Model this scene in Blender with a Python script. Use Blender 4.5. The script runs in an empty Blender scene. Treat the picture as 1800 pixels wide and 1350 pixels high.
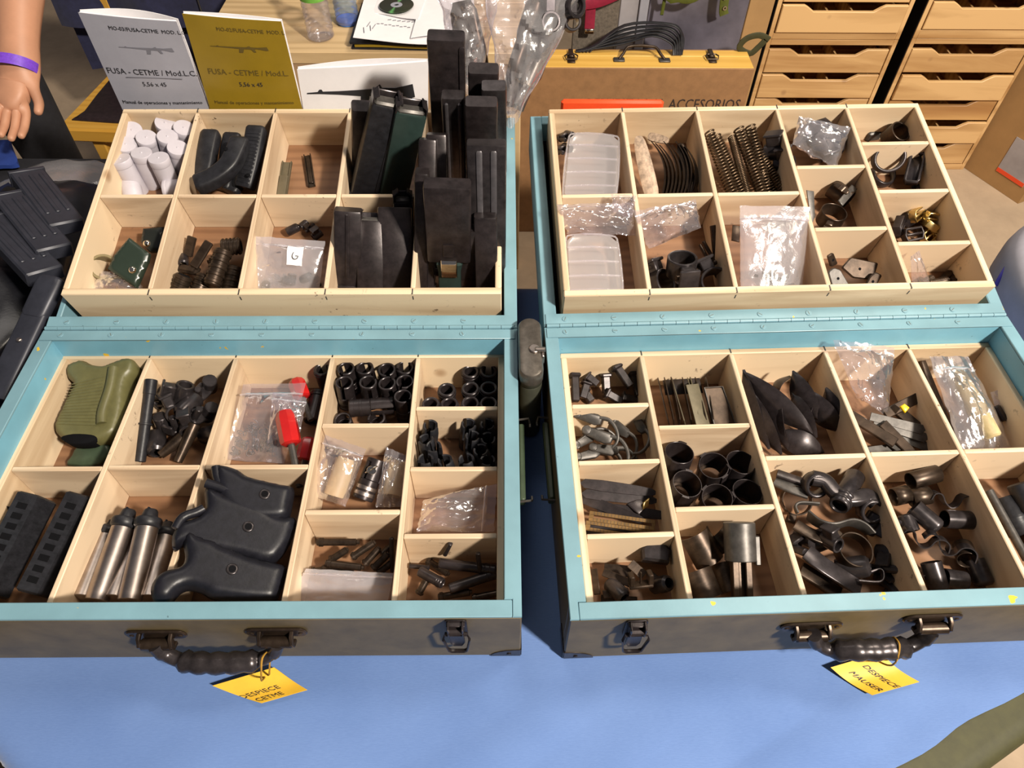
import bpy, bmesh, math, random
from math import sin, cos, pi, radians, atan, atan2, sqrt, hypot, tan
from mathutils import Vector, Matrix, Euler, noise
random.seed(7)
SC = bpy.context.scene
COL = SC.collection
V = Vector

# ------------------------------------------------------------------ camera, world, lights, exposure
S = 0.75                      # metres per survey unit
RIM = 0.1673 * S              # rim of the chests above the table top (z = 0)
CZ = 1.1673 * S
F_PX, PITCH, ROLL = 1250.0, radians(51.276), radians(0.279)
FW = V((0, cos(PITCH), -sin(PITCH))); UP = V((0, sin(PITCH), cos(PITCH))); RGT = V((1, 0, 0))
cam_d = bpy.data.cameras.new('camera'); cam = bpy.data.objects.new('camera', cam_d); COL.objects.link(cam)
cam_d.sensor_width = 36.0; cam_d.lens = F_PX * 36.0 / 1800.0; cam_d.clip_start = 0.02; cam_d.clip_end = 60
_r = RGT * cos(ROLL) + UP * sin(ROLL); _u = UP * cos(ROLL) - RGT * sin(ROLL)
cam.matrix_world = Matrix(((_r.x, _u.x, -FW.x, 0), (_r.y, _u.y, -FW.y, 0), (_r.z, _u.z, -FW.z, CZ), (0, 0, 0, 1)))
SC.camera = cam

w = bpy.data.worlds.new('hall_light'); SC.world = w; w.use_nodes = True
w.node_tree.nodes['Background'].inputs[0].default_value = (0.84, 0.82, 0.94, 1)
w.node_tree.nodes['Background'].inputs[1].default_value = 0.095
def area(name, loc, target, size, power, col):
    d = bpy.data.lights.new(name, 'AREA'); d.energy = power; d.size = size; d.color = col
    o = bpy.data.objects.new(name, d); COL.objects.link(o)
    o.location = loc; o.rotation_euler = (V(target) - V(loc)).to_track_quat('-Z', 'Y').to_euler()
    return o
area('hall_lamp_key', (1.80, -1.05, 2.55), (0.1, 0.75, 0), 0.24, 205, (1.0, 0.90, 0.77))
area('hall_lamp_rear', (-0.7, 2.3, 3.2), (0, 1.0, 0), 1.2, 14, (1.0, 0.92, 0.82))
area('hall_lamp_far', (1.5, 1.4, 3.0), (1.5, 2.6, -0.4), 0.9, 60, (1.0, 0.88, 0.72))
SC.view_settings.view_transform = 'Standard'; SC.view_settings.look = 'None'
SC.view_settings.gamma = 1.0; SC.view_settings.use_curve_mapping = False
SC.view_settings.exposure = 0.19

# ------------------------------------------------------------------ survey helpers
def ray(px, py):
    x, y = px - 900, 675 - py
    c, s = cos(ROLL), sin(ROLL)
    return RGT * (c * x - s * y) + UP * (s * x + c * y) + FW * F_PX
EYE = V((0, 0, CZ))
def at_z(px, py, z): d = ray(px, py); return EYE + d * ((z - CZ) / d.z)
def at_y(px, py, y): d = ray(px, py); return EYE + d * (y / d.y)
def at_x(px, py, x): d = ray(px, py); return EYE + d * (x / d.x)
def at_d(px, py, D): return EYE + ray(px, py) * (D / F_PX)

# ------------------------------------------------------------------ geometry collector
def I4(): return Matrix.Identity(4)
def TR(x, y, z): return Matrix.Translation((x, y, z))
def RX(a): return Matrix.Rotation(radians(a), 4, 'X')
def RY(a): return Matrix.Rotation(radians(a), 4, 'Y')
def RZ(a): return Matrix.Rotation(radians(a), 4, 'Z')
def SCL(x, y=None, z=None):
    y = x if y is None else y; z = x if z is None else z
    return Matrix.Diagonal((x, y, z, 1))

class G:
    def __init__(s): s.v = []; s.f = []
    def add(s, vs, fs, M=None):
        o = len(s.v)
        s.v += [tuple(M @ V(v)) for v in vs] if M is not None else [tuple(v) for v in vs]
        s.f += [tuple(i + o for i in f) for f in fs]
        return s
    def box(s, x0, x1, y0, y1, z0, z1, c=0.0, M=None):
        if c <= 0:
            vs = [(x, y, z) for z in (z0, z1) for y in (y0, y1) for x in (x0, x1)]
            return s.add(vs, [(0, 2, 3, 1), (4, 5, 7, 6), (0, 1, 5, 4), (2, 6, 7, 3), (0, 4, 6, 2), (1, 3, 7, 5)], M)
        c = min(c, (x1 - x0) * .45, (y1 - y0) * .45, (z1 - z0) * .45)
        return s.loft([(x0, y0), (x1, y0), (x1, y1), (x0, y1)], [(c, z0), (0, z0 + c), (0, z1 - c), (c, z1)], M, cc=c)
    def loft(s, poly, rings, M=None, cc=0.0):
        """extrude a polygon (counter-clockwise) through rings of (inset, z); cc cuts its corners"""
        a = 0.5 * sum(p[0] * q[1] - q[0] * p[1] for p, q in zip(poly, poly[1:] + poly[:1]))
        if a < 0: poly = poly[::-1]
        if cc > 0:
            np_ = []
            for i, p in enumerate(poly):
                for q in (poly[i - 1], poly[(i + 1) % len(poly)]):
                    d = hypot(q[0] - p[0], q[1] - p[1]) or 1; k = min(cc, d * .45) / d
                    np_.append((p[0] + (q[0] - p[0]) * k, p[1] + (q[1] - p[1]) * k))
            poly = np_
        n = len(poly); nr = []
        for i in range(n):
            p, a_, b_ = V(poly[i]), V(poly[i - 1]), V(poly[(i + 1) % n])
            e1 = (p - a_); e2 = (b_ - p)
            e1 = e1.normalized() if e1.length > 1e-9 else V((1, 0)); e2 = e2.normalized() if e2.length > 1e-9 else e1
            n1 = V((-e1.y, e1.x)); n2 = V((-e2.y, e2.x)); m = n1 + n2
            m = m.normalized() if m.length > 1e-6 else n1
            nr.append(m / max(0.5, m.dot(n1)))
        vs = []; fs = []
        for ins, z in rings:
            vs += [(poly[i][0] + nr[i].x * ins, poly[i][1] + nr[i].y * ins, z) for i in range(n)]
        for r in range(len(rings) - 1):
            for i in range(n):
                j = (i + 1) % n
                fs.append((r * n + i, r * n + j, (r + 1) * n + j, (r + 1) * n + i))
        fs.append(tuple(range(n - 1, -1, -1))); fs.append(tuple((len(rings) - 1) * n + i for i in range(n)))
        return s.add(vs, fs, M)
    def plate(s, poly, z0, z1, c=0.0, M=None, cc=0.0):
        c = min(c, abs(z1 - z0) * .45)
        rg = [(c, z0), (0, z0 + c), (0, z1 - c), (c, z1)] if c > 0 else [(0, z0), (0, z1)]
        return s.loft(poly, rg, M, cc)
    def sweep(s, path, sec, up=(0, 0, 1), caps=True, closed=False, M=None, scl=None):
        path = [V(p) for p in path]; n = len(path); k = len(sec); vs = []; fs = []; up = V(up)
        for i, p in enumerate(path):
            a = path[i - 1] if (i > 0 or closed) else p
            b = path[(i + 1) % n] if (i < n - 1 or closed) else p
            t = (b - a); t = t.normalized() if t.length > 1e-9 else V((0, 0, 1))
            sd = t.cross(up)
            if sd.length < 1e-4: sd = t.cross(V((0, 1, 0)))
            if sd.length < 1e-4: sd = t.cross(V((1, 0, 0)))
            sd.normalize(); nn = sd.cross(t); q = scl[i] if scl else 1.0
            for (x, y) in sec: vs.append(p + sd * (x * q) + nn * (y * q))
        m = n if closed else n - 1
        for i in range(m):
            o, e = i * k, ((i + 1) % n) * k
            for j in range(k):
                l = (j + 1) % k
                fs.append((o + j, o + l, e + l, e + j))
        if caps and not closed:
            fs.append(tuple(range(k - 1, -1, -1))); fs.append(tuple((n - 1) * k + j for j in range(k)))
        return s.add(vs, fs, M)
    def tube(s, path, r, n=8, M=None, closed=False, scl=None, up=(0, 0, 1)):
        return s.sweep(path, circ(r, n), up, True, closed, M, scl)
    def lathe(s, prof, n=20, M=None, a0=0.0, a1=360.0, closed=True):
        """profile of (r, z); closed = a ring section, open = from axis to axis"""
        full = abs(a1 - a0) > 359.9; k = len(prof); vs = []; fs = []
        m = n if full else n + 1
        for i in range(m):
            t = radians(a0 + (a1 - a0) * i / n)
            vs += [(r * cos(t), r * sin(t), z) for r, z in prof]
        for i in range(n):
            o, e = i * k, ((i + 1) % m) * k
            for j in range(k if closed else k - 1):
                l = (j + 1) % k
                fs.append((o + j, e + j, e + l, o + l))
        if not full and closed:
            fs.append(tuple(range(k))); fs.append(tuple((m - 1) * k + j for j in range(k - 1, -1, -1)))
        return s.add(vs, fs, M)
    def disc(s, r, z0, z1, n=20, c=0.0, M=None):
        c = min(c, r * .4, abs(z1 - z0) * .45)
        return s.loft(circ(r, n), [(c, z0), (0, z0 + c), (0, z1 - c), (c, z1)] if c > 0 else [(0, z0), (0, z1)], M)
    def ribbon(s, path, wd, t, M=None):
        """a bent sheet: path of (x, z), wd along y, thickness t"""
        n = len(path); A = []; B = []
        for i in range(n):
            a = V(path[max(0, i - 1)]); b = V(path[min(n - 1, i + 1)]); d = (b - a).normalized(); q = V((-d.y, d.x)) * t / 2
            A.append(V(path[i]) + q); B.append(V(path[i]) - q)
        vs = []; fs = []
        for i in range(n):
            vs += [(A[i].x, -wd / 2, A[i].y), (A[i].x, wd / 2, A[i].y), (B[i].x, wd / 2, B[i].y), (B[i].x, -wd / 2, B[i].y)]
        for i in range(n - 1):
            o = 4 * i
            for j in range(4):
                l = (j + 1) % 4; fs.append((o + j, o + l, o + 4 + l, o + 4 + j))
        fs.append((3, 2, 1, 0)); o = 4 * (n - 1); fs.append((o, o + 1, o + 2, o + 3))
        return s.add(vs, fs, M)
    def grid(s, nx, ny, fn, th=0.0, M=None):
        """fn(a, b) -> point, a and b in 0..1; th gives a closed slab"""
        P = [[V(fn(i / nx, j / ny)) for i in range(nx + 1)] for j in range(ny + 1)]
        vs = [p for r in P for p in r]; W = nx + 1; fs = []
        for j in range(ny):
            for i in range(nx): fs.append((j * W + i, j * W + i + 1, (j + 1) * W + i + 1, (j + 1) * W + i))
        if th:
            N = len(vs); nv = []
            for j in range(ny + 1):
                for i in range(nx + 1):
                    du = P[j][min(i + 1, nx)] - P[j][max(i - 1, 0)]; dv = P[min(j + 1, ny)][i] - P[max(j - 1, 0)][i]
                    q = du.cross(dv); q = q.normalized() if q.length > 1e-12 else V((0, 0, 1)); nv.append(P[j][i] - q * th)
            fs += [tuple(i + N for i in f[::-1]) for f in fs]
            vs = vs + nv
            bd = [(i, i + 1) for i in range(nx)] + [(j * W + nx, (j + 1) * W + nx) for j in range(ny)] + [(ny * W + i + 1, ny * W + i) for i in range(nx)] + [((j + 1) * W, j * W) for j in range(ny)]
            fs += [(b, a, a + N, b + N) for a, b in bd]
        return s.add(vs, fs, M)
    def mesh(s, name, mat, smooth=35):
        me = bpy.data.meshes.new(name); me.from_pydata(s.v, [], s.f); me.update()
        if mat: me.materials.append(mat)
        if smooth:
            me.polygons.foreach_set('use_smooth', [True] * len(me.polygons))
            me.set_sharp_from_angle(angle=radians(smooth))
        return me
def circ(r, n=8, ry=None): ry = r if ry is None else ry; return [(r * cos(2 * pi * i / n), ry * sin(2 * pi * i / n)) for i in range(n)]
def rrect(w_, h_, r=0.002, n=3):
    out = []
    for cx, cy, a in ((w_ / 2 - r, h_ / 2 - r, 0), (-w_ / 2 + r, h_ / 2 - r, 90), (-w_ / 2 + r, -h_ / 2 + r, 180), (w_ / 2 - r, -h_ / 2 + r, 270)):
        for i in range(n + 1): t = radians(a + 90 * i / n); out.append((cx + r * cos(t), cy + r * sin(t)))
    return out
def arc(cx, cy, r, a0, a1, n=12): return [(cx + r * cos(radians(a0 + (a1 - a0) * i / n)), cy + r * sin(radians(a0 + (a1 - a0) * i / n))) for i in range(n + 1)]
def smoothp(pts, n=4, closed=False):
    """Catmull-Rom through points of any dimension"""
    P = [V(p) for p in pts]; m = len(P); out = []
    for i in range(m if closed else m - 1):
        p0 = P[i - 1] if (i > 0 or closed) else P[0]; p1 = P[i]; p2 = P[(i + 1) % m]; p3 = P[(i + 2) % m] if (i < m - 2 or closed) else P[-1]
        for k in range(n):
            t = k / n
            out.append(0.5 * ((2 * p1) + (p2 - p0) * t + (2 * p0 - 5 * p1 + 4 * p2 - p3) * t * t + (3 * p1 - p0 - 3 * p2 + p3) * t ** 3))
    if not closed: out.append(P[-1])
    return [tuple(p) for p in out]

# ------------------------------------------------------------------ objects
def link(name, data, parent=None, M=None):
    o = bpy.data.objects.new(name, data); COL.objects.link(o)
    if parent is not None: o.parent = parent
    if M is not None: o.matrix_local = M
    return o
def tag(o, label=None, cat=None, group=None, kind=None):
    if label: o['label'] = label
    if cat: o['category'] = cat
    if group: o['group'] = group
    if kind: o['kind'] = kind
    return o
class Proto:
    """parts: [(name, G, material, [sub-parts])]; put() links a copy that shares the meshes"""
    def __init__(s, name, parts, smooth=35):
        s.name = name
        def mk(p): return (p[0], p[1].mesh(p[0], p[2], smooth), [mk(q) for q in (p[3] if len(p) > 3 else [])])
        s.parts = [mk(p) for p in parts]
    def put(s, M, label, cat, group=None):
        if len(s.parts) == 1 and s.parts[0][0] == s.name:
            r = link(s.name, s.parts[0][1]); kids = s.parts[0][2]
        else:
            r = bpy.data.objects.new(s.name, None); COL.objects.link(r); r.empty_display_size = .02; kids = s.parts
        r.matrix_world = M; tag(r, label, cat, group)
        def rec(ps, par):
            for n, me, sub in ps: rec(sub, link(n, me, par))
        rec(kids, r)
        return r
def one(name, g, mat, label, cat, M=None, group=None, sub=(), smooth=35):
    return Proto(name, [(name, g, mat, list(sub))], smooth).put(M or I4(), label, cat, group)
def many(name, parts, label, cat, M=None, group=None, smooth=35):
    return Proto(name, parts, smooth).put(M or I4(), label, cat, group)

# ------------------------------------------------------------------ materials
def nt(name):
    m = bpy.data.materials.new(name); m.use_nodes = True; n = m.node_tree
    return m, n, n.nodes['Principled BSDF']
def N(n, t, **kw):
    x = n.nodes.new(t)
    for k, v in kw.items(): setattr(x, k, v)
    return x
def coord(n, scale, kind='Object', rot=(0, 0, 0)):
    tc = N(n, 'ShaderNodeTexCoord'); mp = N(n, 'ShaderNodeMapping')
    mp.inputs['Scale'].default_value = scale if isinstance(scale, tuple) else (scale,) * 3
    mp.inputs['Rotation'].default_value = rot
    n.links.new(tc.outputs[kind], mp.inputs['Vector']); return mp.outputs[0]
def ramp(n, fac, stops):
    r = N(n, 'ShaderNodeValToRGB'); el = r.color_ramp.elements
    while len(el) < len(stops): el.new(0.5)
    for e, (p, c) in zip(el, stops): e.position = p; e.color = (*c, 1)
    n.links.new(fac, r.inputs[0]); return r
def ntex(n, vec, scale=1.0, detail=4.0, rough=.6, dist=0.0):
    t = N(n, 'ShaderNodeTexNoise'); t.inputs['Scale'].default_value = scale; t.inputs['Detail'].default_value = detail
    t.inputs['Roughness'].default_value = rough; t.inputs['Distortion'].default_value = dist
    n.links.new(vec, t.inputs['Vector']); return t
def bump(n, bs, fac, strength=.3, dist=.002):
    b = N(n, 'ShaderNodeBump'); b.inputs['Strength'].default_value = strength; b.inputs['Distance'].default_value = dist
    n.links.new(fac, b.inputs['Height']); n.links.new(b.outputs[0], bs.inputs['Normal'])
def mix(n, fac, a, b):
    m = N(n, 'ShaderNodeMix', data_type='RGBA')
    if isinstance(fac, (int, float)): m.inputs[0].default_value = fac
    else: n.links.new(fac, m.inputs[0])
    for i, c in ((6, a), (7, b)):
        if isinstance(c, tuple): m.inputs[i].default_value = (*c, 1)
        else: n.links.new(c, m.inputs[i])
    return m.outputs[2]
def plain(name, col, rough=.5, metal=0.0, var=.25, scale=40, bmp=.15, spec=.5, coat=0.0, sheen=0.0):
    m, n, b = nt(name)
    v = coord(n, 1.0); t = ntex(n, v, scale, 5, .65)
    lo = tuple(c * (1 - var) for c in col); hi = tuple(min(1, c * (1 + var)) for c in col)
    r = ramp(n, t.outputs[0], [(.3, lo), (.7, hi)])
    n.links.new(r.outputs[0], b.inputs['Base Color'])
    b.inputs['Roughness'].default_value = rough; b.inputs['Metallic'].default_value = metal
    b.inputs['Specular IOR Level'].default_value = spec; b.inputs['Coat Weight'].default_value = coat
    b.inputs['Sheen Weight'].default_value = sheen
    if bmp: bump(n, b, t.outputs[0], bmp, .001)
    return m
def wood(name, c0, c1, axis='x', scale=1.0, rough=.55, dark=(.30, .16, .07), knots=True, spots=.0):
    m, n, b = nt(name)
    s = {'x': (3, 26, 26), 'y': (26, 3, 26), 'z': (26, 26, 3)}[axis]
    v = coord(n, tuple(k * scale for k in s))
    t = ntex(n, v, 1.0, 5, .55, 1.2)
    wv = N(n, 'ShaderNodeTexWave', wave_type='BANDS', bands_direction={'x': 'Y', 'y': 'X', 'z': 'X'}[axis])
    wv.inputs['Scale'].default_value = .55; wv.inputs['Distortion'].default_value = 9; wv.inputs['Detail'].default_value = 3; wv.inputs['Detail Scale'].default_value = .6
    n.links.new(v, wv.inputs['Vector'])
    f = N(n, 'ShaderNodeMath', operation='MULTIPLY_ADD'); n.links.new(wv.outputs[1], f.inputs[0]); f.inputs[1].default_value = .45
    n.links.new(t.outputs[0], f.inputs[2])
    r = ramp(n, f.outputs[0], [(.25, c0), (.85, c1)])
    out = r.outputs[0]
    v2 = coord(n, 1.0)
    if knots:
        vo = N(n, 'ShaderNodeTexVoronoi'); vo.inputs['Scale'].default_value = 7.5; n.links.new(v2, vo.inputs['Vector'])
        k = ramp(n, vo.outputs['Distance'], [(.0, (1, 1, 1)), (.055, (.55, .55, .55)), (.10, (0, 0, 0))])
        out = mix(n, k.outputs[0], out, dark)
    if spots:
        t2 = ntex(n, v2, 90, 3, .7); k2 = ramp(n, t2.outputs[0], [(.62, (0, 0, 0)), (.70, (1, 1, 1))])
        t3 = ntex(n, v2, 9, 2, .5); k3 = ramp(n, t3.outputs[0], [(.52, (0, 0, 0)), (.68, (spots, spots, spots))])
        mm = N(n, 'ShaderNodeMath', operation='MULTIPLY'); n.links.new(k2.outputs[0], mm.inputs[0]); n.links.new(k3.outputs[0], mm.inputs[1])
        out = mix(n, mm.outputs[0], out, (.10, .06, .04))
    n.links.new(out, b.inputs['Base Color']); b.inputs['Roughness'].default_value = rough
    bump(n, b, f.outputs[0], .12, .0008)
    return m
def paint(name, col, chip=(.62, .42, .03), amount=.735, rough=.4):
    m, n, b = nt(name); v = coord(n, 1.0)
    t = ntex(n, v, 14, 3, .5); r = ramp(n, t.outputs[0], [(.3, tuple(c * .86 for c in col)), (.7, tuple(min(1, c * 1.1) for c in col))])
    t2 = ntex(n, v, 42, 2.5, .55); k = ramp(n, t2.outputs[0], [(amount, (0, 0, 0)), (amount + .01, (1, 1, 1))])
    out = mix(n, k.outputs[0], r.outputs[0], chip)
    t3 = ntex(n, v, 150, 2, .5); k3 = ramp(n, t3.outputs[0], [(.76, (0, 0, 0)), (.79, (.7, .7, .7))])
    out = mix(n, k3.outputs[0], out, tuple(c * .35 for c in col))
    n.links.new(out, b.inputs['Base Color']); b.inputs['Roughness'].default_value = rough
    bump(n, b, ntex(n, v, 220, 3, .6).outputs[0], .12, .0008)
    return m
def film(name, tint=(.95, .93, .97), clear=.80, milk=.10, rough=.12, wr=60, gl_=.55):
    """thin clear plastic: mostly transparent, a little milky, glossy"""
    m = bpy.data.materials.new(name); m.use_nodes = True; n = m.node_tree; n.nodes.clear()
    out = N(n, 'ShaderNodeOutputMaterial'); tr = N(n, 'ShaderNodeBsdfTransparent'); tr.inputs[0].default_value = (*tint, 1)
    gl = N(n, 'ShaderNodeBsdfGlossy'); gl.inputs['Roughness'].default_value = rough; gl.inputs[0].default_value = (1, 1, 1, 1)
    df = N(n, 'ShaderNodeBsdfDiffuse'); df.inputs[0].default_value = (.85, .82, .84, 1)
    tl = N(n, 'ShaderNodeBsdfTranslucent'); tl.inputs[0].default_value = (.85, .82, .84, 1)
    v = coord(n, 1.0); t = ntex(n, v, wr, 4, .6, .8)
    bp = N(n, 'ShaderNodeBump'); bp.inputs['Strength'].default_value = .32; bp.inputs['Distance'].default_value = .003
    n.links.new(t.outputs[0], bp.inputs['Height'])
    for x in (gl, df): n.links.new(bp.outputs[0], x.inputs['Normal'])
    m0 = N(n, 'ShaderNodeMixShader'); m0.inputs[0].default_value = .4; n.links.new(df.outputs[0], m0.inputs[1]); n.links.new(tl.outputs[0], m0.inputs[2])
    m1 = N(n, 'ShaderNodeMixShader'); m1.inputs[0].default_value = milk / max(.001, milk + clear)
    n.links.new(tr.outputs[0], m1.inputs[1]); n.links.new(m0.outputs[0], m1.inputs[2])
    fr = N(n, 'ShaderNodeFresnel'); fr.inputs[0].default_value = 1.45; n.links.new(bp.outputs[0], fr.inputs['Normal'])
    ad = N(n, 'ShaderNodeMath', operation='MULTIPLY_ADD'); n.links.new(fr.outputs[0], ad.inputs[0]); ad.inputs[1].default_value = gl_; ad.inputs[2].default_value = max(0.0, 1 - milk - clear) * .5
    m2 = N(n, 'ShaderNodeMixShader'); n.links.new(ad.outputs[0], m2.inputs[0]); n.links.new(m1.outputs[0], m2.inputs[1]); n.links.new(gl.outputs[0], m2.inputs[2])
    n.links.new(m2.outputs[0], out.inputs[0]); return m

M_wx = wood('pale_pine_across', (.44, .30, .175), (.70, .55, .37), 'x', spots=1.0)
M_wy = wood('pale_pine_along', (.44, .30, .175), (.70, .55, .37), 'y', spots=.8)
M_wpx = wood('thin_ply_across', (.45, .315, .20), (.67, .52, .36), 'x', 1.4, knots=False, spots=.8)
M_wpy = wood('thin_ply_along', (.45, .315, .20), (.67, .52, .36), 'y', 1.4, knots=False, spots=.8)
M_floorply = wood('brown_ply_bottom', (.15, .072, .036), (.24, .125, .064), 'x', 1.2, knots=False, spots=.9)  # tray bottoms in a darker brown than the walls
M_teal = paint('teal_paint', (.165, .305, .365), amount=.72)
M_blue = paint('blue_inner_paint', (.165, .385, .50), amount=.71)
M_olive = plain('olive_drab_paint', (.105, .080, .040), .5, 0, .25, 22, .2)
M_black = plain('blued_steel', (.030, .0235, .0245), .33, .45, .5, 60, .14)
M_blackp = plain('black_plastic', (.014, .014, .017), .42, 0, .4, 90, .25, spec=.35)
M_blacks = plain('satin_black_steel', (.048, .041, .043), .28, .6, .5, 50, .08)
M_brownst = plain('browned_steel', (.050, .034, .024), .36, .7, .6, 45, .12)
M_phos = plain('grey_phosphate_steel', (.085, .078, .072), .45, .6, .35, 70, .15)
M_steel = plain('bright_steel', (.40, .345, .315), .36, 1.0, .18, 35, .05)
M_chrome = plain('chrome', (.85, .78, .65), .10, 1.0, .08, 30, .05)
M_dark = plain('hole_shade_black', (.004, .004, .005), .9, 0, .2, 20, 0, spec=.1)  # paints the shade inside holes, slots and gaps; also plain black parts
M_red = plain('red_plastic', (.42, .012, .012), .22, 0, .12, 30, .03, coat=.4)
M_oliveg = plain('olive_green_plastic', (.105, .098, .038), .42, 0, .14, 60, .1)
M_oliveg2 = plain('dark_green_plastic', (.035, .055, .030), .45, 0, .2, 60, .1)
M_white = plain('white_plastic', (.50, .47, .52), .42, 0, .05, 40, .04)
M_paper = plain('white_paper', (.82, .80, .82), .7, 0, .03, 30, .05)
M_greyp = plain('grey_cover', (.33, .33, .38), .35, 0, .05, 30, .03)
M_goldp = plain('olive_gold_cover', (.26, .17, .012), .32, 0, .08, 20, .03)
M_ridge = plain('rib_grey_steel', (.095, .088, .095), .36, .5, .3, 50, .08)  # lighter grey that sets magazine ribs off from their bodies
M_ink = plain('ink', (.02, .02, .025), .6, 0, .1, 20, 0)
M_inkf = plain('faint_ink', (.17, .17, .20), .6, 0, .1, 20, 0)
M_inkg = plain('faint_gold_ink', (.11, .075, .012), .6, 0, .1, 20, 0)
M_yel = plain('yellow_card', (.74, .44, .035), .55, 0, .08, 30, .05)
M_orange = plain('orange_red_plastic', (.80, .075, .018), .35, 0, .06, 30, .03)
M_brass = plain('brass', (.60, .46, .20), .32, 1.0, .2, 40, .06)
M_film = film('clear_film', clear=.80, milk=.09)
M_bag = film('milky_bag', clear=.60, milk=.26, rough=.18)
M_milk = film('frosted_plastic', (.9, .88, .87), clear=.62, milk=.27, rough=.22, wr=8)
M_grip = plain('grip_rubber', (.009, .009, .013), .38, 0, .3, 90, .2, spec=.32)

# ------------------------------------------------------------------ frames of the two chests and four trays
AL, AR = radians(.633), radians(2.326)
class Tray:
    def __init__(s, a, k, top, V0=.94):
        s.M = Matrix.Rotation(a, 4, 'Z') @ TR(0, V0 * S if k is not None else 0, RIM)
        if k is not None: s.M = s.M @ Matrix.Rotation(atan(k), 4, 'X')
        s.Mi = s.M.inverted(); s.top = top * S; s.dep = .095 * S; s.fl = s.top - s.dep
        s.e = s.Mi @ EYE
    def ray(s, px, py): return s.Mi.to_3x3() @ ray(px, py)
    def loc(s, px, py, h=0.0, z=None):
        """the point on the plane h above the tray floor (or at local height z) that the survey pixel shows"""
        z = s.fl + h if z is None else z
        d = s.ray(px, py); return s.e + d * ((z - s.e.z) / d.z)
    def reach(s, A, px, py, L, near=True):
        """the point on that pixel's ray at distance L from A"""
        d = s.ray(px, py).normalized(); q = s.e - A; b = q.dot(d); c = q.dot(q) - L * L; D = b * b - c
        t = -b + (-sqrt(D) if near else sqrt(D)) if D > 0 else -b
        return s.e + d * t
    def seg(s, a, b, xdir=(1, 0, 0), L0=None, L=None, near=True):
        """matrix whose z axis runs from a to b (pixels + height), scaled so that L0 spans it; L: known length, then b's height is solved"""
        A = s.loc(a[0], a[1], a[2])
        B = s.loc(*b) if L is None else s.reach(A, b[0], b[1], L, near)
        return s.M @ axis(A, B, xdir, L0)
    def lay(s, px, py, h=0.0, rz=0.0, rx=0.0, ry=0.0, k=1.0):
        return s.M @ Matrix.Translation(s.loc(px, py, h)) @ RZ(rz) @ RX(rx) @ RY(ry) @ SCL(k)
    def lay2(s, p, q, h=0.0, rx=0.0, L0=None, h2=None):
        """origin half-way, x axis from pixel p to pixel q"""
        A = s.loc(p[0], p[1], h); B = s.loc(q[0], q[1], h if h2 is None else h2); d = B - A; x = d.normalized(); y = V((0, 0, 1)).cross(x).normalized(); z = x.cross(y)
        R = Matrix((x, y, z)).transposed().to_4x4()
        k = d.length / L0 if L0 else 1.0
        return s.M @ Matrix.Translation((A + B) / 2) @ R @ RX(rx) @ SCL(k, 1, 1)
    def poly(s, pts, h): return [tuple(s.loc(x, y, h).xy) for x, y in pts]
def axis(A, B, xdir=(1, 0, 0), L0=None):
    z = B - A; L = z.length; z = z / L; x = V(xdir); x = x - z * x.dot(z)
    if x.length < 1e-4: x = V((0, 1, 0)) - z * z.y
    x.normalize(); y = z.cross(x)
    return Matrix.Translation(A) @ Matrix((x, y, z)).transposed().to_4x4() @ SCL(1, 1, L / L0 if L0 else 1)

LF = Tray(AL, None, -.0474); RF = Tray(AR, None, -.0474)
LT = Tray(AL, .2072, .049); RT = Tray(AR, .1976, .049)

def mean_u(T, pts): q = [T.loc(x, y, z=T.top).x for x, y in pts]; return sum(q) / len(q)
def mean_v(T, pts): q = [T.loc(x, y, z=T.top).y for x, y in pts]; return sum(q) / len(q)

def build_tray(T, name, label, x0, x1, y0, y1, us, vs, walls=.009, front=.009, dv=.0068):
    """us/vs: dividers (pixels on the line, from, to) as ids of other lines"""
    root = bpy.data.objects.new(name, None); COL.objects.link(root); root.matrix_world = T.M; tag(root, label, 'tray')
    zt, zf = T.top, T.fl - .004
    def brd(n, g, m): return link(n, g.mesh(n, m), root)
    brd('front_board', G().box(x0, x1, y0, y0 + front, zf, zt, .0012), M_wx)
    brd('back_board', G().box(x0, x1, y1 - walls, y1, zf, zt, .0012), M_wx)
    brd('side_board', G().box(x0, x0 + walls, y0 + front, y1 - walls, zf, zt, .0012), M_wy)
    brd('side_board', G().box(x1 - walls, x1, y0 + front, y1 - walls, zf, zt, .0012), M_wy)
    brd('bottom_panel', G().box(x0 + walls, x1 - walls, y0 + front, y1 - walls, zf, T.fl), M_floorply)
    U = {'l': x0 + walls, 'r': x1 - walls}; W = {'f': y0 + front, 'b': y1 - walls}
    for k, pts, *_ in us: U[k] = mean_u(T, pts)
    for k, pts, *_ in vs: W[k] = mean_v(T, pts)
    e = .0004
    for k, pts, a, b in us:
        ya, yb = W[a] + (0 if a in 'fb' else dv / 2), W[b] - (0 if b in 'fb' else dv / 2)
        brd('divider', G().box(U[k] - dv / 2, U[k] + dv / 2, ya + e, yb - e, T.fl, zt - .0006, .001), M_wpy)
    for k, pts, a, b in vs:
        xa, xb = U[a] + (0 if a in 'lr' else dv / 2), U[b] - (0 if b in 'lr' else dv / 2)
        brd('divider', G().box(xa + e, xb - e, W[k] - dv / 2, W[k] + dv / 2, T.fl, zt - .001, .001), M_wpx)
    st = G()
    for k, pts, a, b in us:
        for (q, yy) in ((a, y0 + .004), (b, y1 - .004)):
            if q in 'fb': st.box(U[k] - .0008, U[k] + .0008, yy - .0045, yy + .0045, zt - .0002, zt + .0006)
        if a == 'f': st.box(U[k] - .0006, U[k] + .0006, y0 - .0005, y0 + .0002, zt - .014, zt - .006)
    so = brd('staples', st, M_phos); tag(so, kind='stuff')
    return root, U, W

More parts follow.
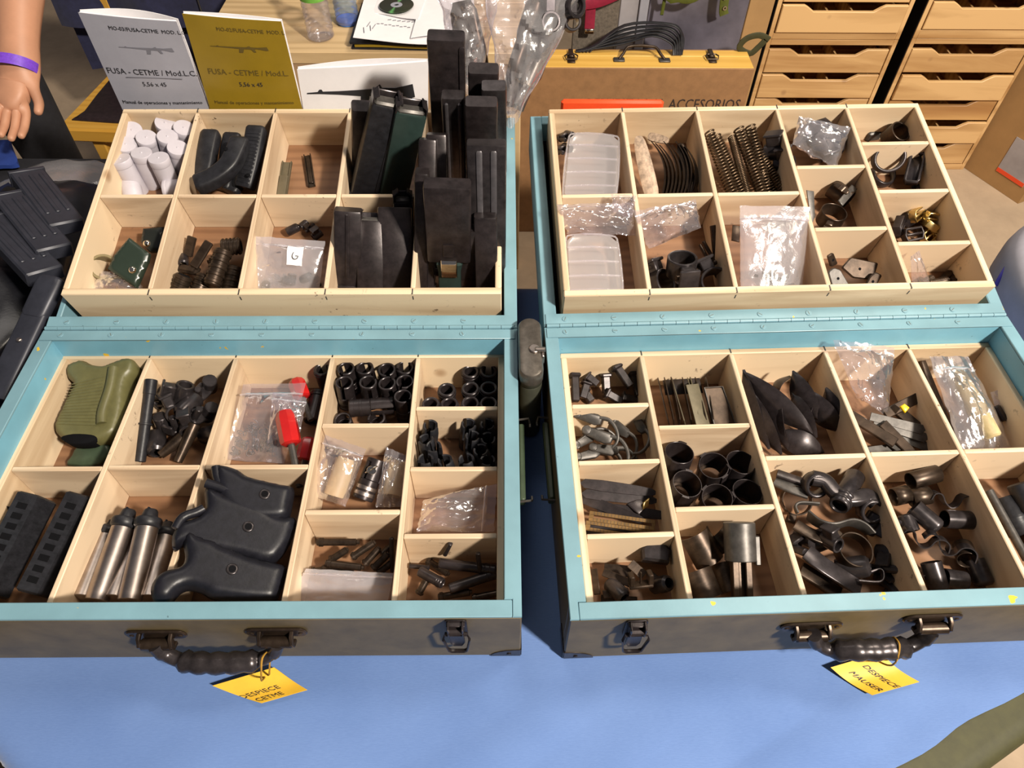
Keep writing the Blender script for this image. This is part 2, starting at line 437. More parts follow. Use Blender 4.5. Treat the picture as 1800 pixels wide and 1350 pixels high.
def chest(a, T, k, name, label, u0, u1, vf, vb, handle_px, hT, latch_px):
    """the opened chest: box in front, lid laid back on its hinge"""
    root = bpy.data.objects.new(name, None); COL.objects.link(root); tag(root, label, 'chest')
    MB = Matrix.Rotation(a, 4, 'Z'); root.matrix_world = MB
    t = .019
    def prt(n, g, m, M=None, sub=None, par=None, sm=35): return link(n, g.mesh(n, m, sm), par or root, M)
    # box: outer olive skin and teal rim/inner faces
    yb = .94 * S - .001
    prt('bottom', G().box(u0 + .002, u1 - .002, vf + .002, yb - .002, .0005, .010), M_olive)
    prt('front_panel', G().box(u0, u1, vf, vf + t - .004, .0005, RIM - .004, .0015), M_olive)
    prt('rear_panel', G().box(u0, u1, yb - t + .004, yb, .0005, RIM - .004, .0015), M_olive)
    prt('side_panel', G().box(u0, u0 + t - .004, vf + t - .004, yb - t + .004, .0005, RIM - .004, .0015), M_olive)
    prt('side_panel', G().box(u1 - t + .004, u1, vf + t - .004, yb - t + .004, .0005, RIM - .004, .0015), M_olive)
    li = t - .004
    prt('front_lining', G().box(u0 + li, u1 - li, vf + li, vf + t, .010, RIM - .004), M_blue)
    prt('rear_lining', G().box(u0 + li, u1 - li, yb - t, yb - li, .010, RIM - .004), M_blue)
    prt('side_lining', G().box(u0 + li, u0 + t, vf + t, yb - t, .010, RIM - .004), M_blue)
    prt('side_lining', G().box(u1 - t, u1 - li, vf + t, yb - t, .010, RIM - .004), M_blue)
    prt('front_rim', G().box(u0 + t * .55, u1 - t * .55, vf, vf + t, RIM - .004, RIM, .0008), M_teal)
    prt('side_rim', G().plate([(u0, vf), (u0 + t * .53, vf), (u0 + t * .53, vf + t + .0006), (u0 + t, vf + t + .0006), (u0 + t, yb), (u0, yb)], RIM - .004, RIM, .0008), M_teal)
    prt('side_rim', G().plate([(u1, vf), (u1, yb), (u1 - t, yb), (u1 - t, vf + t + .0006), (u1 - t * .53, vf + t + .0006), (u1 - t * .53, vf)], RIM - .004, RIM, .0008), M_teal)
    prt('rear_rim', G().box(u0 + t, u1 - t, yb - t, yb, RIM - .004, RIM, .0008), M_teal)
    # lid (frame of the tray it holds)
    ML = MB.inverted() @ T.M
    L = yb - vf; d = .078; lp = link('lid', G().box(u0 + .002, u1 - .002, .002, L - .002, -d, -d + .008).mesh('lid', M_olive), root, ML)
    fl = T.fl - .0045
    def lid(n, g, m): return link(n, g.mesh(n, m), lp)
    ul = u0 + (.011 if u0 < -.3 else 0)
    lid('lid_side', G().box(ul, u0 + t, .0, L, -d, 0, .0012), M_teal); lid('lid_side', G().box(u1 - t, u1, .0, L, -d, 0, .0012), M_teal)
    lid('lid_end', G().box(u0 + t, u1 - t, L - t, L, -d, 0, .0012), M_teal); lid('lid_end', G().box(u0 + t, u1 - t, 0, t, -d, 0, .0012), M_teal)
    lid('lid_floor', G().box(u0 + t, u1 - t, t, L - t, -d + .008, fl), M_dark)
    # piano hinge: two leaves with slotted screws and a split knuckle
    hw = .021
    prt('hinge_leaf', G().box(u0 + .003, u1 - .003, yb - hw, yb - .003, RIM, RIM + .0016, .0004), M_teal)
    link('hinge_leaf', G().box(u0 + .003, u1 - .003, .003, hw, 0, .0016, .0004).mesh('hinge_leaf', M_teal), root, ML)
    n = 36
    for i in range(n):
        xa = u0 + .004 + (u1 - u0 - .008) * i / n; xb = u0 + .004 + (u1 - u0 - .008) * (i + 1) / n - .0007
        link('hinge_knuckle', G().disc(.0032, 0, xb - xa, 8, 0).mesh('hinge_knuckle', M_teal, 50), root, TR(xa, yb + .001, RIM + .0018) @ RY(90))
    scr = G().disc(.0043, 0, .0009, 14, .0003).box(-.0036, .0036, -.0004, .0004, .0009, .00105); sm = scr.mesh('screw', M_teal)
    slot = G().box(-.0030, .0030, -.0003, .0003, .0009, .0011).mesh('screw_slot', M_olive)
    x = u0 + .03; i = 0
    while x < u1 - .02:
        for MM in (TR(x, yb - hw * .55, RIM + .0016), ML @ TR(x + .001, hw * .55, .0016)):
            q = link('screw', sm, root, MM @ RZ(random.uniform(0, 180))); link('screw_slot', slot, q)
        x += .0715; i += 1
    # corner caps
    for cx, sgn in ((u0, 1), (u1, -1)):
        g = G().box(-.0012, .0, 0, .036, 0.0006, .020, .0005) if sgn > 0 else G().box(0, .0012, 0, .036, .0006, .020, .0005)
        pts = [(0, 0)] + [(sgn * .036 * cos(radians(q)), .020 * sin(radians(q))) for q in range(0, 91, 15)]
        g.plate(pts, 0, .0014, .0004, TR(0, .0005, 0.0006) @ RX(90)); g.disc(.0028, 0, .0012, 8, .0004, TR(sgn * .014, -.0010, .008) @ RX(90))
        prt('corner_cap', g, M_blacks, TR(cx, vf - .0002, 0))
    # latch(es)
    for px, py in latch_px:
        p = MB.inverted() @ at_y(px, py, 0.0) if False else None
        q = EYE + ray(px, py) * 0; d_ = MB.inverted().to_3x3() @ ray(px, py); e_ = MB.inverted() @ EYE; lx = (e_ + d_ * ((vf - e_.y) / d_.y)).x
        lt = link('latch', G().plate(rrect(.024, .030, .003), 0, .0012, .0003, TR(0, 0, -.012) @ RX(90)).box(-.010, .010, -.004, 0, .0, .0016, .0004).mesh('latch', M_black), root, TR(lx, vf - .0002, RIM - .010) @ SCL(1.0, 1.9, 1.45))
        link('latch_hook', G().box(-.009, -.0065, -.007, -.0012, -.010, .004, .0008).box(.0065, .009, -.007, -.0012, -.010, .004, .0008).disc(.0022, -.009, .009, 8, 0, TR(0, -.005, -.004) @ RY(90)).box(-.0065, .0065, -.0042, -.0012, -.012, -.003, .0006).mesh('latch_hook', M_black), lt)
        link('latch_loop', G().tube([(-.012, -.005, -.010), (-.0145, -.0065, -.016), (-.0105, -.007, -.037), (-.007, -.007, -.0395), (.007, -.007, -.0395), (.0105, -.007, -.037), (.0145, -.0065, -.016), (.012, -.005, -.010)], .0013, 6, closed=True).plate([(-.008, -.012), (.008, -.012), (.0085, -.030), (.005, -.037), (-.005, -.037), (-.0085, -.030)], .003, .005, .0006, RX(90)).mesh('latch_loop', M_black), lt)
    return root, prt, yb

lx0, lx1 = -.8875 * S, .0199 * S
rx0, rx1 = .0995 * S, 1.009 * S
lvf, rvf = .3759 * S, .3681 * S
chL, prtL, ybL = chest(AL, LT, .2072, 'parts_chest', 'open teal-rimmed chest on the left, its two trays full of black rifle parts', lx0, lx1, lvf, .92 * S, None, 0, [(804, 1110), (-60, 1110)])
chR, prtR, ybR = chest(AR, RT, .1976, 'parts_chest', 'open teal-rimmed chest on the right, its trays holding springs, rings and small fittings', rx0, rx1, rvf, .92 * S, None, 0, [(1112, 1112), (1900, 1085)])

D = dict
tLF, uLF, vLF = build_tray(LF, 'divided_tray', 'wooden tray in the front half of the left chest, holding pistol grips',
    -.8655 * S, -.0052 * S, .4025 * S, .9195 * S,
    [('D1', [(261.5, 626.5), (185, 821.5), (87, 1057)], 'f', 'b'), ('D2', [(416, 626), (354, 820)], 'f', 'b'),
     ('D3', [(585, 627), (520, 952), (498, 1055)], 'f', 'b'), ('D4', [(736, 627), (704, 952), (690, 1055)], 'f', 'b')],
    [('h1', [(60, 823)], 'l', 'D1'), ('h1b', [(300, 820)], 'D1', 'D2'), ('h1c', [(545, 819)], 'D2', 'D3'), ('h2', [(565, 748), (718, 745)], 'D3', 'D4'), ('h3', [(534, 900), (703, 898)], 'D3', 'D4'),
     ('h4', [(727, 718), (878, 715)], 'D4', 'r'), ('h5', [(718, 824), (875, 822)], 'D4', 'r'), ('h6', [(706, 942), (880, 940)], 'D4', 'r')])
tRF, uRF, vRF = build_tray(RF, 'divided_tray', 'wooden tray in the front half of the right chest, holding rings and triggers',
    .1306 * S, .984 * S, .3925 * S, .9132 * S,
    [('E1', [(1131, 625.5), (1163, 811), (1213, 1054)], 'f', 'b'), ('E2', [(1291, 622), (1342.6, 804), (1362.6, 893), (1412, 1045)], 'f', 'b'),
     ('E3', [(1450.5, 617.6), (1527, 798), (1627, 1036)], 'f', 'b'), ('E4', [(1596.5, 613), (1690, 792), (1800, 998)], 'f', 'b')],
    [('h1', [(1003, 712), (1142, 711)], 'l', 'E1'), ('h2', [(1017, 811.5), (1163, 810)], 'l', 'E1'), ('h3', [(1035, 941), (1187, 938)], 'l', 'E1'),
     ('h4', [(1159, 750), (1325, 746)], 'E1', 'E2'), ('h5', [(1190, 893), (1362, 890)], 'E1', 'E2'), ('h6', [(1342, 805), (1528, 798)], 'E2', 'E3'), ('h6b', [(1528, 798), (1690, 792)], 'E3', 'E4'), ('h6c', [(1690, 792)], 'E4', 'r')])
_c = lambda T, x, y: T.loc(x, y, z=T.top)
tLT, uLT, vLT = build_tray(LT, 'divided_tray', 'wooden divided tray standing in the left lid, tall black magazines along its right side',
    (_c(LT, 213, 190).x + _c(LT, 110, 518).x) / 2, lx1 - .0225, _c(LT, 500, 517).y, _c(LT, 354, 191).y,
    [('F1', [(352.5, 194), (303.5, 342.5), (258.6, 518)], 'f', 'b'), ('F2', [(491, 196.5), (446.5, 342), (419, 519)], 'f', 'b'),
     ('F3', [(620, 194), (587, 341), (574, 515.5)], 'f', 'b'), ('F4', [(733, 341), (729, 515.5)], 'f', 'b')],
    [('k1', [(165, 345), (735, 341)], 'l', 'F1'), ('k1b', [(165, 345), (735, 341)], 'F1', 'F2'), ('k1c', [(165, 345), (735, 341)], 'F2', 'F3'), ('k1d', [(165, 345), (735, 341)], 'F3', 'F4')], front=.011)
tRT, uRT, vRT = build_tray(RT, 'divided_tray', 'wooden divided tray standing in the right lid, coil springs and clear plastic boxes inside',
    (_c(RT, 964, 188.5).x + _c(RT, 992, 520.6).x) / 2, (_c(RT, 1617, 181.5).x + _c(RT, 1749, 504).x) / 2, _c(RT, 1400, 511.5).y, _c(RT, 1300, 186).y,
    [('G1', [(1089, 190), (1119, 342), (1145.5, 518)], 'f', 'b'), ('G2', [(1223, 188.5), (1261, 343), (1296, 516.5)], 'f', 'b'),
     ('G3', [(1365, 192.7), (1427, 399.6), (1463.6, 509)], 'f', 'b'), ('G4', [(1490, 191), (1603, 508)], 'f', 'b')],
    [('k1', [(980, 343), (1119, 342)], 'l', 'G1'), ('k1b', [(1130, 342), (1261, 340)], 'G1', 'G2'), ('k1c', [(1261, 340), (1404, 337.6)], 'G2', 'G3'),
     ('va', [(1400, 291), (1524, 292)], 'G3', 'G4'), ('vb', [(1430, 400), (1561, 401)], 'G3', 'G4'),
     ('vc', [(1516, 250), (1640, 250)], 'G4', 'r'), ('vd', [(1545, 336), (1673, 332)], 'G4', 'r'), ('ve', [(1575, 425), (1713, 426)], 'G4', 'r')], front=.011)

# ------------------------------------------------------------------ floor, tables, cloth
M_conc = plain('beige_concrete', (.40, .30, .205), .8, 0, .12, 9, .1)
M_cloth, _n, _b = nt('blue_cotton')
_v = coord(_n, (140, 900, 140)); _t = ntex(_n, _v, 1, 3, .7); _t2 = ntex(_n, coord(_n, 5), 1, 3, .5)
_m = N(_n, 'ShaderNodeMath', operation='MULTIPLY_ADD'); _n.links.new(_t.outputs[0], _m.inputs[0]); _m.inputs[1].default_value = .45; _n.links.new(_t2.outputs[0], _m.inputs[2])
_r = ramp(_n, _m.outputs[0], [(.4, (.078, .152, .365)), (1.0, (.130, .224, .475))]); _n.links.new(_r.outputs[0], _b.inputs['Base Color'])
_b.inputs['Roughness'].default_value = .85; _b.inputs['Sheen Weight'].default_value = .3; bump(_n, _b, _t.outputs[0], .25, .0008)
M_cotN = plain('navy_cotton', (.018, .020, .062), .85, 0, .25, 60, .2, sheen=.2)
M_blk = plain('black_cotton', (.012, .012, .016), .85, 0, .25, 60, .2)
M_denim = plain('blue_denim', (.040, .085, .21), .85, 0, .3, 50, .25)
M_skin = plain('skin', (.50, .25, .15), .5, 0, .07, 25, .06)
M_hair = plain('dark_hair', (.03, .02, .015), .6, 0, .3, 80, .3)
M_olc = plain('olive_canvas', (.040, .038, .010), .7, 0, .2, 50, .2)
M_tw = wood('table_pine', (.43, .29, .14), (.62, .44, .235), 'x', .6, spots=0)
M_twf = plain('table_edge', (.40, .255, .14), .6, 0, .1, 20, .1)
M_chair = wood('varnished_beech', (.52, .26, .035), (.66, .36, .06), 'x', .8, .3, knots=False)
M_leath = plain('dark_brown_leather', (.022, .013, .014), .38, 0, .3, 70, .15)
M_card = plain('cardboard', (.37, .215, .085), .75, 0, .08, 14, .05)
M_rbl = plain('royal_blue_cover', (.018, .050, .26), .7, 0, .1, 20, .1)
M_bagb = plain('black_plastic_bag', (.010, .010, .013), .28, 0, .3, 26, .6)
M_strap = plain('dark_red_webbing', (.26, .008, .035), .7, 0, .15, 80, .3)
M_ols = plain('olive_leather_strap', (.080, .095, .012), .5, 0, .2, 50, .2)
M_gun = plain('dark_grey_enamel', (.030, .032, .044), .42, .2, .2, 40, .08)
M_purple = plain('purple_wristband', (.17, .055, .55), .45, 0, .2, 130, .1)
M_greyfab = plain('pale_grey_fabric', (.40, .38, .43), .8, 0, .07, 30, .2)
M_bluestr = plain('blue_webbing', (.06, .05, .36), .6, 0, .1, 60, .2)
M_case = plain('brown_hardboard', (.30, .155, .065), .7, 0, .14, 35, .12)
M_casetop = wood('yellow_pine_edge', (.55, .31, .055), (.68, .41, .09), 'x', .6, .45, knots=False)
M_mud = plain('dark_boards', (.075, .06, .065), .8, 0, .4, 4, .1)

tag(link('floor', G().box(-6, 6, -3, 8, -.80, -.75).mesh('floor', M_conc)), kind='structure')
M_wall = plain('dim_hall_wall', (.20, .18, .17), .9, 0, .1, 3, 0)
tag(link('wall_back', G().box(-6, 6, 6.0, 6.1, -.75, 3.6).mesh('wall_back', M_wall)), kind='structure')

TP = [(-.44, .07), (.36, .07), (1.06, .434), (1.06, .93), (-.74, .93), (-.74, .285)]
def sdf(x, y):
    d = -9; nb = None
    for p, q in zip(TP, TP[1:] + TP[:1]):
        e = V((q[0] - p[0], q[1] - p[1])).normalized(); n_ = V((e.y, -e.x)); k = (x - p[0]) * n_.x + (y - p[1]) * n_.y
        if k > d: d = k; nb = n_
    return d, nb
tb = bpy.data.objects.new('display_table', None); COL.objects.link(tb); tag(tb, 'olive green table under the blue cloth, bare at its front right corner', 'table')
link('tabletop', G().loft(TP, [(.022, -.052), (.006, -.045), (0, -.03), (.004, -.014), (.012, -.006), (.024, -.003)]).mesh('tabletop', M_olc), tb)
for lx, ly in ((-.62, .42), (.74, .48), (-.62, .85), (.78, .85)):
    link('leg', G().box(lx - .03, lx + .03, ly - .03, ly + .03, -.75, -.05, .004).mesh('leg', M_olc), tb)
def cloth(a, b):
    y = -.10 + 1.10 * b
    xm = min(1.14, .422 + (y - .162) * 2.25 + .016 * noise.noise(V((y * 26, 3, 0)))) if y < .48 else 1.14
    x = -.96 + (xm + .96) * a
    d, n_ = sdf(x, y)
    fq, fp = y - .62 * x, x + .62 * y
    fold = .0075 * max(0, .08 + noise.noise(V((fq * 13 + .25 * noise.noise(V((fp * 3, fq * 5, 4))), fp * 1.3, 7)))) * max(.25, min(1, (x + .35) * 1.6)) * max(0, min(1, (.265 - y) * 12))
    r = .018
    wr = .0010 * noise.noise(V((x * 6 + y * 3, y * 8 - x * 2, 1))) + fold
    if d <= -r: return (x, y, wr - .0015)
    t = d + r
    if t < r * pi / 2: q = t / r; px = r * sin(q); pz = -r * (1 - cos(q))
    else: px = r + .012 * sin((x + y) * 22) * min(1, (t - r * 1.57) * 4) + .10 * (t - r * 1.57); pz = -r - (t - r * pi / 2) * .97
    x0, y0 = x - n_.x * t, y - n_.y * t
    return (x0 + n_.x * px, y0 + n_.y * px, pz + wr - .0015)
one('tablecloth', G().grid(170, 120, cloth, .0014), M_cloth, 'plain blue cotton cloth spread under both chests', 'tablecloth', smooth=80)

# ------------------------------------------------------------------ chest furniture on the front panels: handles and tags
def handle(px_l, px_r, root, a, vf, droop, wide):
    MI = root.matrix_world.inverted(); e_ = MI @ EYE
    def xon(px, py): d_ = MI.to_3x3() @ ray(px, py); return (e_ + d_ * ((vf - e_.y) / d_.y))
    c = [xon(*p) for p in px_l + px_r]
    hr = link('carry_handle', None, root) if False else None
    for pts in (px_l, px_r):
        p0, p1 = xon(*pts[0]), xon(*pts[1]); cx, cz = (p0.x + p1.x) / 2, (p0.z + p1.z) / 2; hw = abs(p1.x - p0.x) / 2
        g = G().plate(rrect(2 * hw, .021, .010, 4), 0, .0034, .0014, RX(90))
        for sx in (-1, 1): g.disc(.0032, 0, .0035, 10, .0012, TR(sx * (hw - .007), -.001, 0) @ RX(90))
        pl = link('handle_plate', g.mesh('handle_plate', M_brownst), root, TR(cx, vf - .0002, cz))
        g = G()
        for sx in (-1, 1): g.sweep([(sx * hw * .52, -.001, .004), (sx * hw * .52, -.008, .002), (sx * hw * .52, -.013, -.004), (sx * hw * .52, -.012, -.012), (sx * hw * .52, -.006, -.014)], rrect(.0055, .0045, .001, 1), (1, 0, 0))
        g.disc(.0068, -hw * .5, hw * .5, 12, .001, TR(0, -.010, -.008) @ RY(90))
        link('handle_bracket', g.mesh('handle_bracket', M_brownst), pl)
    xl = (xon(*px_l[0]).x + xon(*px_l[1]).x) / 2; xr = (xon(*px_r[0]).x + xon(*px_r[1]).x) / 2
    z0 = (xon(*px_l[0]).z + xon(*px_r[1]).z) / 2 - .010
    P = smoothp([(xl, vf - .011, z0 + .002), (xl + .006, vf - .016, z0 - .010), (xl + .022, vf - .022, z0 - .017), (xl + .042, vf - .026, z0 - .018 - droop), ((xl + xr) / 2, vf - .027, z0 - .018 - droop), (xr - .042, vf - .026, z0 - .018 - droop), (xr - .022, vf - .022, z0 - .017), (xr - .006, vf - .016, z0 - .010), (xr, vf - .011, z0 + .002)], 5)
    sc = []
    for i, p in enumerate(P):
        q = abs(p[0] - (xl + xr) / 2) / ((xr - xl) / 2); s_ = 1.0 if q < .62 else (.78 if q < .9 else .95)
        if q < .58: s_ *= 1.02 + .22 * abs(sin((p[0] - xl) * pi / .019))
        sc.append(s_)
    hm = link('handle_grip', G().sweep(P, circ(.0088, 10, .0105), (0, -1, 0), scl=sc).mesh('handle_grip', M_blacks, 70), root)
    return V(((xl + xr) / 2, vf - .026, z0 - .018 - droop)), xl, xr
hL, hLx0, hLx1 = handle([(222, 1112), (330, 1112)], [(432, 1108), (541, 1108)], chL, AL, lvf, -.004, 0)
hR, hRx0, hRx1 = handle([(1372, 1098), (1478, 1098)], [(1586, 1086), (1690, 1082)], chR, AR, rvf, -.010, 0)

def text_mesh(txt, size, M, mat, name='lettering', parent=None, align='CENTER', ext=.0003, shear=0, bold=0):
    cu = bpy.data.curves.new('t', 'FONT'); cu.body = txt; cu.size = size; cu.align_x = align; cu.align_y = 'CENTER'; cu.extrude = ext; cu.shear = shear; cu.offset = bold; cu.resolution_u = 2
    o = bpy.data.objects.new('t', cu); me = bpy.data.meshes.new_from_object(o); bpy.data.objects.remove(o); me.name = name
    me.materials.clear(); me.materials.append(mat)
    return link(name, me, parent, M)
def card_tag(name, label, px, lines, string, lifts, txt0, tang, tsize):
    """px: corner pixels counter-clockwise; the card lies just above the cloth, its corners lifted"""
    C = [at_z(x, y, z) for (x, y), z in zip(px, lifts)]
    c0, c1, c2, c3 = C
    def f(a, b):
        p = (c0 * (1 - a) + c1 * a) * (1 - b) + (c3 * (1 - a) + c2 * a) * b
        p.z += .007 * (1 - (2 * a - 1) ** 2) * 0 - .006 * sin(pi * a) * 1.0 * (1 if name else 0) + .006
        return p
    t = bpy.data.objects.new('price_tag', None); COL.objects.link(t); tag(t, label, 'tag')
    link('card', G().grid(12, 8, f, .0008).mesh('card', M_yel, 60), t)
    ctr = f(.5, .5); U_ = (f(.9, .5) - f(.1, .5)).normalized(); W_ = (f(.5, .9) - f(.5, .1)); n_ = U_.cross(W_).normalized(); 
    if n_.z < 0: n_ = -n_
    # writing follows the card surface
    for k, (s_, a_, b_) in enumerate(lines):
        cu = bpy.data.curves.new('t', 'FONT'); cu.body = s_; cu.size = tsize; cu.align_x = 'CENTER'; cu.align_y = 'CENTER'; cu.extrude = .0002; cu.resolution_u = 2; cu.shear = .15
        o = bpy.data.objects.new('t', cu); me = bpy.data.meshes.new_from_object(o); bpy.data.objects.remove(o)
        wd = (f(1, .5) - f(0, .5)).length; hd = (f(.5, 1) - f(.5, 0)).length
        ca, sa = cos(radians(tang)), sin(radians(tang))
        for v in me.vertices:
            x, y = v.co.x * ca - v.co.y * sa, v.co.x * sa + v.co.y * ca
            p = f(min(1, max(0, a_ + x / wd)), min(1, max(0, b_ + y / hd))); v.co = p + n_ * (.0007 + v.co.z)
        me.materials.clear(); me.materials.append(M_ink); me.name = 'lettering'; link('lettering', me, t)
    g = G()
    for pth in string: g.tube(smoothp(pth, 5), .0011, 5)
    link('string', g.mesh('string', plain('brown_string', (.36, .19, .02), .7, 0, .2, 90, .2), 70), t)
wl = chL.matrix_world; wr_ = chR.matrix_world
def loopstr(W, x, hz, tip):
    a = W @ V((x, hz.y - .013, hz.z)); b = W @ V((x + .002, hz.y, hz.z + .0135)); c = W @ V((x + .004, hz.y + .012, hz.z)); d = W @ V((x + .003, hz.y, hz.z - .013))
    return [[tip, (tip * .5 + a * .5) + V((0, -.006, .002)), a, b, c, d, (tip * .4 + d * .6) + V((.003, -.004, .001)), tip + V((.003, .002, .0))]]
tipL = at_z(466, 1190, .008); tipR = at_z(1543, 1162, .012)
card_tag('l', 'yellow card tag tied to the left chest handle, its lettering slanting upwards', [(376, 1208), (462, 1238), (542, 1215), (484, 1176)], [('DESPIECE', .60, .32), ('CETME', .86, .30)], loopstr(wl, hLx1 - .016, hL, tipL), [.004, .002, .004, .010], None, 90, .0112)
card_tag('r', 'yellow card tag tied to the right chest handle, its lettering slanting downwards', [(1457, 1176), (1530, 1224), (1612, 1201), (1545, 1150)], [('DESPIECE', .588, .547), ('MAUSER', .60, .23)], loopstr(wr_, hRx1 - .045, hR, tipR), [.004, .002, .004, .012], None, 0, .0098)

# side handles of the chests in the gap: wire bracket with a webbing strap
for (root, u, sg, pa, pb) in ((chL, lx1, 1, (938, 738), (938, 882)), (chR, rx0, -1, (958, 735), (962, 880))):
    MI = root.matrix_world.inverted(); zz = RIM * .60
    A, B = MI @ at_z(*pa, zz), MI @ at_z(*pb, zz)
    x = u + sg * .0005
    g1 = G().tube([(x, A.y, zz), (x + sg * .014, A.y, zz + .003), (x + sg * .016, A.y - .004, zz - .004), (x + sg * .016, A.y - .010, zz - .004)], .0016, 6)
    g = G().tube([(x, B.y, zz), (x + sg * .014, B.y, zz + .003), (x + sg * .016, B.y + .004, zz - .004), (x + sg * .016, B.y + .010, zz - .004)], .0016, 6)
    sh = link('side_handle', g.mesh('side_handle', M_phos), root); link('wire_hook', g1.mesh('wire_hook', M_phos), sh)
    link('strap', G().box(x + sg * .004 - .004, x + sg * .004 + .004, B.y + .004, A.y - .004, zz - .018, zz - .002, .002).mesh('strap', M_oliveg2), sh)

# oil canister between the chests
zc = RIM + .020
pA, pB = at_z(931, 572, zc), at_z(934, 646, zc)
r_ = .0155; ax_ = (pA - pB).normalized(); Lc = (pA - pB).length
st = arc(0, Lc, r_, 0, 180, 12) + arc(0, 0, r_, 180, 360, 12)
MC = Matrix.Translation((pB.x, pB.y, 0)) @ RZ(math.degrees(atan2(ax_.y, ax_.x)) - 90)
M_can = plain('green_grey_canister', (.060, .062, .045), .4, .4, .2, 40, .1); M_canl = plain('worn_canister_lid', (.115, .10, .085), .36, .6, .35, 70, .2)
hi = zc
many('oil_canister', [('body', G().loft(st, [(.002, .002), (0, .004), (0, hi - .030), (.001, hi - .0285), (0, hi - .027), (0, hi - .020)]), M_can),
    ('lid', G().loft(st, [(-.001, hi - .020), (-.001, hi - .004), (.001, hi - .001), (.004, hi)]), M_canl,
     [('catch', G().disc(.0075, hi - .001, hi + .003, 14, .001, TR(.005, Lc * .42, 0)).disc(.0035, 0, .014, 8, .001, TR(.006, Lc * .42 - .003, hi + .003) @ RY(90)).box(.0145, .0185, Lc * .25, Lc * .48, hi - .016, hi + .001, .001), M_steel)])],
    'oblong green-grey metal canister with a hinged lid, standing between the two chests', 'canister', MC)

# ------------------------------------------------------------------ left side: low table, bag, magazines, scabbard
sl = bpy.data.objects.new('side_table', None); COL.objects.link(sl); tag(sl, 'low table left of the chests under a black cover', 'table')
link('top', G().box(-1.75, -.815, .12, 1.40, -.10, -.06, .006).mesh('top', M_blk), sl)
for lx, ly in ((-1.68, .2), (-.83, .2), (-1.68, 1.33), (-.83, 1.33)): link('leg', G().box(lx - .025, lx + .025, ly - .025, ly + .025, -.75, -.10, .003).mesh('leg', M_dark), sl)
def lump(cx, cy, z0, rx, ry, h, seed, amp=.25, fr=5.0, sq=2.5):
    def f(a, b):
        t = 2 * pi * a; q = b
        r = (1 - (q ** sq)) ** (1 / sq) if q < 1 else 0
        x, y, z = rx * cos(t) * r, ry * sin(t) * r, h * q
        k = 1 + amp * (noise.noise(V((x * fr + seed, y * fr, z * fr))) + .5 * abs(noise.noise(V((x * fr * 3, y * fr * 3 + seed, z * fr * 3)))))
        return (cx + x * k, cy + y * k, z0 + z * (.85 + .15 * k))
    return f
one('black_plastic_bag', G().grid(64, 24, lump(-.985, .93, -.059, .21, .36, .10, 3, .30, 7)), M_bagb, 'black crinkled plastic bag lying left of the left chest under the grey magazines', 'bag', smooth=80)
one('black_plastic_bag', G().grid(56, 22, lump(-.90, .50, -.059, .115, .21, .12, 9, .30, 8)), M_bagb, 'black plastic bag slumped beside the left end of the left chest', 'bag', smooth=80)
one('clear_plastic_bag', G().grid(40, 20, lump(-.965, 1.23, -.059, .14, .11, .055, 5, .35, 9)), M_bag, 'grey translucent plastic bag behind the row of magazines', 'bag', smooth=80)
def mag_box(L=.19, w_=.056, d_=.026):
    b = G().box(-w_ / 2, w_ / 2, -d_ / 2, d_ / 2, 0, L, .003)
    r = G()
    for x in (-.016, .0, .016): r.box(x - .0035, x + .0035, -d_ / 2 - .0018, -d_ / 2 + .001, .02, L - .035, .0015); r.box(x - .0035, x + .0035, d_ / 2 - .001, d_ / 2 + .0018, .02, L - .035, .0015)
    e = G().box(-w_ / 2 - .0015, w_ / 2 + .0015, -d_ / 2 - .0015, d_ / 2 + .0015, -.004, .004, .001)
    return [('body', b, M_gun), ('rib_panel', r, M_gun), ('floor_plate', e, M_gun)]
PM = Proto('rifle_magazine', mag_box())
for i, (p, q, z) in enumerate([((48, 305), (112, 388), .095), ((18, 345), (84, 425), .10), ((-12, 385), (60, 460), .10)]):
    A, B = at_z(*p, z), at_z(*q, z - .005)
    PM.put(axis(A, A + (B - A).normalized() * .19, ((B - A).y, -(B - A).x, .25 * (B - A).length)) @ TR(0, .006, 0), 'dark grey ribbed magazine on the black bag, ' + ('topmost, farthest back of its three', 'middle one of the row of three', 'nearest the front of the row of three')[i], 'magazine', 'grey magazines on the black bag')
def flatbar(pts, w_, t): return G().sweep(pts, rrect(w_, t, t * .45, 3), (0, 0, 1))
A, B = at_z(92, 492, .135), at_z(-8, 700, .07)
d_ = (B - A)
g = flatbar([A + d_ * k for k in (0, .012, .03, .25, .5, 1.0)], .040, .014); 
g2 = G().sweep([A + d_ * k for k in (-.02, .0, .05, .30, .33)], rrect(.043, .020, .009, 4), (0, 0, 1), scl=[.7, .95, 1, .95, .8])
many('bayonet_scabbard', [('body', g, M_gun), ('tip', g2, M_gun), ('rivet', G().disc(.004, .006, .0095, 10, .001, Matrix.Translation(A + d_ * .55)), M_steel)], 'long dark grey scabbard with one rivet, leaning past the left chest corner', 'scabbard')
one('clear_plastic_bag', G().grid(30, 14, lump(-.93, .72, -.02, .07, .13, .09, 15, .4, 12)), M_bag, 'crumpled clear plastic bag between the magazines and the scabbard', 'bag', smooth=80)

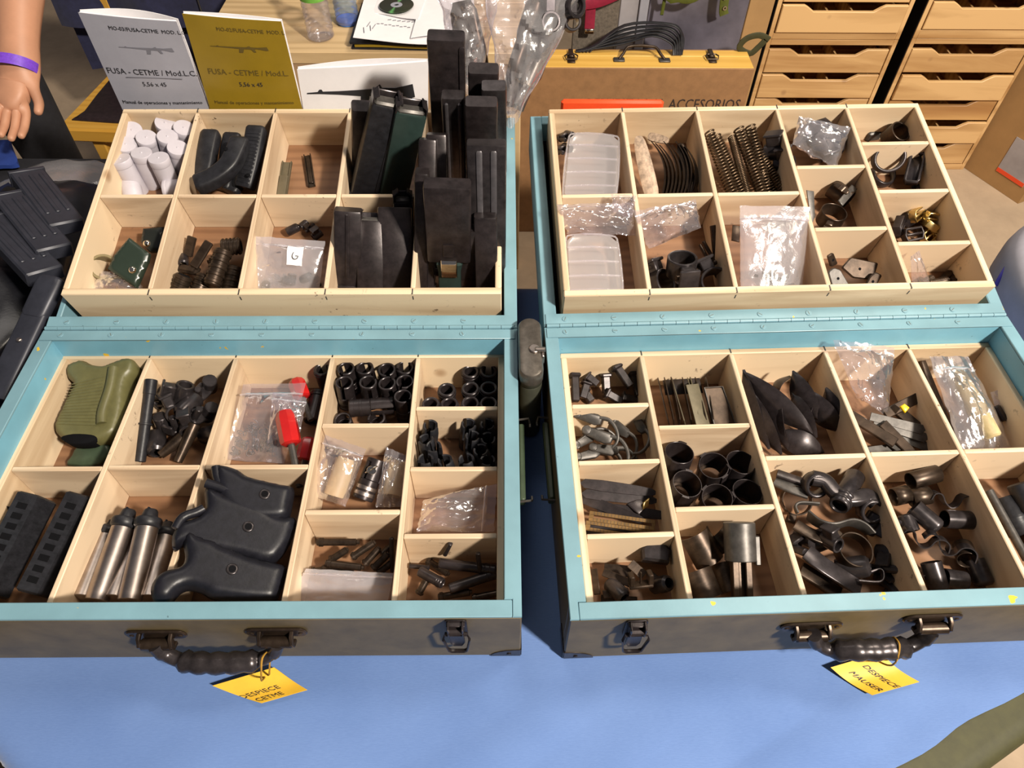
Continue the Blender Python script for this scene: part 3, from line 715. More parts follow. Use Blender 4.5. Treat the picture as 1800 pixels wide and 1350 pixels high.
# ------------------------------------------------------------------ chair, people
seat_z = -.33
c0 = at_z(97, 226, seat_z); c1 = at_z(250, 232, seat_z); c2 = at_z(175, 130, seat_z)
dx = (c1 - c0); dx.z = 0; dx.normalize(); dy = V((-dx.y, dx.x, 0))
MCH = Matrix.Translation(c0) @ Matrix((dx, dy, V((0, 0, 1)))).transposed().to_4x4()
sw = .46; sd = .44
many('wooden_chair', [('seat_frame', G().plate([(0, 0), (sw, 0), (sw - .03, sd), (.03, sd)], -.045, 0, .006), M_chair),
    ('seat_pad', G().loft([tuple(p) for p in smoothp([(.06, .045), (sw - .06, .045), (sw - .05, .09), (sw - .08, sd - .05), (.08, sd - .05), (.05, .09)], 3, True)], [(.0, -.002), (0, .003), (.006, .009), (.014, .012)]), M_leath)] +
    [('leg', G().box(x - .02, x + .02, y - .02, y + .02, -.42, -.045, .004), M_chair) for x, y in ((.09, .05), (sw - .09, .05))] +
    [('back_post', G().box(x - .02, x + .02, sd - .02, sd + .02, -.42, .42, .004), M_chair) for x in (.05, sw - .05)] +
    [('back_rail', G().box(.05, sw - .05, sd - .012, sd + .012, z, z + .06, .004), M_chair) for z in (.18, .34)],
    'yellow varnished wooden chair with a dark padded seat, behind the low table', 'chair', MCH)

def skin(name, J, E, mat, parent=None, lvl=2, root=0):
    names = list(J); me = bpy.data.meshes.new(name)
    me.from_pydata([J[n][0] for n in names], [(names.index(a), names.index(b)) for a, b in E], [])
    o = link(name, me, parent); me.materials.append(mat)
    o.modifiers.new('skin', 'SKIN')
    for i, n in enumerate(names):
        r = J[n][1]; sv = me.skin_vertices[0].data[i]; sv.radius = r if isinstance(r, tuple) else (r, r); sv.use_root = (i == root)
    o.modifiers['skin'].use_smooth_shade = True
    s_ = o.modifiers.new('sub', 'SUBSURF'); s_.levels = lvl; s_.render_levels = lvl
    return o
def person(label, base, yaw, shirt, pants, arm_to=None, band=False, jacket=None, hem=.86):
    """1.74 m standing figure; the right arm is posed through arm_to (elbow, wrist) in world space"""
    p = bpy.data.objects.new('person', None); COL.objects.link(p); p.matrix_world = Matrix.Translation(base) @ RZ(yaw); tag(p, label, 'person')
    MI = p.matrix_world.inverted()
    J = D(pelvis=((0, 0, .95), (.15, .10)), waist=((0, 0, 1.08), (.13, .09)), chest=((0, .01, 1.28), (.15, .10)), neckb=((0, 0, 1.45), (.07, .07)), neck=((0, -.01, 1.50), .055), head=((0, -.02, 1.60), (.075, .09)), crown=((0, -.01, 1.69), (.07, .085)))
    E = [('pelvis', 'waist'), ('waist', 'chest'), ('chest', 'neckb'), ('neckb', 'neck'), ('neck', 'head'), ('head', 'crown')]
    for s_, k in ((-1, 'l'), (1, 'r')):
        J.update({'hip' + k: ((s_ * .09, 0, .90), .085), 'kne' + k: ((s_ * .10, -.01, .50), .056), 'ank' + k: ((s_ * .10, .02, .09), .038), 'toe' + k: ((s_ * .11, -.14, .04), .032),
                  'sho' + k: ((s_ * .17, 0, 1.42), .062)})
        el, wr = (V((s_ * .24, .03, 1.14)), V((s_ * .25, -.06, .90)))
        if k == 'r': el, wr = V((.25, .12, 1.13)), V((.10, .20, .95))
        if arm_to and k == 'l': el, wr = MI @ arm_to[0], MI @ arm_to[1]
        q_ = 1.16 if arm_to and k == 'l' else 1.0
        J.update({'elb' + k: (el, .045 * q_), 'fam' + k: (el.lerp(wr, .35), .045 * q_), 'wri' + k: (wr, (.034 * q_, .028 * q_))})
        E += [('pelvis', 'hip' + k), ('hip' + k, 'kne' + k), ('kne' + k, 'ank' + k), ('ank' + k, 'toe' + k), ('chest', 'sho' + k), ('sho' + k, 'elb' + k), ('elb' + k, 'fam' + k), ('fam' + k, 'wri' + k)]
        d = (wr - el).normalized(); sd_ = d.cross(V((0, 1, 0))); sd_ = sd_.normalized() if sd_.length > .1 else V((0, 1, 0))
        if k == 'l': sd_ = -sd_
        fw_ = sd_.cross(d).normalized()
        pm = wr + d * .055; J['plm' + k] = (pm, (.034, .018)); E.append(('wri' + k, 'plm' + k))
        for i, (o_, L) in enumerate(((-.026, .070), (-.009, .080), (.009, .075), (.025, .058))):
            a = pm + sd_ * o_ + d * .028; b = a + d * L * .5 + fw_ * .010; c = b + d * L * .42 + fw_ * .024
            J.update({f'f{i}a{k}': (a, .0095), f'f{i}b{k}': (b, .0088), f'f{i}c{k}': (c, .0075)}); E += [('plm' + k, f'f{i}a{k}'), (f'f{i}a{k}', f'f{i}b{k}'), (f'f{i}b{k}', f'f{i}c{k}')]
        a = wr + d * .03 - sd_ * .036 + fw_ * .008; b = a + d * .034 - sd_ * .016 + fw_ * .010; c = b + d * .028 + fw_ * .010
        J.update({f't1{k}': (a, .012), f't2{k}': (b, .0105), f't3{k}': (c, .0085)}); E += [('wri' + k, f't1{k}'), (f't1{k}', f't2{k}'), (f't2{k}', f't3{k}')]
    body = skin('body', J, E, M_skin, p)
    g = G()
    for s_ in (-1, 1): g.disc(.007, 0, .004, 10, .0015, TR(s_ * .03, -.103, 1.60) @ RX(90))
    link('eyes', g.mesh('eyes', M_hair), p)
    link('nose', G().lathe([(0, .0), (.014, .004), (.010, .03), (0, .05)], 8, TR(0, -.10, 1.575), closed=False).mesh('nose', M_skin), p)
    link('mouth', G().box(-.022, .022, -.106, -.098, 1.545, 1.551, .002).mesh('mouth', M_red), p)
    for s_ in (-1, 1): link('ear', G().disc(.026, -.006, .006, 12, .004, TR(s_ * .088, 0, 1.60) @ RY(90)).mesh('ear', M_skin), p)
    link('hair', G().grid(24, 10, lambda a, b: ((.093 * cos(2 * pi * a)) * sqrt(max(0, 1 - (b * .98) ** 2)), .01 + .108 * sin(2 * pi * a) * sqrt(max(0, 1 - (b * .98) ** 2)), 1.645 + .115 * b)).mesh('hair', M_hair, 80), p)
    K = lambda n, k: (J[n][0], tuple(x * k for x in (J[n][1] if isinstance(J[n][1], tuple) else (J[n][1],) * 2)))
    sj = D(waist=((0, 0, 1.08), (.16, .12)), chest=((0, .01, 1.28), (.175, .125)), neckb=((0, 0, 1.44), (.085, .085)))
    se = [('waist', 'chest'), ('chest', 'neckb')]
    for k in 'lr':
        sj['sho' + k] = K('sho' + k, 1.2); mid = V(J['sho' + k][0]).lerp(V(J['elb' + k][0]), .62); sj['slv' + k] = (mid, .068); se += [('chest', 'sho' + k), ('sho' + k, 'slv' + k)]
    skin('shirt', sj, se, shirt, p, 2, 1)
    link('shirt_tail', G().grid(28, 8, lambda a, b: ((.205 - .03 * b) * cos(2 * pi * a), (.155 - .025 * b) * sin(2 * pi * a), hem + (1.33 - hem) * b), .004).mesh('shirt_tail', shirt, 80), p)
    tj = D(pelvis=((0, 0, .93), (.16, .115))); te = []
    for k in 'lr':
        tj['hip' + k] = K('hip' + k, 1.14); tj['kne' + k] = K('kne' + k, 1.3); tj['cuf' + k] = (V(J['ank' + k][0]) + V((0, -.005, .03)), .058); te += [('pelvis', 'hip' + k), ('hip' + k, 'kne' + k), ('kne' + k, 'cuf' + k)]
    skin('trousers', tj, te, pants, p)
    for k, s_ in (('l', -1), ('r', 1)):
        link('shoe', G().loft([tuple(q) for q in smoothp([(s_ * .10 - .045, .07), (s_ * .10 - .05, -.08), (s_ * .11, -.20), (s_ * .11 + .05, -.08), (s_ * .10 + .045, .07)], 4, True)], [(.004, 0), (0, .01), (.004, .05), (.02, .085)]).mesh('shoe', M_blk, 50), p)
    if band:
        wr = J['wril'][0]; d = (V(J['wril'][0]) - V(J['elbl'][0])).normalized(); q = wr - d * .012
        link('wristband', G().sweep([q - d * .011, q + d * .011], circ(.046, 20, .041), (0, 1, 0), caps=False).mesh('wristband', M_purple, 80), p)
    return p
we = at_d(46, -170, 1.52); ww = at_d(26, 128, 1.50)
person('person in a navy shirt and black trousers, purple band around the wrist, arm hanging down', V((-1.37, 1.70, -.75)), 12, M_cotN, M_blk, (we, ww), True, hem=.80)
person('person in blue jeans and a navy jacket standing beyond the two manuals', V((-1.26, 2.95, -.75)), 10, M_cotN, M_denim, hem=.70)

def jk(a, b):
    u = (a - .5) * .66; t = b * .86 - .34
    z = .44 + .012 - (abs(t) if True else 0) * .98
    yy = sd + (.035 if t > 0 else -.035) * min(1, abs(t) * 14) + (.02 * noise.noise(V((u * 9, t * 6, 2))) + .012 * sin(u * 26 + t * 3)) * min(1, abs(t) * 3)
    return (sw / 2 + u * (1 + .10 * abs(t)), yy, z)
many('navy_jacket', [('cloth', G().grid(44, 30, jk, .006), M_cotN), ('zip', G().tube([V(jk(.72, .02 + .36 * i / 12)) + V((0, -.006, 0)) for i in range(13)], .0025, 5), M_phos)], 'navy jacket hanging over the back of the wooden chair', 'jacket', MCH, smooth=70)

q = at_z(-12, 238, -.06)
many('round_canteen', [('body', G().lathe([(0, -.05), (.085, -.05), (.10, -.035), (.10, .035), (.085, .05), (0, .05)], 32, closed=False), plain('dark_canteen_cloth', (.06, .05, .04), .8, 0, .2, 40, .2)), ('rim_band', G().lathe([(.0995, -.022), (.104, -.022), (.106, -.019), (.106, .019), (.104, .022), (.0995, .022)], 32), plain('pale_rim', (.26, .26, .19), .7, 0, .1, 40, .1))], 'round dark canteen with a pale rim band, standing on edge at the left border', 'canteen', TR(q.x - .02, q.y, .046) @ RZ(-35) @ RY(80), smooth=50)

C4 = [at_z(-60, 262, -.058), at_z(26, 262, -.058), at_z(40, 302, -.058), at_z(-60, 312, -.058)]
one('blue_cloth', G().grid(14, 10, lambda a, b: (C4[0] * (1 - a) + C4[1] * a) * (1 - b) + (C4[3] * (1 - a) + C4[2] * a) * b + V((0, 0, .012 + .006 * noise.noise(V((a * 4, b * 4, 2))))), .010), M_rbl, 'folded royal blue cloth at the left border behind the grey magazines', 'cloth', smooth=80)

# ------------------------------------------------------------------ pine table behind, with papers and bottles
yT = at_z(500, 92, 0).y
bt = bpy.data.objects.new('pine_table', None); COL.objects.link(bt); tag(bt, 'plain pine table behind the left chest carrying papers and two water bottles', 'table')
tx0, tx1 = -.80, .03
for i in range(5):
    a = yT + .72 * i / 5; link('plank', G().box(tx0, tx1, a + .0008, a + .144 - .0008, -.03, 0, .0015).mesh('plank', M_tw), bt)
link('apron', G().box(tx0 + .01, tx1 - .01, yT + .004, yT + .024, -.16, -.03, .001).mesh('apron', M_twf), bt)
for lx, ly in ((tx0 + .04, yT + .06), (tx1 - .04, yT + .06), (tx0 + .04, yT + .66), (tx1 - .04, yT + .66)): link('leg', G().box(lx - .03, lx + .03, ly - .03, ly + .03, -.75, -.03, .003).mesh('leg', M_tw), bt)

def bottle(name, label, px, py, h, r, mat, base_mat, lab=None):
    P = at_z(px, py, 0)
    pr = [(0, .004), (r * .8, .001), (r, .006)]
    z = .012
    while z < h * .55:
        pr += [(r, z), (r * .93, z + .006), (r, z + .012)]; z += .0145
    pr += [(r, z + .002), (r * 1.0, h * .66), (r * .75, h * .80), (r * .40, h * .90), (r * .38, h * .97), (r * .38, h)]
    pr2 = [(max(0, a - .0007), b + (.001 if i == 0 else 0)) for i, (a, b) in enumerate(pr)][::-1]
    ps = [('body', G().lathe(pr, 28, closed=False), mat), ('cap', G().lathe([(0, h + .014), (r * .43, h + .013), (r * .44, h - .002), (r * .40, h - .002)], 18, closed=False), base_mat)]
    if lab: ps.append(('label', G().lathe([(r * 1.012, h * .60), (r * 1.012, h * .70), (r * 1.004, h * .70), (r * 1.004, h * .60)], 28), lab))
    if base_mat is M_wb: ps.append(('base', G().lathe([(0, .0015), (r * .9, .0015), (r * .96, .012), (0, .012)], 24, closed=False), base_mat))
    many(name, ps, label, 'bottle', Matrix.Translation(P), smooth=60)
M_wb = plain('blue_bottle_base', (.05, .20, .62), .2, 0, .1, 30, 0)
M_lab = plain('green_label', (.16, .40, .06), .4, 0, .3, 40, 0)
bottle('water_bottle', 'clear ribbed water bottle on the pine table, the left one of two', 565, 66, .165, .034, M_film, M_white, M_lab)
M_bluef = film('blue_tinted_film', (.62, .78, .97), clear=.74, milk=.14)
bottle('water_bottle', 'bluish ribbed water bottle with a blue base, beside the paper pile', 612, 40, .150, .031, M_bluef, M_wb)

# pile of folders, papers and a disc
def sheet(pts, z, th, mat, name, label, cat, curl=0, nx=12, ny=8, sub=()):
    C = [at_z(x, y, z) for x, y in pts]
    def f(a, b):
        p = (C[0] * (1 - a) + C[1] * a) * (1 - b) + (C[3] * (1 - a) + C[2] * a) * b
        return p + V((0, 0, curl * ((1 - a) ** 3) * 1.0 + .0012 * sin(7 * a + 4 * b)))
    r = one(name, G().grid(nx, ny, f, th), mat, label, cat, smooth=70)
    return r, f
for i, (dx_, m, lb) in enumerate(((0, M_blackp, 'bottom black folder of the paper pile on the pine table'), (5, M_goldp, 'thin yellowish folder between two black ones in the paper pile'), (-4, M_blackp, 'upper black folder of the paper pile on the pine table'))):
    sheet([(618 + dx_, 84 - 5 * i), (812, 88 - 5 * i), (820, 8), (640 + dx_, 4)], .004 + .007 * i, .0055, m, 'document_folder', lb, 'folder')
sp, fp = sheet([(622, 74), (790, 78), (815, -30), (655, -40)], .028, .0012, M_paper, 'paper_sheet', 'wide sheet of scribbled paper on top of the folders, its left end curling up', 'paper', .012)
sheet([(722, 66), (838, 52), (830, -30), (745, -12)], .034, .0012, M_paper, 'paper_sheet', 'blank white sheet lying askew beside the disc sleeve', 'paper')
def scrib(f, items, lift=.0012):
    g = G()
    for a, b, da, db in items:
        p, q = f(a, b), f(a + da, b + db); p.z += lift; q.z += lift; g.tube([p, (p + q) / 2, q], .0009, 4)
    return g
sc = [(.08 + .03 * k, .14 + .02 * (k % 3), .02, .07 * (1 if k % 2 else -1)) for k in range(4)] + [(.30 + .05 * k, .30, .035, .012) for k in range(6)] + [(.2 + .04 * k, .22 + .01 * (k % 2), .03, .004) for k in range(9)]
link('writing', scrib(fp, sc, .0016).mesh('writing', M_inkf), sp); 
sl_, fs = sheet([(655, 22), (735, 34), (752, -16), (676, -24)], .036, .0015, M_paper, 'disc_sleeve', 'white paper sleeve under the compact disc on the paper pile', 'sleeve')
M_cd, n_, b_ = nt('disc_painted_glint'); 
_v = coord(n_, 1.0); gr = N(n_, 'ShaderNodeTexGradient', gradient_type='RADIAL'); n_.links.new(_v, gr.inputs[0])
r_cd = ramp(n_, gr.outputs[0], [(0, (.07, .075, .06)), (.13, (.07, .08, .06)), (.16, (.25, .75, .25)), (.19, (.06, .09, .05)), (.40, (.10, .10, .07)), (.62, (.06, .07, .05)), (.66, (.30, .75, .28)), (.70, (.07, .07, .05)), (1, (.07, .075, .06))])  # green reflection streaks of the disc painted into its base colour
n_.links.new(r_cd.outputs[0], b_.inputs['Base Color']); b_.inputs['Metallic'].default_value = .6; b_.inputs['Roughness'].default_value = .3
P = at_z(697, 9, .0425); rr = .045
many('compact_disc', [('disc', G().lathe([(.016, 0), (rr, 0), (rr, .0012), (.016, .0012)], 40), M_cd), ('hub', G().lathe([(.006, 0), (.0155, 0), (.0155, .0013), (.006, .0013)], 24), M_greyp)], 'dark compact disc with painted green glints on the white sleeve', 'disc', Matrix.Translation(P) @ RZ(20))

# ------------------------------------------------------------------ booklets standing behind the left tray
def booklet(label, bl, br, tr_, tl, yb, ytop, cover, pagemat, lines, open_=.0, tsz=.0085):
    """cover corners from pixels on the plane from y = yb (bottom) to ytop"""
    B0, B1 = at_y(*bl, yb), at_y(*br, yb); T1, T0 = at_y(*tr_, ytop), at_y(*tl, ytop)
    X = (B1 - B0); W_ = X.length; Y_ = ((T0 - B0) + (T1 - B1)) / 2; H_ = Y_.length
    nrm = X.cross(Y_).normalized()
    if nrm.y > 0: nrm = -nrm
    r = bpy.data.objects.new('booklet', None); COL.objects.link(r); tag(r, label, 'booklet')
    def q(a, b, d=0.0): return (B0 * (1 - a) + B1 * a) * (1 - b) + (T0 * (1 - a) + T1 * a) * b + nrm * (d - .0)
    bow = lambda a: .004 * sin(pi * a)
    link('front_cover', G().grid(14, 6, lambda a, b: q(a, b, bow(a) * .6), .0009).mesh('front_cover', cover, 60), r)
    link('pages', G().grid(14, 6, lambda a, b: q(a * .985 + .004, b * .995, bow(a) * .6 - .0018 - open_ * .35 * (1 - a) ** 1.0 * 0), .0035).mesh('pages', pagemat, 60), r)
    link('back_cover', G().grid(14, 6, lambda a, b: q(a, b * 1.0, -.006 - open_ * (sin(pi * min(1, a * 1.0)) * .9 + .1) - 0), .0009).mesh('back_cover', pagemat, 60), r)
    for s_, a, b, sz, mt in lines:
        cu = bpy.data.curves.new('t', 'FONT'); cu.body = s_; cu.size = sz; cu.align_x = 'CENTER'; cu.align_y = 'CENTER'; cu.extrude = .0002; cu.resolution_u = 2
        o = bpy.data.objects.new('t', cu); me = bpy.data.meshes.new_from_object(o); bpy.data.objects.remove(o)
        for v in me.vertices:
            aa = a + v.co.x / W_; v.co = q(aa, b + v.co.y / H_, bow(aa) * .6 + .0005 + v.co.z)
        me.materials.clear(); me.materials.append(mt); me.name = 'lettering'; link('lettering', me, r)
    return r, q, bow, W_, H_
yM = 1.118
rifle = [(0, .505), (.10, .52), (.12, .56), (.14, .56), (.15, .525), (.30, .53), (.62, .55), (.68, .62), (.70, .56), (.82, .55), (.98, .60), (1, .40), (.96, .38), (.80, .47), (.76, .45), (.78, .28), (.74, .27), (.70, .43), (.58, .44), (.55, .22), (.48, .22), (.50, .44), (.30, .47), (.12, .485), (0, .485)]
def print_shape(r, q, bow, ax, bx, ay, by, pts, mat, name='printed_rifle'):
    pp = [(ax + (bx - ax) * x, ay + (by - ay) * y) for x, y in pts]; g = G()
    n = len(pp); vs = [q(a, b, bow(a) * .6 + .0004) for a, b in pp] + [q(a, b, bow(a) * .6 + .0007) for a, b in pp]
    g.add(vs, [tuple(range(n)), tuple(range(2 * n - 1, n - 1, -1))] + [(i, (i + 1) % n, n + (i + 1) % n, n + i) for i in range(n)])
    link(name, g.mesh(name, mat, 0), r)
b1 = booklet('grey manual booklet standing behind the left tray, its pages slightly open', (216, 194), (368, 194), (310, 38), (137, 22), yM, yM - .012, M_greyp, M_paper,
    [('MO-03/FUSA-CETME  MOD. L.C.', .66, .885, .0085, M_ink), ('FUSA - CETME / Mod.L.C.', .52, .44, .0135, M_ink), ('5,56 x 45', .50, .31, .0105, M_ink), ('Manual de operaciones y mantenimiento', .50, .10, .0082, M_ink)], .016)
print_shape(*b1[:3], .28, .86, .60, .80, rifle, M_inkf)
link('rule', G().grid(6, 1, lambda a, b: b1[1](.22 + .62 * a, .385 + .005 * b, .0035), .0003).mesh('rule', M_inkf), b1[0])
b2 = booklet('olive gold manual booklet standing right of the grey one', (370, 194), (532, 194), (494, 38), (320, 24), yM, yM - .012, M_goldp, M_paper,
    [('MO-02/FUSA-CETME  MOD. L', .66, .885, .0085, M_inkg), ('FUSA - CETME / Mod.L.', .52, .44, .0135, M_inkg), ('5,56 x 45', .52, .31, .0105, M_ink), ('Manual de operaciones y mantenimiento', .50, .10, .0082, M_inkg)], .004)
print_shape(*b2[:3], .20, .80, .62, .80, rifle, M_inkg)
b3 = booklet('white booklet with a black rifle silhouette, behind the magazines', (534, 196), (752, 196), (752, 108), (522, 122), yM + .004, yM - .001, M_paper, M_paper, [], .012)
print_shape(*b3[:3], .05, .90, -.22, 1.12, rifle, M_ink)

# ------------------------------------------------------------------ accessories case, orange folder, boards
P = at_d(1128, 120, 2.05); zt = P.z
cx0, cx1 = at_y(905, 120, P.y).x, at_y(1326, 123, P.y).x
thk = at_z(1128, 86, zt).y - P.y
cs = bpy.data.objects.new('accessories_case', None); COL.objects.link(cs); tag(cs, 'brown hardboard case on edge with a yellow pine rim, latches and carrying handle', 'case')
link('front_panel', G().box(cx0, cx1, P.y, P.y + .006, -.75, zt - .001, .001).mesh('front_panel', M_case), cs)
link('back_panel', G().box(cx0, cx1, P.y + thk - .006, P.y + thk, -.75, zt - .001, .001).mesh('back_panel', M_case), cs)
link('rim_top', G().box(cx0, cx1, P.y + .006, P.y + thk * .62, zt - .02, zt, .002).mesh('rim_top', M_casetop), cs)
link('lid_rim', G().box(cx0, cx1, P.y + thk * .63, P.y + thk - .006, zt - .02, zt, .002).mesh('lid_rim', M_casetop), cs)
for xx in (cx0, cx1 - .018): link('rim_side', G().box(xx, xx + .018, P.y + .006, P.y + thk - .006, -.75, zt - .02, .001).mesh('rim_side', M_casetop), cs)
link('rim_bottom', G().box(cx0 + .018, cx1 - .018, P.y + .006, P.y + thk - .006, -.75, -.73).mesh('rim_bottom', M_casetop), cs)
for px in (1004, 1251):
    q = at_z(px, 104, zt)
    l_ = link('latch', G().box(-.011, .011, -.025, .03, 0, .004, .001).box(-.007, .007, .0, .045, .003, .010, .002).mesh('latch', M_brownst), cs, Matrix.Translation(q))
    link('latch_loop', G().tube([(-.016, -.012, .006), (-.019, .004, .008), (-.012, .014, .008), (.012, .014, .008), (.019, .004, .008), (.016, -.012, .006)], .002, 6, closed=True).mesh('latch_loop', M_brownst), l_)
h0_, h1_ = at_z(1088, 106, zt), at_z(1168, 107, zt)
hp = [h0_ + V((0, 0, .004)), h0_ + V((.012, .012, .014)), h0_ + V((.025, .030, .024)), h0_ + V((.05, .034, .027)), h1_ + V((-.05, .034, .027)), h1_ + V((-.025, .030, .024)), h1_ + V((-.012, .012, .014)), h1_ + V((0, 0, .004))]
link('carry_handle', G().sweep(smoothp(hp, 3), circ(.0045, 8, .004)).mesh('carry_handle', M_brownst, 70), cs)
for q in (h0_, h1_): link('handle_plate', G().box(q.x - .016, q.x + .016, q.y - .012, q.y + .010, zt, zt + .005, .0015).mesh('handle_plate', M_phos), cs)
def face_text(t, px, py, size, y, mat, par, bold=.0):
    q = at_y(px, py, y - .0008); return text_mesh(t, size, Matrix.Translation(q) @ RX(90) @ SCL(.78, 1, 1), mat, 'lettering', par, bold=bold)
face_text('REPUESTOS  Y  ACCESORIOS', 1166, 184, .046, P.y, plain('stencil_ink', (.035, .02, .015), .8, 0, .2, 40, 0), cs)
g = G()
for k in range(5): g.sweep(smoothp([(cx0 + .18 + .01 * k, P.y + thk * .8, zt + .004), (cx0 + .32, P.y + thk * .86 + .006 * k, zt + .025 + .010 * k), (cx0 + .40 + .012 * k, P.y + thk * .85, zt + .048 + .008 * k), (cx0 + .46 + .006 * k, P.y + thk * .75, zt + .03 + .006 * k), (cx0 + .47 + .004 * k, P.y + thk * .62, zt + .004)], 5), rrect(.014, .004, .0015, 2))
one('coiled_strap', g, M_blackp, 'black leather straps coiled on top of the accessories case', 'strap', smooth=70)
yO = 1.20; o0, o1 = at_y(986, 190, yO), at_y(1166, 190, yO); oz = at_y(1080, 178.5, yO).z
one('orange_folder', G().box(o0.x, o1.x, yO, yO + .012, oz - .19, oz, .004), M_orange, 'orange-red plastic folder standing between the right tray and the accessories case', 'folder')
one('gap_darkening_crate', G().box(o0.x + .01, o1.x + .35, yO - .03, yO + .25, -.75, oz - .19, .004), M_blk, 'crate behind the right lid, blackened to keep the gap dark, under the orange folder', 'crate')  # coloured black so the gap between the chests stays dark
def board(name, label, cat, pl, pr, y0, ztop, mat, z0=-.75, t=.02):
    a, b = at_y(pl, 40, y0).x, at_y(pr, 40, y0).x
    return one(name, G().box(a, b, y0, y0 + t, z0, ztop, .002), mat, label, cat)
M_felt = plain('grey_felt_board', (.135, .11, .085), .9, 0, .35, 130, .3)
M_pale = plain('pale_mottled_sheet', (.36, .34, .36), .4, 0, .35, 3, .1)
M_slate = plain('slate_sheet', (.12, .11, .14), .35, 0, .5, 4, .1)
yB = P.y + thk + .10
board('felt_board', 'grey speckled board standing behind the case, left of the pale sheet', 'board', 1008, 1086, yB, .35, M_felt)
board('pale_sheet', 'pale mottled board behind the case, beside the grey speckled one', 'board', 1087, 1120, yB + .01, .35, M_pale)
board('pale_sheet', 'narrow grey board with a dark edge between pale and slate ones', 'board', 1120.5, 1136, yB + .002, .35, M_greyp)
board('slate_sheet', 'dark slate board behind the case, right of the narrow grey one', 'board', 1137, 1308, yB + .02, .35, M_slate)
board('brown_panel', 'brown panel standing upright left of the drawer cabinets', 'board', 1309, 1352, yB + .05, .35, M_card)
# red strap, olive straps hanging in front of the boards
yS = yB - .03
def hang(name, label, pts, w_, mat, y, sub=()):
    P_ = [at_y(x, yy, y) for x, yy in pts]
    if pts[0][1] < -30: P_[0].z = .30; P_.insert(0, V((P_[0].x, y + .015, .354)))
    return many(name, [('webbing', G().sweep(smoothp(P_, 4), rrect(w_, .004, .0015, 2), (0, -1, 0)), mat)] + list(sub), label, 'strap', smooth=70)
q = at_y(1036, 51, yS)
hang('red_strap', 'dark red webbing strap with a metal end tip hanging before the boards', [(1040, -60), (1040, -8), (1038, 20), (1036, 50)], .030, M_strap, yS, [('end_tip', G().box(q.x - .014, q.x + .014, q.y - .004, q.y + .004, q.z - .014, q.z, .0015), M_chrome)])
hang('red_strap', 'dark red webbing strap crossing diagonally above the hanging one', [(1002, -50), (1000, 4), (1030, 8), (1060, 2), (1100, -16)], .028, M_strap, yS - .008)
hp_ = [at_y(1274, y_, yS - .004) for y_ in (-4, 14)]
hang('olive_strap', 'olive leather strap with punched holes hanging before the slate board', [(1274, -50), (1275, -10), (1273, 26)], .026, M_ols, yS, [('eyelet', G().lathe([(.003, 0), (.006, 0), (.006, .003), (.003, .003)], 10, Matrix.Translation(p) @ RX(90)), M_steel) for p in hp_])
hang('olive_strap', 'narrow pointed olive strap hanging left of the punched one', [(1180, -40), (1168, 0), (1163, 26)], .010, M_ols, yS)
hang('olive_strap', 'broad olive strap sagging at the top edge before the slate board', [(1160, -40), (1172, -22), (1195, -2), (1220, -2), (1250, -24)], .020, M_ols, yS - .01)
hang('olive_strap', 'loose olive canvas strap looped beside the drawer cabinets', [(1352, 70), (1335, 62), (1312, 68), (1300, 84), (1318, 94), (1332, 84), (1346, 70)], .018, M_olc, at_d(1325, 80, 2.1).y)

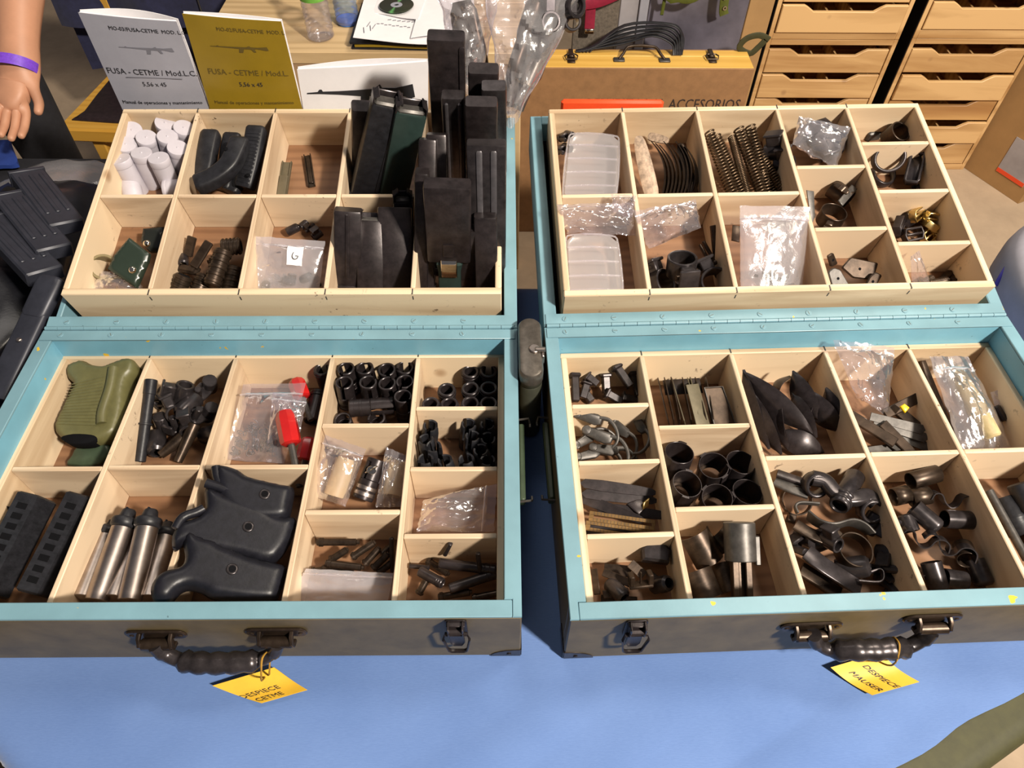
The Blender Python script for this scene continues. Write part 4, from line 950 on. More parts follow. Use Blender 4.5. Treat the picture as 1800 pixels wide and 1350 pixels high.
# ------------------------------------------------------------------ drawer cabinets
M_cab = wood('cabinet_pine', (.36, .185, .062), (.66, .42, .19), 'x', .7, .45, knots=True)
M_cab2 = wood('cabinet_pine_dark_grain', (.30, .13, .04), (.58, .34, .13), 'x', .35, .45, knots=False)
yC = 2.38
def cabinet(label, x0, x1, z0, z1, rows, yc, mats, tilt=0):
    """rows: (z_top, z_bottom, dip, pulled)"""
    r = bpy.data.objects.new('drawer_cabinet', None); COL.objects.link(r); tag(r, label, 'cabinet')
    t = .014; dpt = .30
    b = G().box(x0, x0 + t, yc, yc + dpt, z0, z1, .001).box(x1 - t, x1, yc, yc + dpt, z0, z1, .001).box(x0 + t, x1 - t, yc + dpt - .006, yc + dpt, z0, z1)
    b.box(x0 + t, x1 - t, yc, yc + dpt - .006, z1 - .018, z1, .001).box(x0 + t, x1 - t, yc, yc + dpt - .006, z0, max(z0 + .012, rows[-1][1] - .002), .001)
    link('body', b.mesh('body', M_cab), r)
    link('side_panel', G().box(x0 - .003, x0 - .0002, yc + .004, yc + dpt, z0, z1).mesh('side_panel', M_dark), r)  # thin near-black sheet over the left side, keeps the gap there dark
    for i, (za, zb, dip, pull) in enumerate(rows):
        a, c = x0 + t + .003, x1 - t - .003; w_ = c - a; m = (a + c) / 2; dw = w_ * .27; h = (za - zb); d_ = min(.020, h * .34)
        pts = [(a, zb + .0015), (c, zb + .0015), (c, za - .0015), (m + dw + .022, za - .0015)]
        if dip: pts += [(m + dw + .008, za - .0015 - d_ * .35), (m + dw - .012, za - .0015 - d_), (m - dw + .012, za - .0015 - d_), (m - dw - .008, za - .0015 - d_ * .35)]
        pts += [(m - dw - .022, za - .0015), (a, za - .0015)]
        yf = yc - pull
        dr = link('drawer', G().plate(pts, 0, .014, .002, TR(0, yf + .014, 0) @ RX(90)).mesh('drawer', mats[i % len(mats)]), r)
        link('drawer_box', G().box(a + .006, a + .014, yf + .014, yf + .25, zb + .004, za - .030).box(c - .014, c - .006, yf + .014, yf + .25, zb + .004, za - .030).box(a + .014, c - .014, yf + .014, yf + .25, zb + .004, zb + .010).box(m - dw * .35 - .003, m - dw * .35 + .003, yf + .014, yf + .24, zb + .01, za - .034).box(m + dw * .4 - .003, m + dw * .4 + .003, yf + .014, yf + .24, zb + .01, za - .034).mesh('drawer_box', M_cab), dr)
        if pull > .004 and i == 3:
            link('paper_label', G().box(m - .075, m - .045, yf - .0008, yf + .0002, zb + .012, zb + .034).mesh('paper_label', M_paper), dr)
    return r
zz = lambda py, px=1650: at_y(px, py, yC).z
xr0, xr1 = at_y(1603, 70, yC).x, at_y(1790, 130, yC).x
cabinet('lower right pine drawer cabinet standing on the floor beside the cardboard box', xr0, xr1, -.75, zz(68), [(zz(86), zz(128.5), 1, 0), (zz(130), zz(174.5), 1, .012), (zz(176), zz(212), 1, 0), (zz(213), zz(250.5), 1, .010), (zz(252), zz(288), 1, .001)], yC, [M_cab, M_cab, M_cab2, M_cab, M_cab])
cabinet('upper right pine drawer cabinet stacked on the lower one, nearest the cardboard box', xr0, xr1, zz(68) + .001, zz(-120), [(zz(-100), zz(-50), 1, 0), (zz(-48), zz(0), 1, 0), (zz(2), zz(52), 1, .004)], yC, [M_cab])
xl0, xl1 = at_y(1349, 70, yC).x, at_y(1580, 70, yC).x
zq = lambda py: at_y(1450, py, yC).z
cabinet('lower left pine drawer cabinet standing on the floor beside the accessories case', xl0, xl1, -.75, zq(70), [(zq(87), zq(129), 1, 0), (zq(131), zq(172.5), 1, .003), (zq(174), zq(216), 1, 0), (zq(217), zq(252), 1, 0), (zq(253), zq(289), 1, 0)], yC, [M_cab])
cabinet('upper left pine drawer cabinet stacked on the lower one, nearest the accessories case', xl0, xl1, zq(70) + .001, zq(-120), [(zq(-100), zq(-46), 1, 0), (zq(-44), zq(5), 1, 0), (zq(7), zq(57), 1, .008)], yC, [M_cab])

# ------------------------------------------------------------------ cardboard box, grey bag with blue strap
bz = -.75
e0, e1 = at_z(1687, 290, bz), at_z(1784, 355, bz)
dx = (e1 - e0); Lb = dx.length * 1.05; ang = math.degrees(atan2(dx.y, dx.x))
MBX = Matrix.Translation(e0) @ RZ(ang)
bh = .42; bw = .38
cb = many('cardboard_box', [('side', G().box(0, Lb, 0, .006, 0, bh, .001), M_card), ('side', G().box(0, .006, .006, bw, 0, bh, .001), M_card), ('side', G().box(Lb - .006, Lb, .006, bw, 0, bh, .001), M_card), ('side', G().box(.006, Lb - .006, bw - .006, bw, 0, bh, .001), M_card),
    ('flap', G().box(0, Lb, 0, bw * .495, bh, bh + .005, .001), M_card), ('flap', G().box(0, Lb, bw * .505, bw, bh, bh + .005, .001), M_card),
    ('packing_tape', G().box(-.0012, Lb + .001, bw * .42, bw * .58, bh + .005, bh + .0058).box(Lb * .62, Lb * .78, -.0012, 0, .1, bh), M_film),
    ('shipping_label', G().box(Lb * .50, Lb * .93, -.002, -.0004, .06, .20), M_pale), ('label_stripe', G().box(Lb * .50, Lb * .93, -.0026, -.002, .06, .075), M_orange)],
    'brown cardboard box on the floor at the right edge, a torn label on its side', 'box', MBX)
gb = at_z(1812, 640, .02)
one('grey_fabric_bag', G().grid(48, 24, lump(gb.x + .155, gb.y + .10, .001, .15, .21, .10, 21, .05, 3, 5)), M_greyfab, 'pale grey fabric bag standing right of the right chest, blue strap over it', 'bag', smooth=80)
sp_ = [at_z(1750, 502, .03), at_z(1764, 478, .05), at_z(1788, 442, .07), at_z(1815, 415, .08), at_z(1860, 400, .09)]
one('blue_strap', G().sweep(smoothp(sp_, 4), rrect(.007, .003, .001, 2)), M_bluestr, 'blue webbing strap running off the pale grey bag at right', 'strap', smooth=70)

# ================================================================== contents: shared builders
def z2(ox, oy, k): return lambda x, y: (ox + x / k, oy + y / k)
def flat(T, px, three, rings, z_up=True):
    """outline from pixels on the plane through three (px, py, h); returns (matrix, G) of the rounded slab whose top is that plane"""
    A, B, C = (T.loc(*p) for p in three)
    x = (B - A).normalized(); n = x.cross(C - A).normalized()
    if n.z < 0: n = -n
    y = n.cross(x)
    R = Matrix((x, y, n)).transposed().to_4x4(); Mx = Matrix.Translation(A) @ R; Mi = Mx.inverted(); e = Mi @ T.e
    out = []
    for p in px:
        d = Mi.to_3x3() @ T.ray(*p); q = e - d * (e.z / d.z); out.append((q.x, q.y))
    return T.M @ Mx, out
def slab(T, name, px, three, th, mat, label, cat, c=.003, group=None, smooth_n=0, extra=()):
    M, P = flat(T, px, three, None)
    if smooth_n: P = [tuple(q) for q in smoothp(P, smooth_n, True)]
    rg = [(c, -th), (c * .3, -th + c * .35), (0, -th + c), (0, -c), (c * .3, -c * .35), (c, 0)]
    g = G().loft(P, rg)
    if extra: return many(name, [('body', g, mat)] + [e(M, P) if callable(e) else e for e in extra], label, cat, M, group, 45)
    return one(name, g, mat, label, cat, M, group, smooth=45)
from mathutils.geometry import delaunay_2d_cdt
def puffy(P, th, r, step=.0042, g=None, rb=None, zf=None):
    """rounded solid on an outline: its top at z = 0 falls off within r of the edge"""
    g = g or G(); rb = r * .7 if rb is None else rb
    D2 = []
    for a, b in zip(P, P[1:] + P[:1]):
        n = max(1, int(hypot(b[0] - a[0], b[1] - a[1]) / (step * .9)))
        D2 += [V((a[0] + (b[0] - a[0]) * k / n, a[1] + (b[1] - a[1]) * k / n)) for k in range(n)]
    if sum(p.x * q.y - q.x * p.y for p, q in zip(D2, D2[1:] + D2[:1])) < 0: D2.reverse()
    n = len(D2)
    def dist(p):
        best = 9
        for i in range(n):
            a = D2[i]; e = D2[(i + 1) % n] - a; t = max(0, min(1, (p - a).dot(e) / max(1e-12, e.dot(e)))); best = min(best, (p - a - e * t).length)
        return best
    def inside(p):
        c = False
        for i in range(n):
            a, b = D2[i], D2[(i + 1) % n]
            if (a.y > p.y) != (b.y > p.y) and p.x < (b.x - a.x) * (p.y - a.y) / (b.y - a.y) + a.x: c = not c
        return c
    pts = list(D2); x0, x1 = min(p.x for p in D2), max(p.x for p in D2); y0, y1 = min(p.y for p in D2), max(p.y for p in D2)
    j = 0; y = y0
    while y < y1:
        x = x0 + (step / 2 if j % 2 else 0)
        while x < x1:
            q = V((x, y))
            if inside(q) and dist(q) > step * .55: pts.append(q)
            x += step
        y += step * .87; j += 1
    res = delaunay_2d_cdt(pts, [(i, (i + 1) % n) for i in range(n)], [], 1, 1e-7)
    vs2, fs2 = res[0], res[2]; bd = set()
    vt = []; vb = []
    for p in vs2:
        d = dist(p); kt = min(1, d / r); kb = min(1, d / rb)
        vt.append((p.x, p.y, -r + r * sqrt(max(0, 1 - (1 - kt) ** 2)) + (zf(p) if zf else 0))); vb.append((p.x, p.y, -th + rb - rb * sqrt(max(0, 1 - (1 - kb) ** 2))))
    m = len(vs2); fs = []; cnt = {}
    for f in fs2:
        f = list(f)
        ar = sum(vs2[f[i]].x * vs2[f[(i + 1) % len(f)]].y - vs2[f[(i + 1) % len(f)]].x * vs2[f[i]].y for i in range(len(f)))
        if ar < 0: f.reverse()
        fs.append(tuple(f)); fs.append(tuple(i + m for i in f[::-1]))
        for a, b in zip(f, f[1:] + f[:1]): cnt[(a, b)] = 1
    fs += [(b, a, a + m, b + m) for a, b in cnt if (b, a) not in cnt]
    return g.add(vt + vb, fs)
def bag(T, label, corners, puff=.012, mat=None, wr=.004, zipline=True, seed=0, name='plastic_bag', card=None, nx=30, ny=26, holes=0):
    """corners: (px, py, h) top-left, top-right, bottom-right, bottom-left as seen; the zip runs near the first edge"""
    C = [T.loc(*c) for c in corners]
    def f(a, b, side=1):
        p = (C[0] * (1 - a) + C[1] * a) * (1 - b) + (C[3] * (1 - a) + C[2] * a) * b
        env = (sin(pi * a) * sin(pi * min(1, max(0, (b - .14) / .86)))) ** .55 if b > .14 else 0
        q = V((a * 3.1 + seed, b * 3.1, seed * 1.7))
        r1 = 1 - abs(noise.noise(q)) * 2.2; r2 = 1 - abs(noise.noise(q * 2.3 + V((5, 1, 2)))) * 2.2
        r3 = noise.noise(q * .7)
        k = wr * (.9 * r1 + .6 * r2 + 1.2 * r3)
        ed = .35 * wr * noise.noise(V((a * 9 + seed, b * 9, 3)))
        off = (V((ed, ed * .6, 0)) if (a in (0, 1) or b in (0, 1)) else V((0, 0, 0)))
        return p + off + V((0, 0, side * puff * .5 * env + k * (.35 + .65 * env)))
    g = G().grid(nx, ny, lambda a, b: f(a, b, 1)).grid(nx, ny, lambda a, b: f(a, 1 - b, -1) - V((0, 0, .0006)))
    ps = [('film', g, mat or M_bag)]
    if zipline:
        ps.append(('zip_strip', G().tube([f(i / 14, .15) + V((0, 0, .001)) for i in range(15)], .0012, 5), M_bag))
    if card:
        a0, a1, b0, b1 = card
        ps.append(('paper_slip', G().grid(6, 6, lambda a, b: f(a0 + (a1 - a0) * a, b0 + (b1 - b0) * b) + V((0, 0, .0016)), .0004), M_paper))
    r = many(name, ps, label, 'bag', T.M, smooth=28)
    return r, f
def hollow(r, ri, L, c=.0008, n=20, z0=0.0):
    return [(ri, z0 + c), (ri + c, z0), (r - c, z0), (r, z0 + c), (r, z0 + L - c), (r - c, z0 + L), (ri + c, z0 + L), (ri, z0 + L - c)]
def upright(T, px, py, h, L, tilt=5, rz=None):
    """matrix of a piece of length L standing on its base, the centre of its top seen at the pixel at height h"""
    P = T.loc(px, py, h)
    R = RZ(random.uniform(0, 360) if rz is None else rz)
    return T.M @ Matrix.Translation(P) @ RX(random.uniform(-tilt, tilt)) @ RY(random.uniform(-tilt, tilt)) @ R @ TR(0, 0, -L)
ORD = ['first', 'second', 'third', 'fourth', 'fifth', 'sixth', 'seventh']
def rodG(r, L=1.0, n=10, c=.001): return G().disc(r, 0, L, n, c)

# ---- flash hiders
def fh_slot(L=.052, r=.0128, ri=.0098, gaps=3):
    g = G().lathe(hollow(r, ri, L * .48), 24).lathe(hollow(r * 1.03, ri, L * .10, .0006, 24, L * .02), 24).lathe(hollow(r * 1.02, ri, .004, .0006, 24, L * .22), 24)
    for k in range(gaps):
        a = 360 / gaps * k
        g.lathe(hollow(r, ri, L * .52, .0008, 8, L * .479), 7, None, a + 14, a + 360 / gaps - 14)
    g.lathe(hollow(r, ri, L * .10, .0008, 24, L * .9), 22, None, 14, 346)
    return g
def fh_prong(L=.055, r=.0118, n=3):
    g = G().lathe(hollow(r * .95, r * .55, L * .5), 20)
    for k in range(n):
        a = 360 / n * k
        g.lathe([(r * .50, L * .48), (r * .98, L * .48), (r, L * .7), (r * .92, L * .97), (r * .82, L), (r * .66, L * .985), (r * .55, L * .7)], 6, None, a + 22, a + 360 / n - 22)
    return g
PFH = Proto('flash_hider', [('flash_hider', fh_slot(), M_black)], 40)
PFT = Proto('flash_hider', [('flash_hider', G().lathe(hollow(.0128, .0086, .05, .0012), 24).lathe(hollow(.0136, .0128, .005, .0008, 24, .040), 24), M_black)], 40)
PFP = Proto('flash_hider', [('flash_hider', fh_prong(), M_blackp)], 40)
g0 = 'slotted flash hiders packed upright'
for i, (x, y) in enumerate([(607.5, 647), (641, 646), (679.5, 649), (712, 645)]):
    PFH.put(upright(LF, x, y, .060, .052, 4) , f'upright black slotted flash hider, {ORD[i]} from the left in the back row of its compartment', 'flash hider', g0)
for i, (x, y) in enumerate([(605, 672), (646.7, 671), (680, 673), (711.5, 670)]):
    PFH.put(upright(LF, x, y, .058, .052, 4), f'upright black slotted flash hider, {ORD[i]} from the left in the second row of its compartment', 'flash hider', g0)
PFH.put(upright(LF, 708, 696, .056, .052, 4), 'upright black slotted flash hider alone in the third row at the right', 'flash hider', g0)
PFH.put(upright(LF, 661, 733, .030, .052, 6) @ TR(0, 0, .022) @ SCL(1, 1, .55), 'upright black flash hider at the front divider, right below the lying one', 'flash hider', g0)
PFH.put(upright(LF, 602, 737, .026, .052, 6) @ TR(0, 0, .022) @ SCL(1, 1, .55), 'upright black flash hider in the front left corner beside the lying one', 'flash hider', g0)
PFH.put(LF.seg((614, 718, .034), (692, 712, .030), L0=.052), 'black flash hider lying on its side in front of the upright rows', 'flash hider', g0)
g0 = 'plain tube flash hiders in the top right compartment'
for i, (x, y) in enumerate([(826.7, 652), (858.7, 651)]): PFT.put(upright(LF, x, y, .050, .05, 3), f'upright black tube, {"left" if i == 0 else "right"} one of two in the back row of the top right compartment', 'flash hider', g0)
for i, (x, y) in enumerate([(785, 684), (826.7, 682), (859, 681)]): PFT.put(upright(LF, x, y, .050, .05, 3), f'upright black tube, {ORD[i]} from the left in the middle row of the top right compartment', 'flash hider', g0)
for i, (x, y) in enumerate([(757, 709), (790, 709), (826.7, 708), (858.7, 708)]): PFT.put(upright(LF, x, y, .046, .05, 3), f'upright black tube, {ORD[i]} from the left in the front row of the top right compartment', 'flash hider', g0)
g0 = 'pronged flash hiders in the right column'
for i, ((x, y), lb) in enumerate(zip([(757, 748), (748, 772), (762, 784), (748, 806), (824, 745), (857, 745), (831, 766), (858, 770), (845, 790), (819, 806), (857, 808), (782, 808)],
    ['at the back of the left cluster', 'at the left wall, second row', 'in the middle of the left cluster', 'in the front left corner', 'at the back divider, left of two', 'in the back right corner', 'second row of the right cluster, left of two', 'second row of the right cluster, by the wall', 'third row of the right cluster', 'front row, left of the right cluster', 'in the front right corner', 'front row between the two clusters'])):
    PFP.put(upright(LF, x, y, .056, .055, 7), 'black three-pronged flash hider ' + lb, 'flash hider', g0)

# ---- left front tray, upper row
zo = z2(0, 560, 3.4615)
gp = [zo(*p) for p in [(385, 300), (400, 270), (440, 250), (490, 240), (540, 265), (620, 272), (700, 243), (770, 222), (800, 240), (805, 300), (765, 350), (748, 420), (740, 520), (710, 640), (680, 690), (600, 735), (500, 752), (400, 735), (335, 695), (315, 650), (340, 580), (390, 480), (432, 400), (425, 372), (395, 345)]]
def ribs(M, P):
    return None
th3 = [(120, 660, .066), (190, 665, .066), (120, 770, .045)]
M_, P_ = flat(LF, gp, th3, None)
gg = puffy([tuple(q) for q in smoothp(P_, 3, True)], .036, .009)
rb = G()
_, rp = flat(LF, [zo(*p) for p in [(440, 400), (630, 355), (600, 520), (590, 650), (350, 640), (395, 500)]], th3, None)
for k in range(15):
    t_ = k / 14
    def ed(u): return None
    a = V(rp[0]).lerp(V(rp[4]), t_); b = V(rp[1]).lerp(V(rp[3]), t_)
    rb.tube([(a.x, a.y, .0002), (b.x, b.y, .0002)], .0009, 5)
_, ep = flat(LF, [zo(*p) for p in [(375, 712), (450, 690), (560, 695), (590, 715), (540, 745), (430, 748)]], th3, None)
_, sp2 = flat(LF, [zo(*p) for p in [(690, 300), (670, 420), (625, 560), (620, 640)]], th3, None)
many('pistol_grip', [('body', gg, M_oliveg), ('grip_ribs', rb, M_oliveg), ('base_opening_shade', G().plate([tuple(q) for q in smoothp(ep, 3, True)], -.02, -.0006, .0003, TR(0, -.003, .001)), M_dark),  # near-black plate paints the shade inside the grip's open base
    ('back_strap', G().tube([(x, y, -.001) for x, y in smoothp(sp2, 4)], .0075, 10), M_oliveg)], 'olive green pistol grip leaning in the top left front compartment', 'grip', M_, smooth=50)
slab(LF, 'pistol_grip', [zo(*p) for p in [(470, 770), (600, 750), (660, 790), (600, 890), (400, 895), (430, 830)]], [(120, 800, .020), (180, 800, .020), (130, 810, .016)], .014, M_oliveg2, 'dark green grip half lying under the olive one', 'grip', .004, smooth_n=2)
# compartment two: barrel tube and dark fittings
pth = [(0, 0, 0), (0, 0, .118)]
many('gas_tube', [('tube', G().lathe(hollow(.0075, .005, .118), 18), M_blackp), ('collar', G().lathe(hollow(.0098, .0076, .003), 18, TR(0, 0, .052)), M_blackp), ('end_sleeve', G().lathe(hollow(.0084, .0058, .022), 18, TR(0, 0, .0965)), M_blackp)],
    'long black tube leaning against the left divider of its compartment', 'tube', LF.seg((246, 812, .012), (266, 668, .066), L0=.118))
zo = z2(0, 560, 3.4615)
def clevis(mat):
    g = G().plate(rrect(.030, .016, .006, 3), 0, .006, .0012).disc(.009, -.004, .020, 14, .001, TR(.010, 0, 0)).disc(.0045, -.006, .026, 10, .001, TR(-.010, 0, 0)).box(-.012, .004, .005, .009, 0, .014, .001)
    return g
def sightblk(mat): return G().lathe(hollow(.011, .0075, .026), 18).box(-.006, .006, .009, .024, .004, .022, .0015).box(-.008, .008, .0225, .026, .002, .024, .001)
def cupG(): return G().lathe([(.0055, .001), (.0105, 0), (.0115, .002), (.0115, .026), (.0105, .030), (.007, .033), (.006, .030), (.009, .027), (.009, .006), (.0055, .004)], 18)
def leafG(L=.06, w_=.013): return G().plate([(0, -w_ / 2), (L * .8, -w_ / 2), (L, 0), (L * .8, w_ / 2), (0, w_ / 2)], 0, .004, .001)
PCL = Proto('steel_clevis', [('steel_clevis', clevis(0), M_blacks)]); PSB = Proto('sight_block', [('sight_block', sightblk(0), M_blacks)])
PCU = Proto('steel_cup', [('steel_cup', cupG(), M_blacks)]); PLF = Proto('steel_lever', [('steel_lever', leafG(), M_blacks)])
gF = 'dark steel fittings heaped beside the long tube'
for (x, y, h, rz, rx, ry), P, lb in [
    ((300, 720, .026, 30, 60, 10), PSB, 'black sight block with a ring lying near the long tube'), ((318, 706, .034, 100, 30, 20), PSB, 'black sight block on top of the dark heap, at its middle'),
    ((345, 700, .036, -20, 80, 0), PCU, 'black ringed cup standing at the upper right of the heap'), ((352, 735, .026, 40, 20, 30), PCL, 'black clevis at the right of the heap by the divider'),
    ((282, 700, .024, 75, 70, 0), PCL, 'black clevis at the back of the heap next to the tube'), ((332, 740, .020, 10, 75, 10), PSB, 'black sight block low in the right of the heap'),
    ((300, 755, .014, 160, 10, 0), PCL, 'black clevis at the centre front of the heap'), ((360, 765, .012, 70, 60, 0), PCU, 'black cup lying in the front right corner'),
    ((360, 690, .022, 60, 20, 0), PCL, 'black clevis at the back right of the heap'), ((275, 765, .010, 20, 80, 0), PCU, 'black cup lying at the foot of the long tube')]:
    P.put(LF.lay(x, y, h, rz, rx, ry, 1.15), lb, 'fitting', gF)
for a, b, lb in [((282, 800, .016), (322, 768, .024), 'stubby dark sleeve lying at the front left of the heap'), ((312, 812, .012), (342, 745, .034), 'tapered dark rod slanting through the heap'), ((300, 700, .030), (350, 690, .040), 'short dark bar across the back of the heap')]:
    one('steel_rod', G().lathe([(0, 0), (.0045, 0), (.0062, .004), (.0085, .7), (.0085, .985), (.0075, 1.0), (0, 1.0)], 14, SCL(1, 1, .045), closed=False), M_brownst, lb, 'rod', LF.seg(a, b, L0=.045), gF)

# compartment three: bags of springs, red-handled tools, tubes
bag(LF, 'clear zip bag with small springs beside the red tool handle', [(428, 676, .060), (538, 674, .056), (500, 815, .012), (392, 808, .012)], .022, M_film, .003, True, 4)
bag(LF, 'second clear zip bag behind the spring bag', [(480, 690, .058), (540, 700, .052), (528, 760, .03), (470, 780, .02)], .010, M_film, .004, True, 14)
sg = G()
for k in range(7):
    R_ = Euler((random.uniform(0, 3), random.uniform(0, 3), random.uniform(0, 3))).to_matrix().to_4x4(); c_ = LF.loc(445 + random.uniform(-35, 35), 775 + random.uniform(-22, 22), .012)
    s1 = G().tube([(.0055 * cos(t * .9), .0055 * sin(t * .9), .0009 * t) for t in range(24)], .0006, 4); sg.add(s1.v, s1.f, Matrix.Translation(c_) @ R_)
for k in range(40):
    c_ = LF.loc(445 + random.uniform(-38, 38), 778 + random.uniform(-28, 22), .006 + random.uniform(0, .008)); s1 = G().lathe(hollow(.004, .003, .0016, .0003), 10); sg.add(s1.v, s1.f, Matrix.Translation(c_) @ RX(random.uniform(0, 180)) @ RY(random.uniform(0, 180)))
tag(one('small_springs', sg, M_phos, 'loose pile of tiny springs and rings inside the zip bag', 'springs', LF.M), kind='stuff')
hx = [(.0095 * cos(2 * pi * i / 8 + .39), .0095 * sin(2 * pi * i / 8 + .39)) for i in range(8)]
def tool(L=.10): return [('handle', G().loft(hx, [(.003, 0), (.0005, .002), (0, .005), (0, .036), (.002, .044), (.004, .046)]), M_red), ('shaft', G().disc(.0032, -.055, .001, 10, .0005), M_phos)]
PT = Proto('red_handled_tool', tool(), 30)
PT.put(LF.seg((512, 782, .046), (500, 722, .062), L0=.046) @ SCL(1.5, 1.5, 1), 'screwdriver with a bright red faceted handle standing on the bag', 'screwdriver', 'red-handled tools')
PT.put(LF.seg((532, 700, .030), (520, 668, .036), L0=.046) @ SCL(1.4, 1.4, 1), 'screwdriver with its red handle half hidden behind the bags', 'screwdriver', 'red-handled tools')
PT.put(LF.seg((536, 810, .020), (546, 770, .030), L0=.046) @ SCL(1.4, 1.4, 1), 'screwdriver with a dark red handle by the right divider at the front', 'screwdriver', 'red-handled tools')
PFT.put(upright(LF, 566, 648, .055, .05, 3), 'upright black tube in the back right corner beside the red tools', 'tube')
PFT.put(LF.seg((548, 742, .014), (562, 690, .020), L0=.05), 'dark tube lying along the right divider beside the red tools', 'tube')

# lower left compartments
def guard():
    L, w_, d_ = .205, .046, .034
    g = G().loft([(-w_ / 2, -.012), (-w_ / 2 + .010, d_ / 2), (w_ / 2 - .010, d_ / 2), (w_ / 2, -.012), (w_ / 2 - .004, -.018), (-w_ / 2 + .004, -.018)], [(.003, 0), (0, .004), (0, L - .004), (.003, L)])
    h = G()
    for k in range(8): h.box(-.0062, .0062, d_ / 2 - .0010, d_ / 2 + .0008, .020 + k * .0215, .032 + k * .0215, .0004)  # raised near-black boxes paint the shade of the vent openings
    return [('body', g, M_blackp), ('vent_shade', h, M_dark)]
PG = Proto('handguard', guard())
for a, b, lb in [((58, 1045, .020), (146, 872, .050), 'black vented handguard nearest the wooden divider in the bottom left compartment'), ((-28, 1045, .026), (62, 872, .054), 'black vented handguard in the middle of the bottom left compartment'), ((-105, 1045, .026), (-12, 880, .052), 'black vented handguard at the left edge of the bottom left compartment')]:
    PG.put(LF.seg(a, b, (1, 0, -.12), .205) @ RZ(180), lb, 'handguard', 'vented handguards')
def stube(): return [('tube', G().lathe([(0, 0), (.0125, 0), (.0135, .001), (.0135, .128), (.0125, .129), (0, .129)], 24, closed=False), M_steel), ('cap', G().lathe([(0, .129), (.0135, .129), (.0160, .132), (.0165, .142), (.0150, .146), (.010, .148), (.0085, .160), (.007, .163), (0, .163)], 22, closed=False), M_blackp), ('cap_slot', G().box(-.001, .001, -.0085, .0085, .160, .1645), M_blackp)]
PS = Proto('steel_tube', stube(), 40)
for a, b, lb in [((170, 1056, .030), (228, 896, .050), 'bright steel tube with a black cap, left one on top'), ((228, 1056, .036), (266, 896, .056), 'bright steel tube with a black cap, right one on top'),
    ((144, 1054, .024), (196, 918, .016), 'steel tube lying low along the left divider under the top ones'), ((200, 1054, .024), (246, 925, .018), 'steel tube lying low between the two top ones'), ((262, 1054, .024), (296, 920, .020), 'steel tube lying low next to the black grips')]:
    PS.put(LF.seg(a, b, L0=.163), lb, 'tube', 'bright steel tubes')
zg = z2(0, 790, 3.4615)
def bgrip(pts, three, hole, label, sat=()):
    M_, P = flat(LF, [zg(*p) for p in pts], three, None); P = [tuple(q) for q in smoothp(P, 3, True)]
    g = puffy(P, .032, .013)
    _, hq = flat(LF, [zg(*hole)], three, None); hx_, hy_ = hq[0]
    ps = [('body', g, M_grip), ('screw_hole', G().lathe([(.0042, .0008), (.0060, .0010), (.0068, .0003), (.0066, -.002), (.0042, -.002)], 16, TR(hx_, hy_, 0)), M_blacks), ('hole', G().disc(.0043, -.003, .0006, 12, 0, TR(hx_, hy_, 0)), M_dark)]  # near-black disc inside the ring paints the depth of the hole
    for s_ in sat:
        _, q = flat(LF, [zg(*p) for p in s_], three, None); ps.append(('top_flange', G().tube([(x, y, -.0085) for x, y in smoothp(q, 3)], .0060, 8), M_grip))
    many('pistol_grip', ps, label, 'grip', M_, 'black pistol grips', 55)
bgrip([(1305, 85), (1345, 72), (1440, 100), (1500, 140), (1600, 168), (1700, 190), (1785, 212), (1780, 300), (1745, 400), (1600, 420), (1450, 400), (1350, 330), (1310, 200)], [(400, 850, .098), (480, 850, .086), (440, 880, .088)], (1610, 272), 'black pistol grip at the back of its stack, propped highest on the divider', [[(1310, 90), (1330, 180), (1410, 240)]])
bgrip([(1250, 215), (1300, 225), (1400, 265), (1470, 290), (1600, 330), (1690, 385), (1795, 400), (1800, 470), (1740, 600), (1640, 680), (1450, 640), (1250, 600), (1120, 560), (1050, 595), (1042, 510), (1090, 430), (1190, 395), (1243, 340), (1240, 260)], [(340, 890, .104), (480, 900, .078), (400, 950, .084)], (1510, 470), 'black pistol grip in the middle of its stack', [[(1065, 470), (1110, 400), (1190, 370), (1238, 345)], [(1250, 190), (1330, 215), (1405, 245)]])
bgrip([(1120, 490), (1160, 480), (1225, 512), (1290, 525), (1345, 560), (1420, 592), (1540, 638), (1660, 668), (1745, 695), (1738, 770), (1690, 890), (1640, 918), (1500, 915), (1380, 900), (1280, 880), (1230, 850), (1150, 828), (1090, 848), (1040, 900), (980, 915), (920, 890), (912, 820), (950, 752), (1020, 712), (1098, 690), (1122, 640), (1112, 560)], [(300, 960, .104), (480, 980, .070), (400, 1040, .078)], (1412, 728), 'black pistol grip at the front of its stack, its tang pointing left')

# fourth column: bagged cylinders, banded flash hider, pins
many('flash_hider', [('body', fh_slot(.066, .0135, .0105), M_black), ('silver_band', G().lathe(hollow(.0145, .0134, .0065), 24, TR(0, 0, .006)), M_steel), ('silver_band', G().lathe(hollow(.0145, .0134, .0065), 24, TR(0, 0, .0155)), M_steel), ('spring_clip', G().tube([(-.006, -.0142, .040), (-.002, -.016, .046), (.002, -.0145, .052), (.006, -.0142, .056)], .0012, 6).disc(.0065, 0, .0012, 14, .0004, TR(0, -.0128, .047) @ RX(90)), M_chrome)],
    'black flash hider with two silver bands, lying between two plastic bags', 'flash hider', LF.seg((637, 878, .022), (664, 808, .046), L0=.066))
M_ivory = plain('ivory_tube', (.50, .37, .20), .5, 0, .08, 30, .05)
PIV = Proto('ivory_cylinder', [('ivory_cylinder', G().lathe(hollow(.0145, .0105, .07), 24), M_ivory)])
PIV.put(LF.seg((588, 872, .020), (611, 806, .044), L0=.07), 'ivory coloured cylinder inside the left plastic bag', 'cylinder', 'bagged ivory cylinders')
PIV.put(LF.seg((690, 872, .018), (700, 812, .034), L0=.07), 'ivory coloured cylinder inside the right plastic bag, by the divider', 'cylinder', 'bagged ivory cylinders')
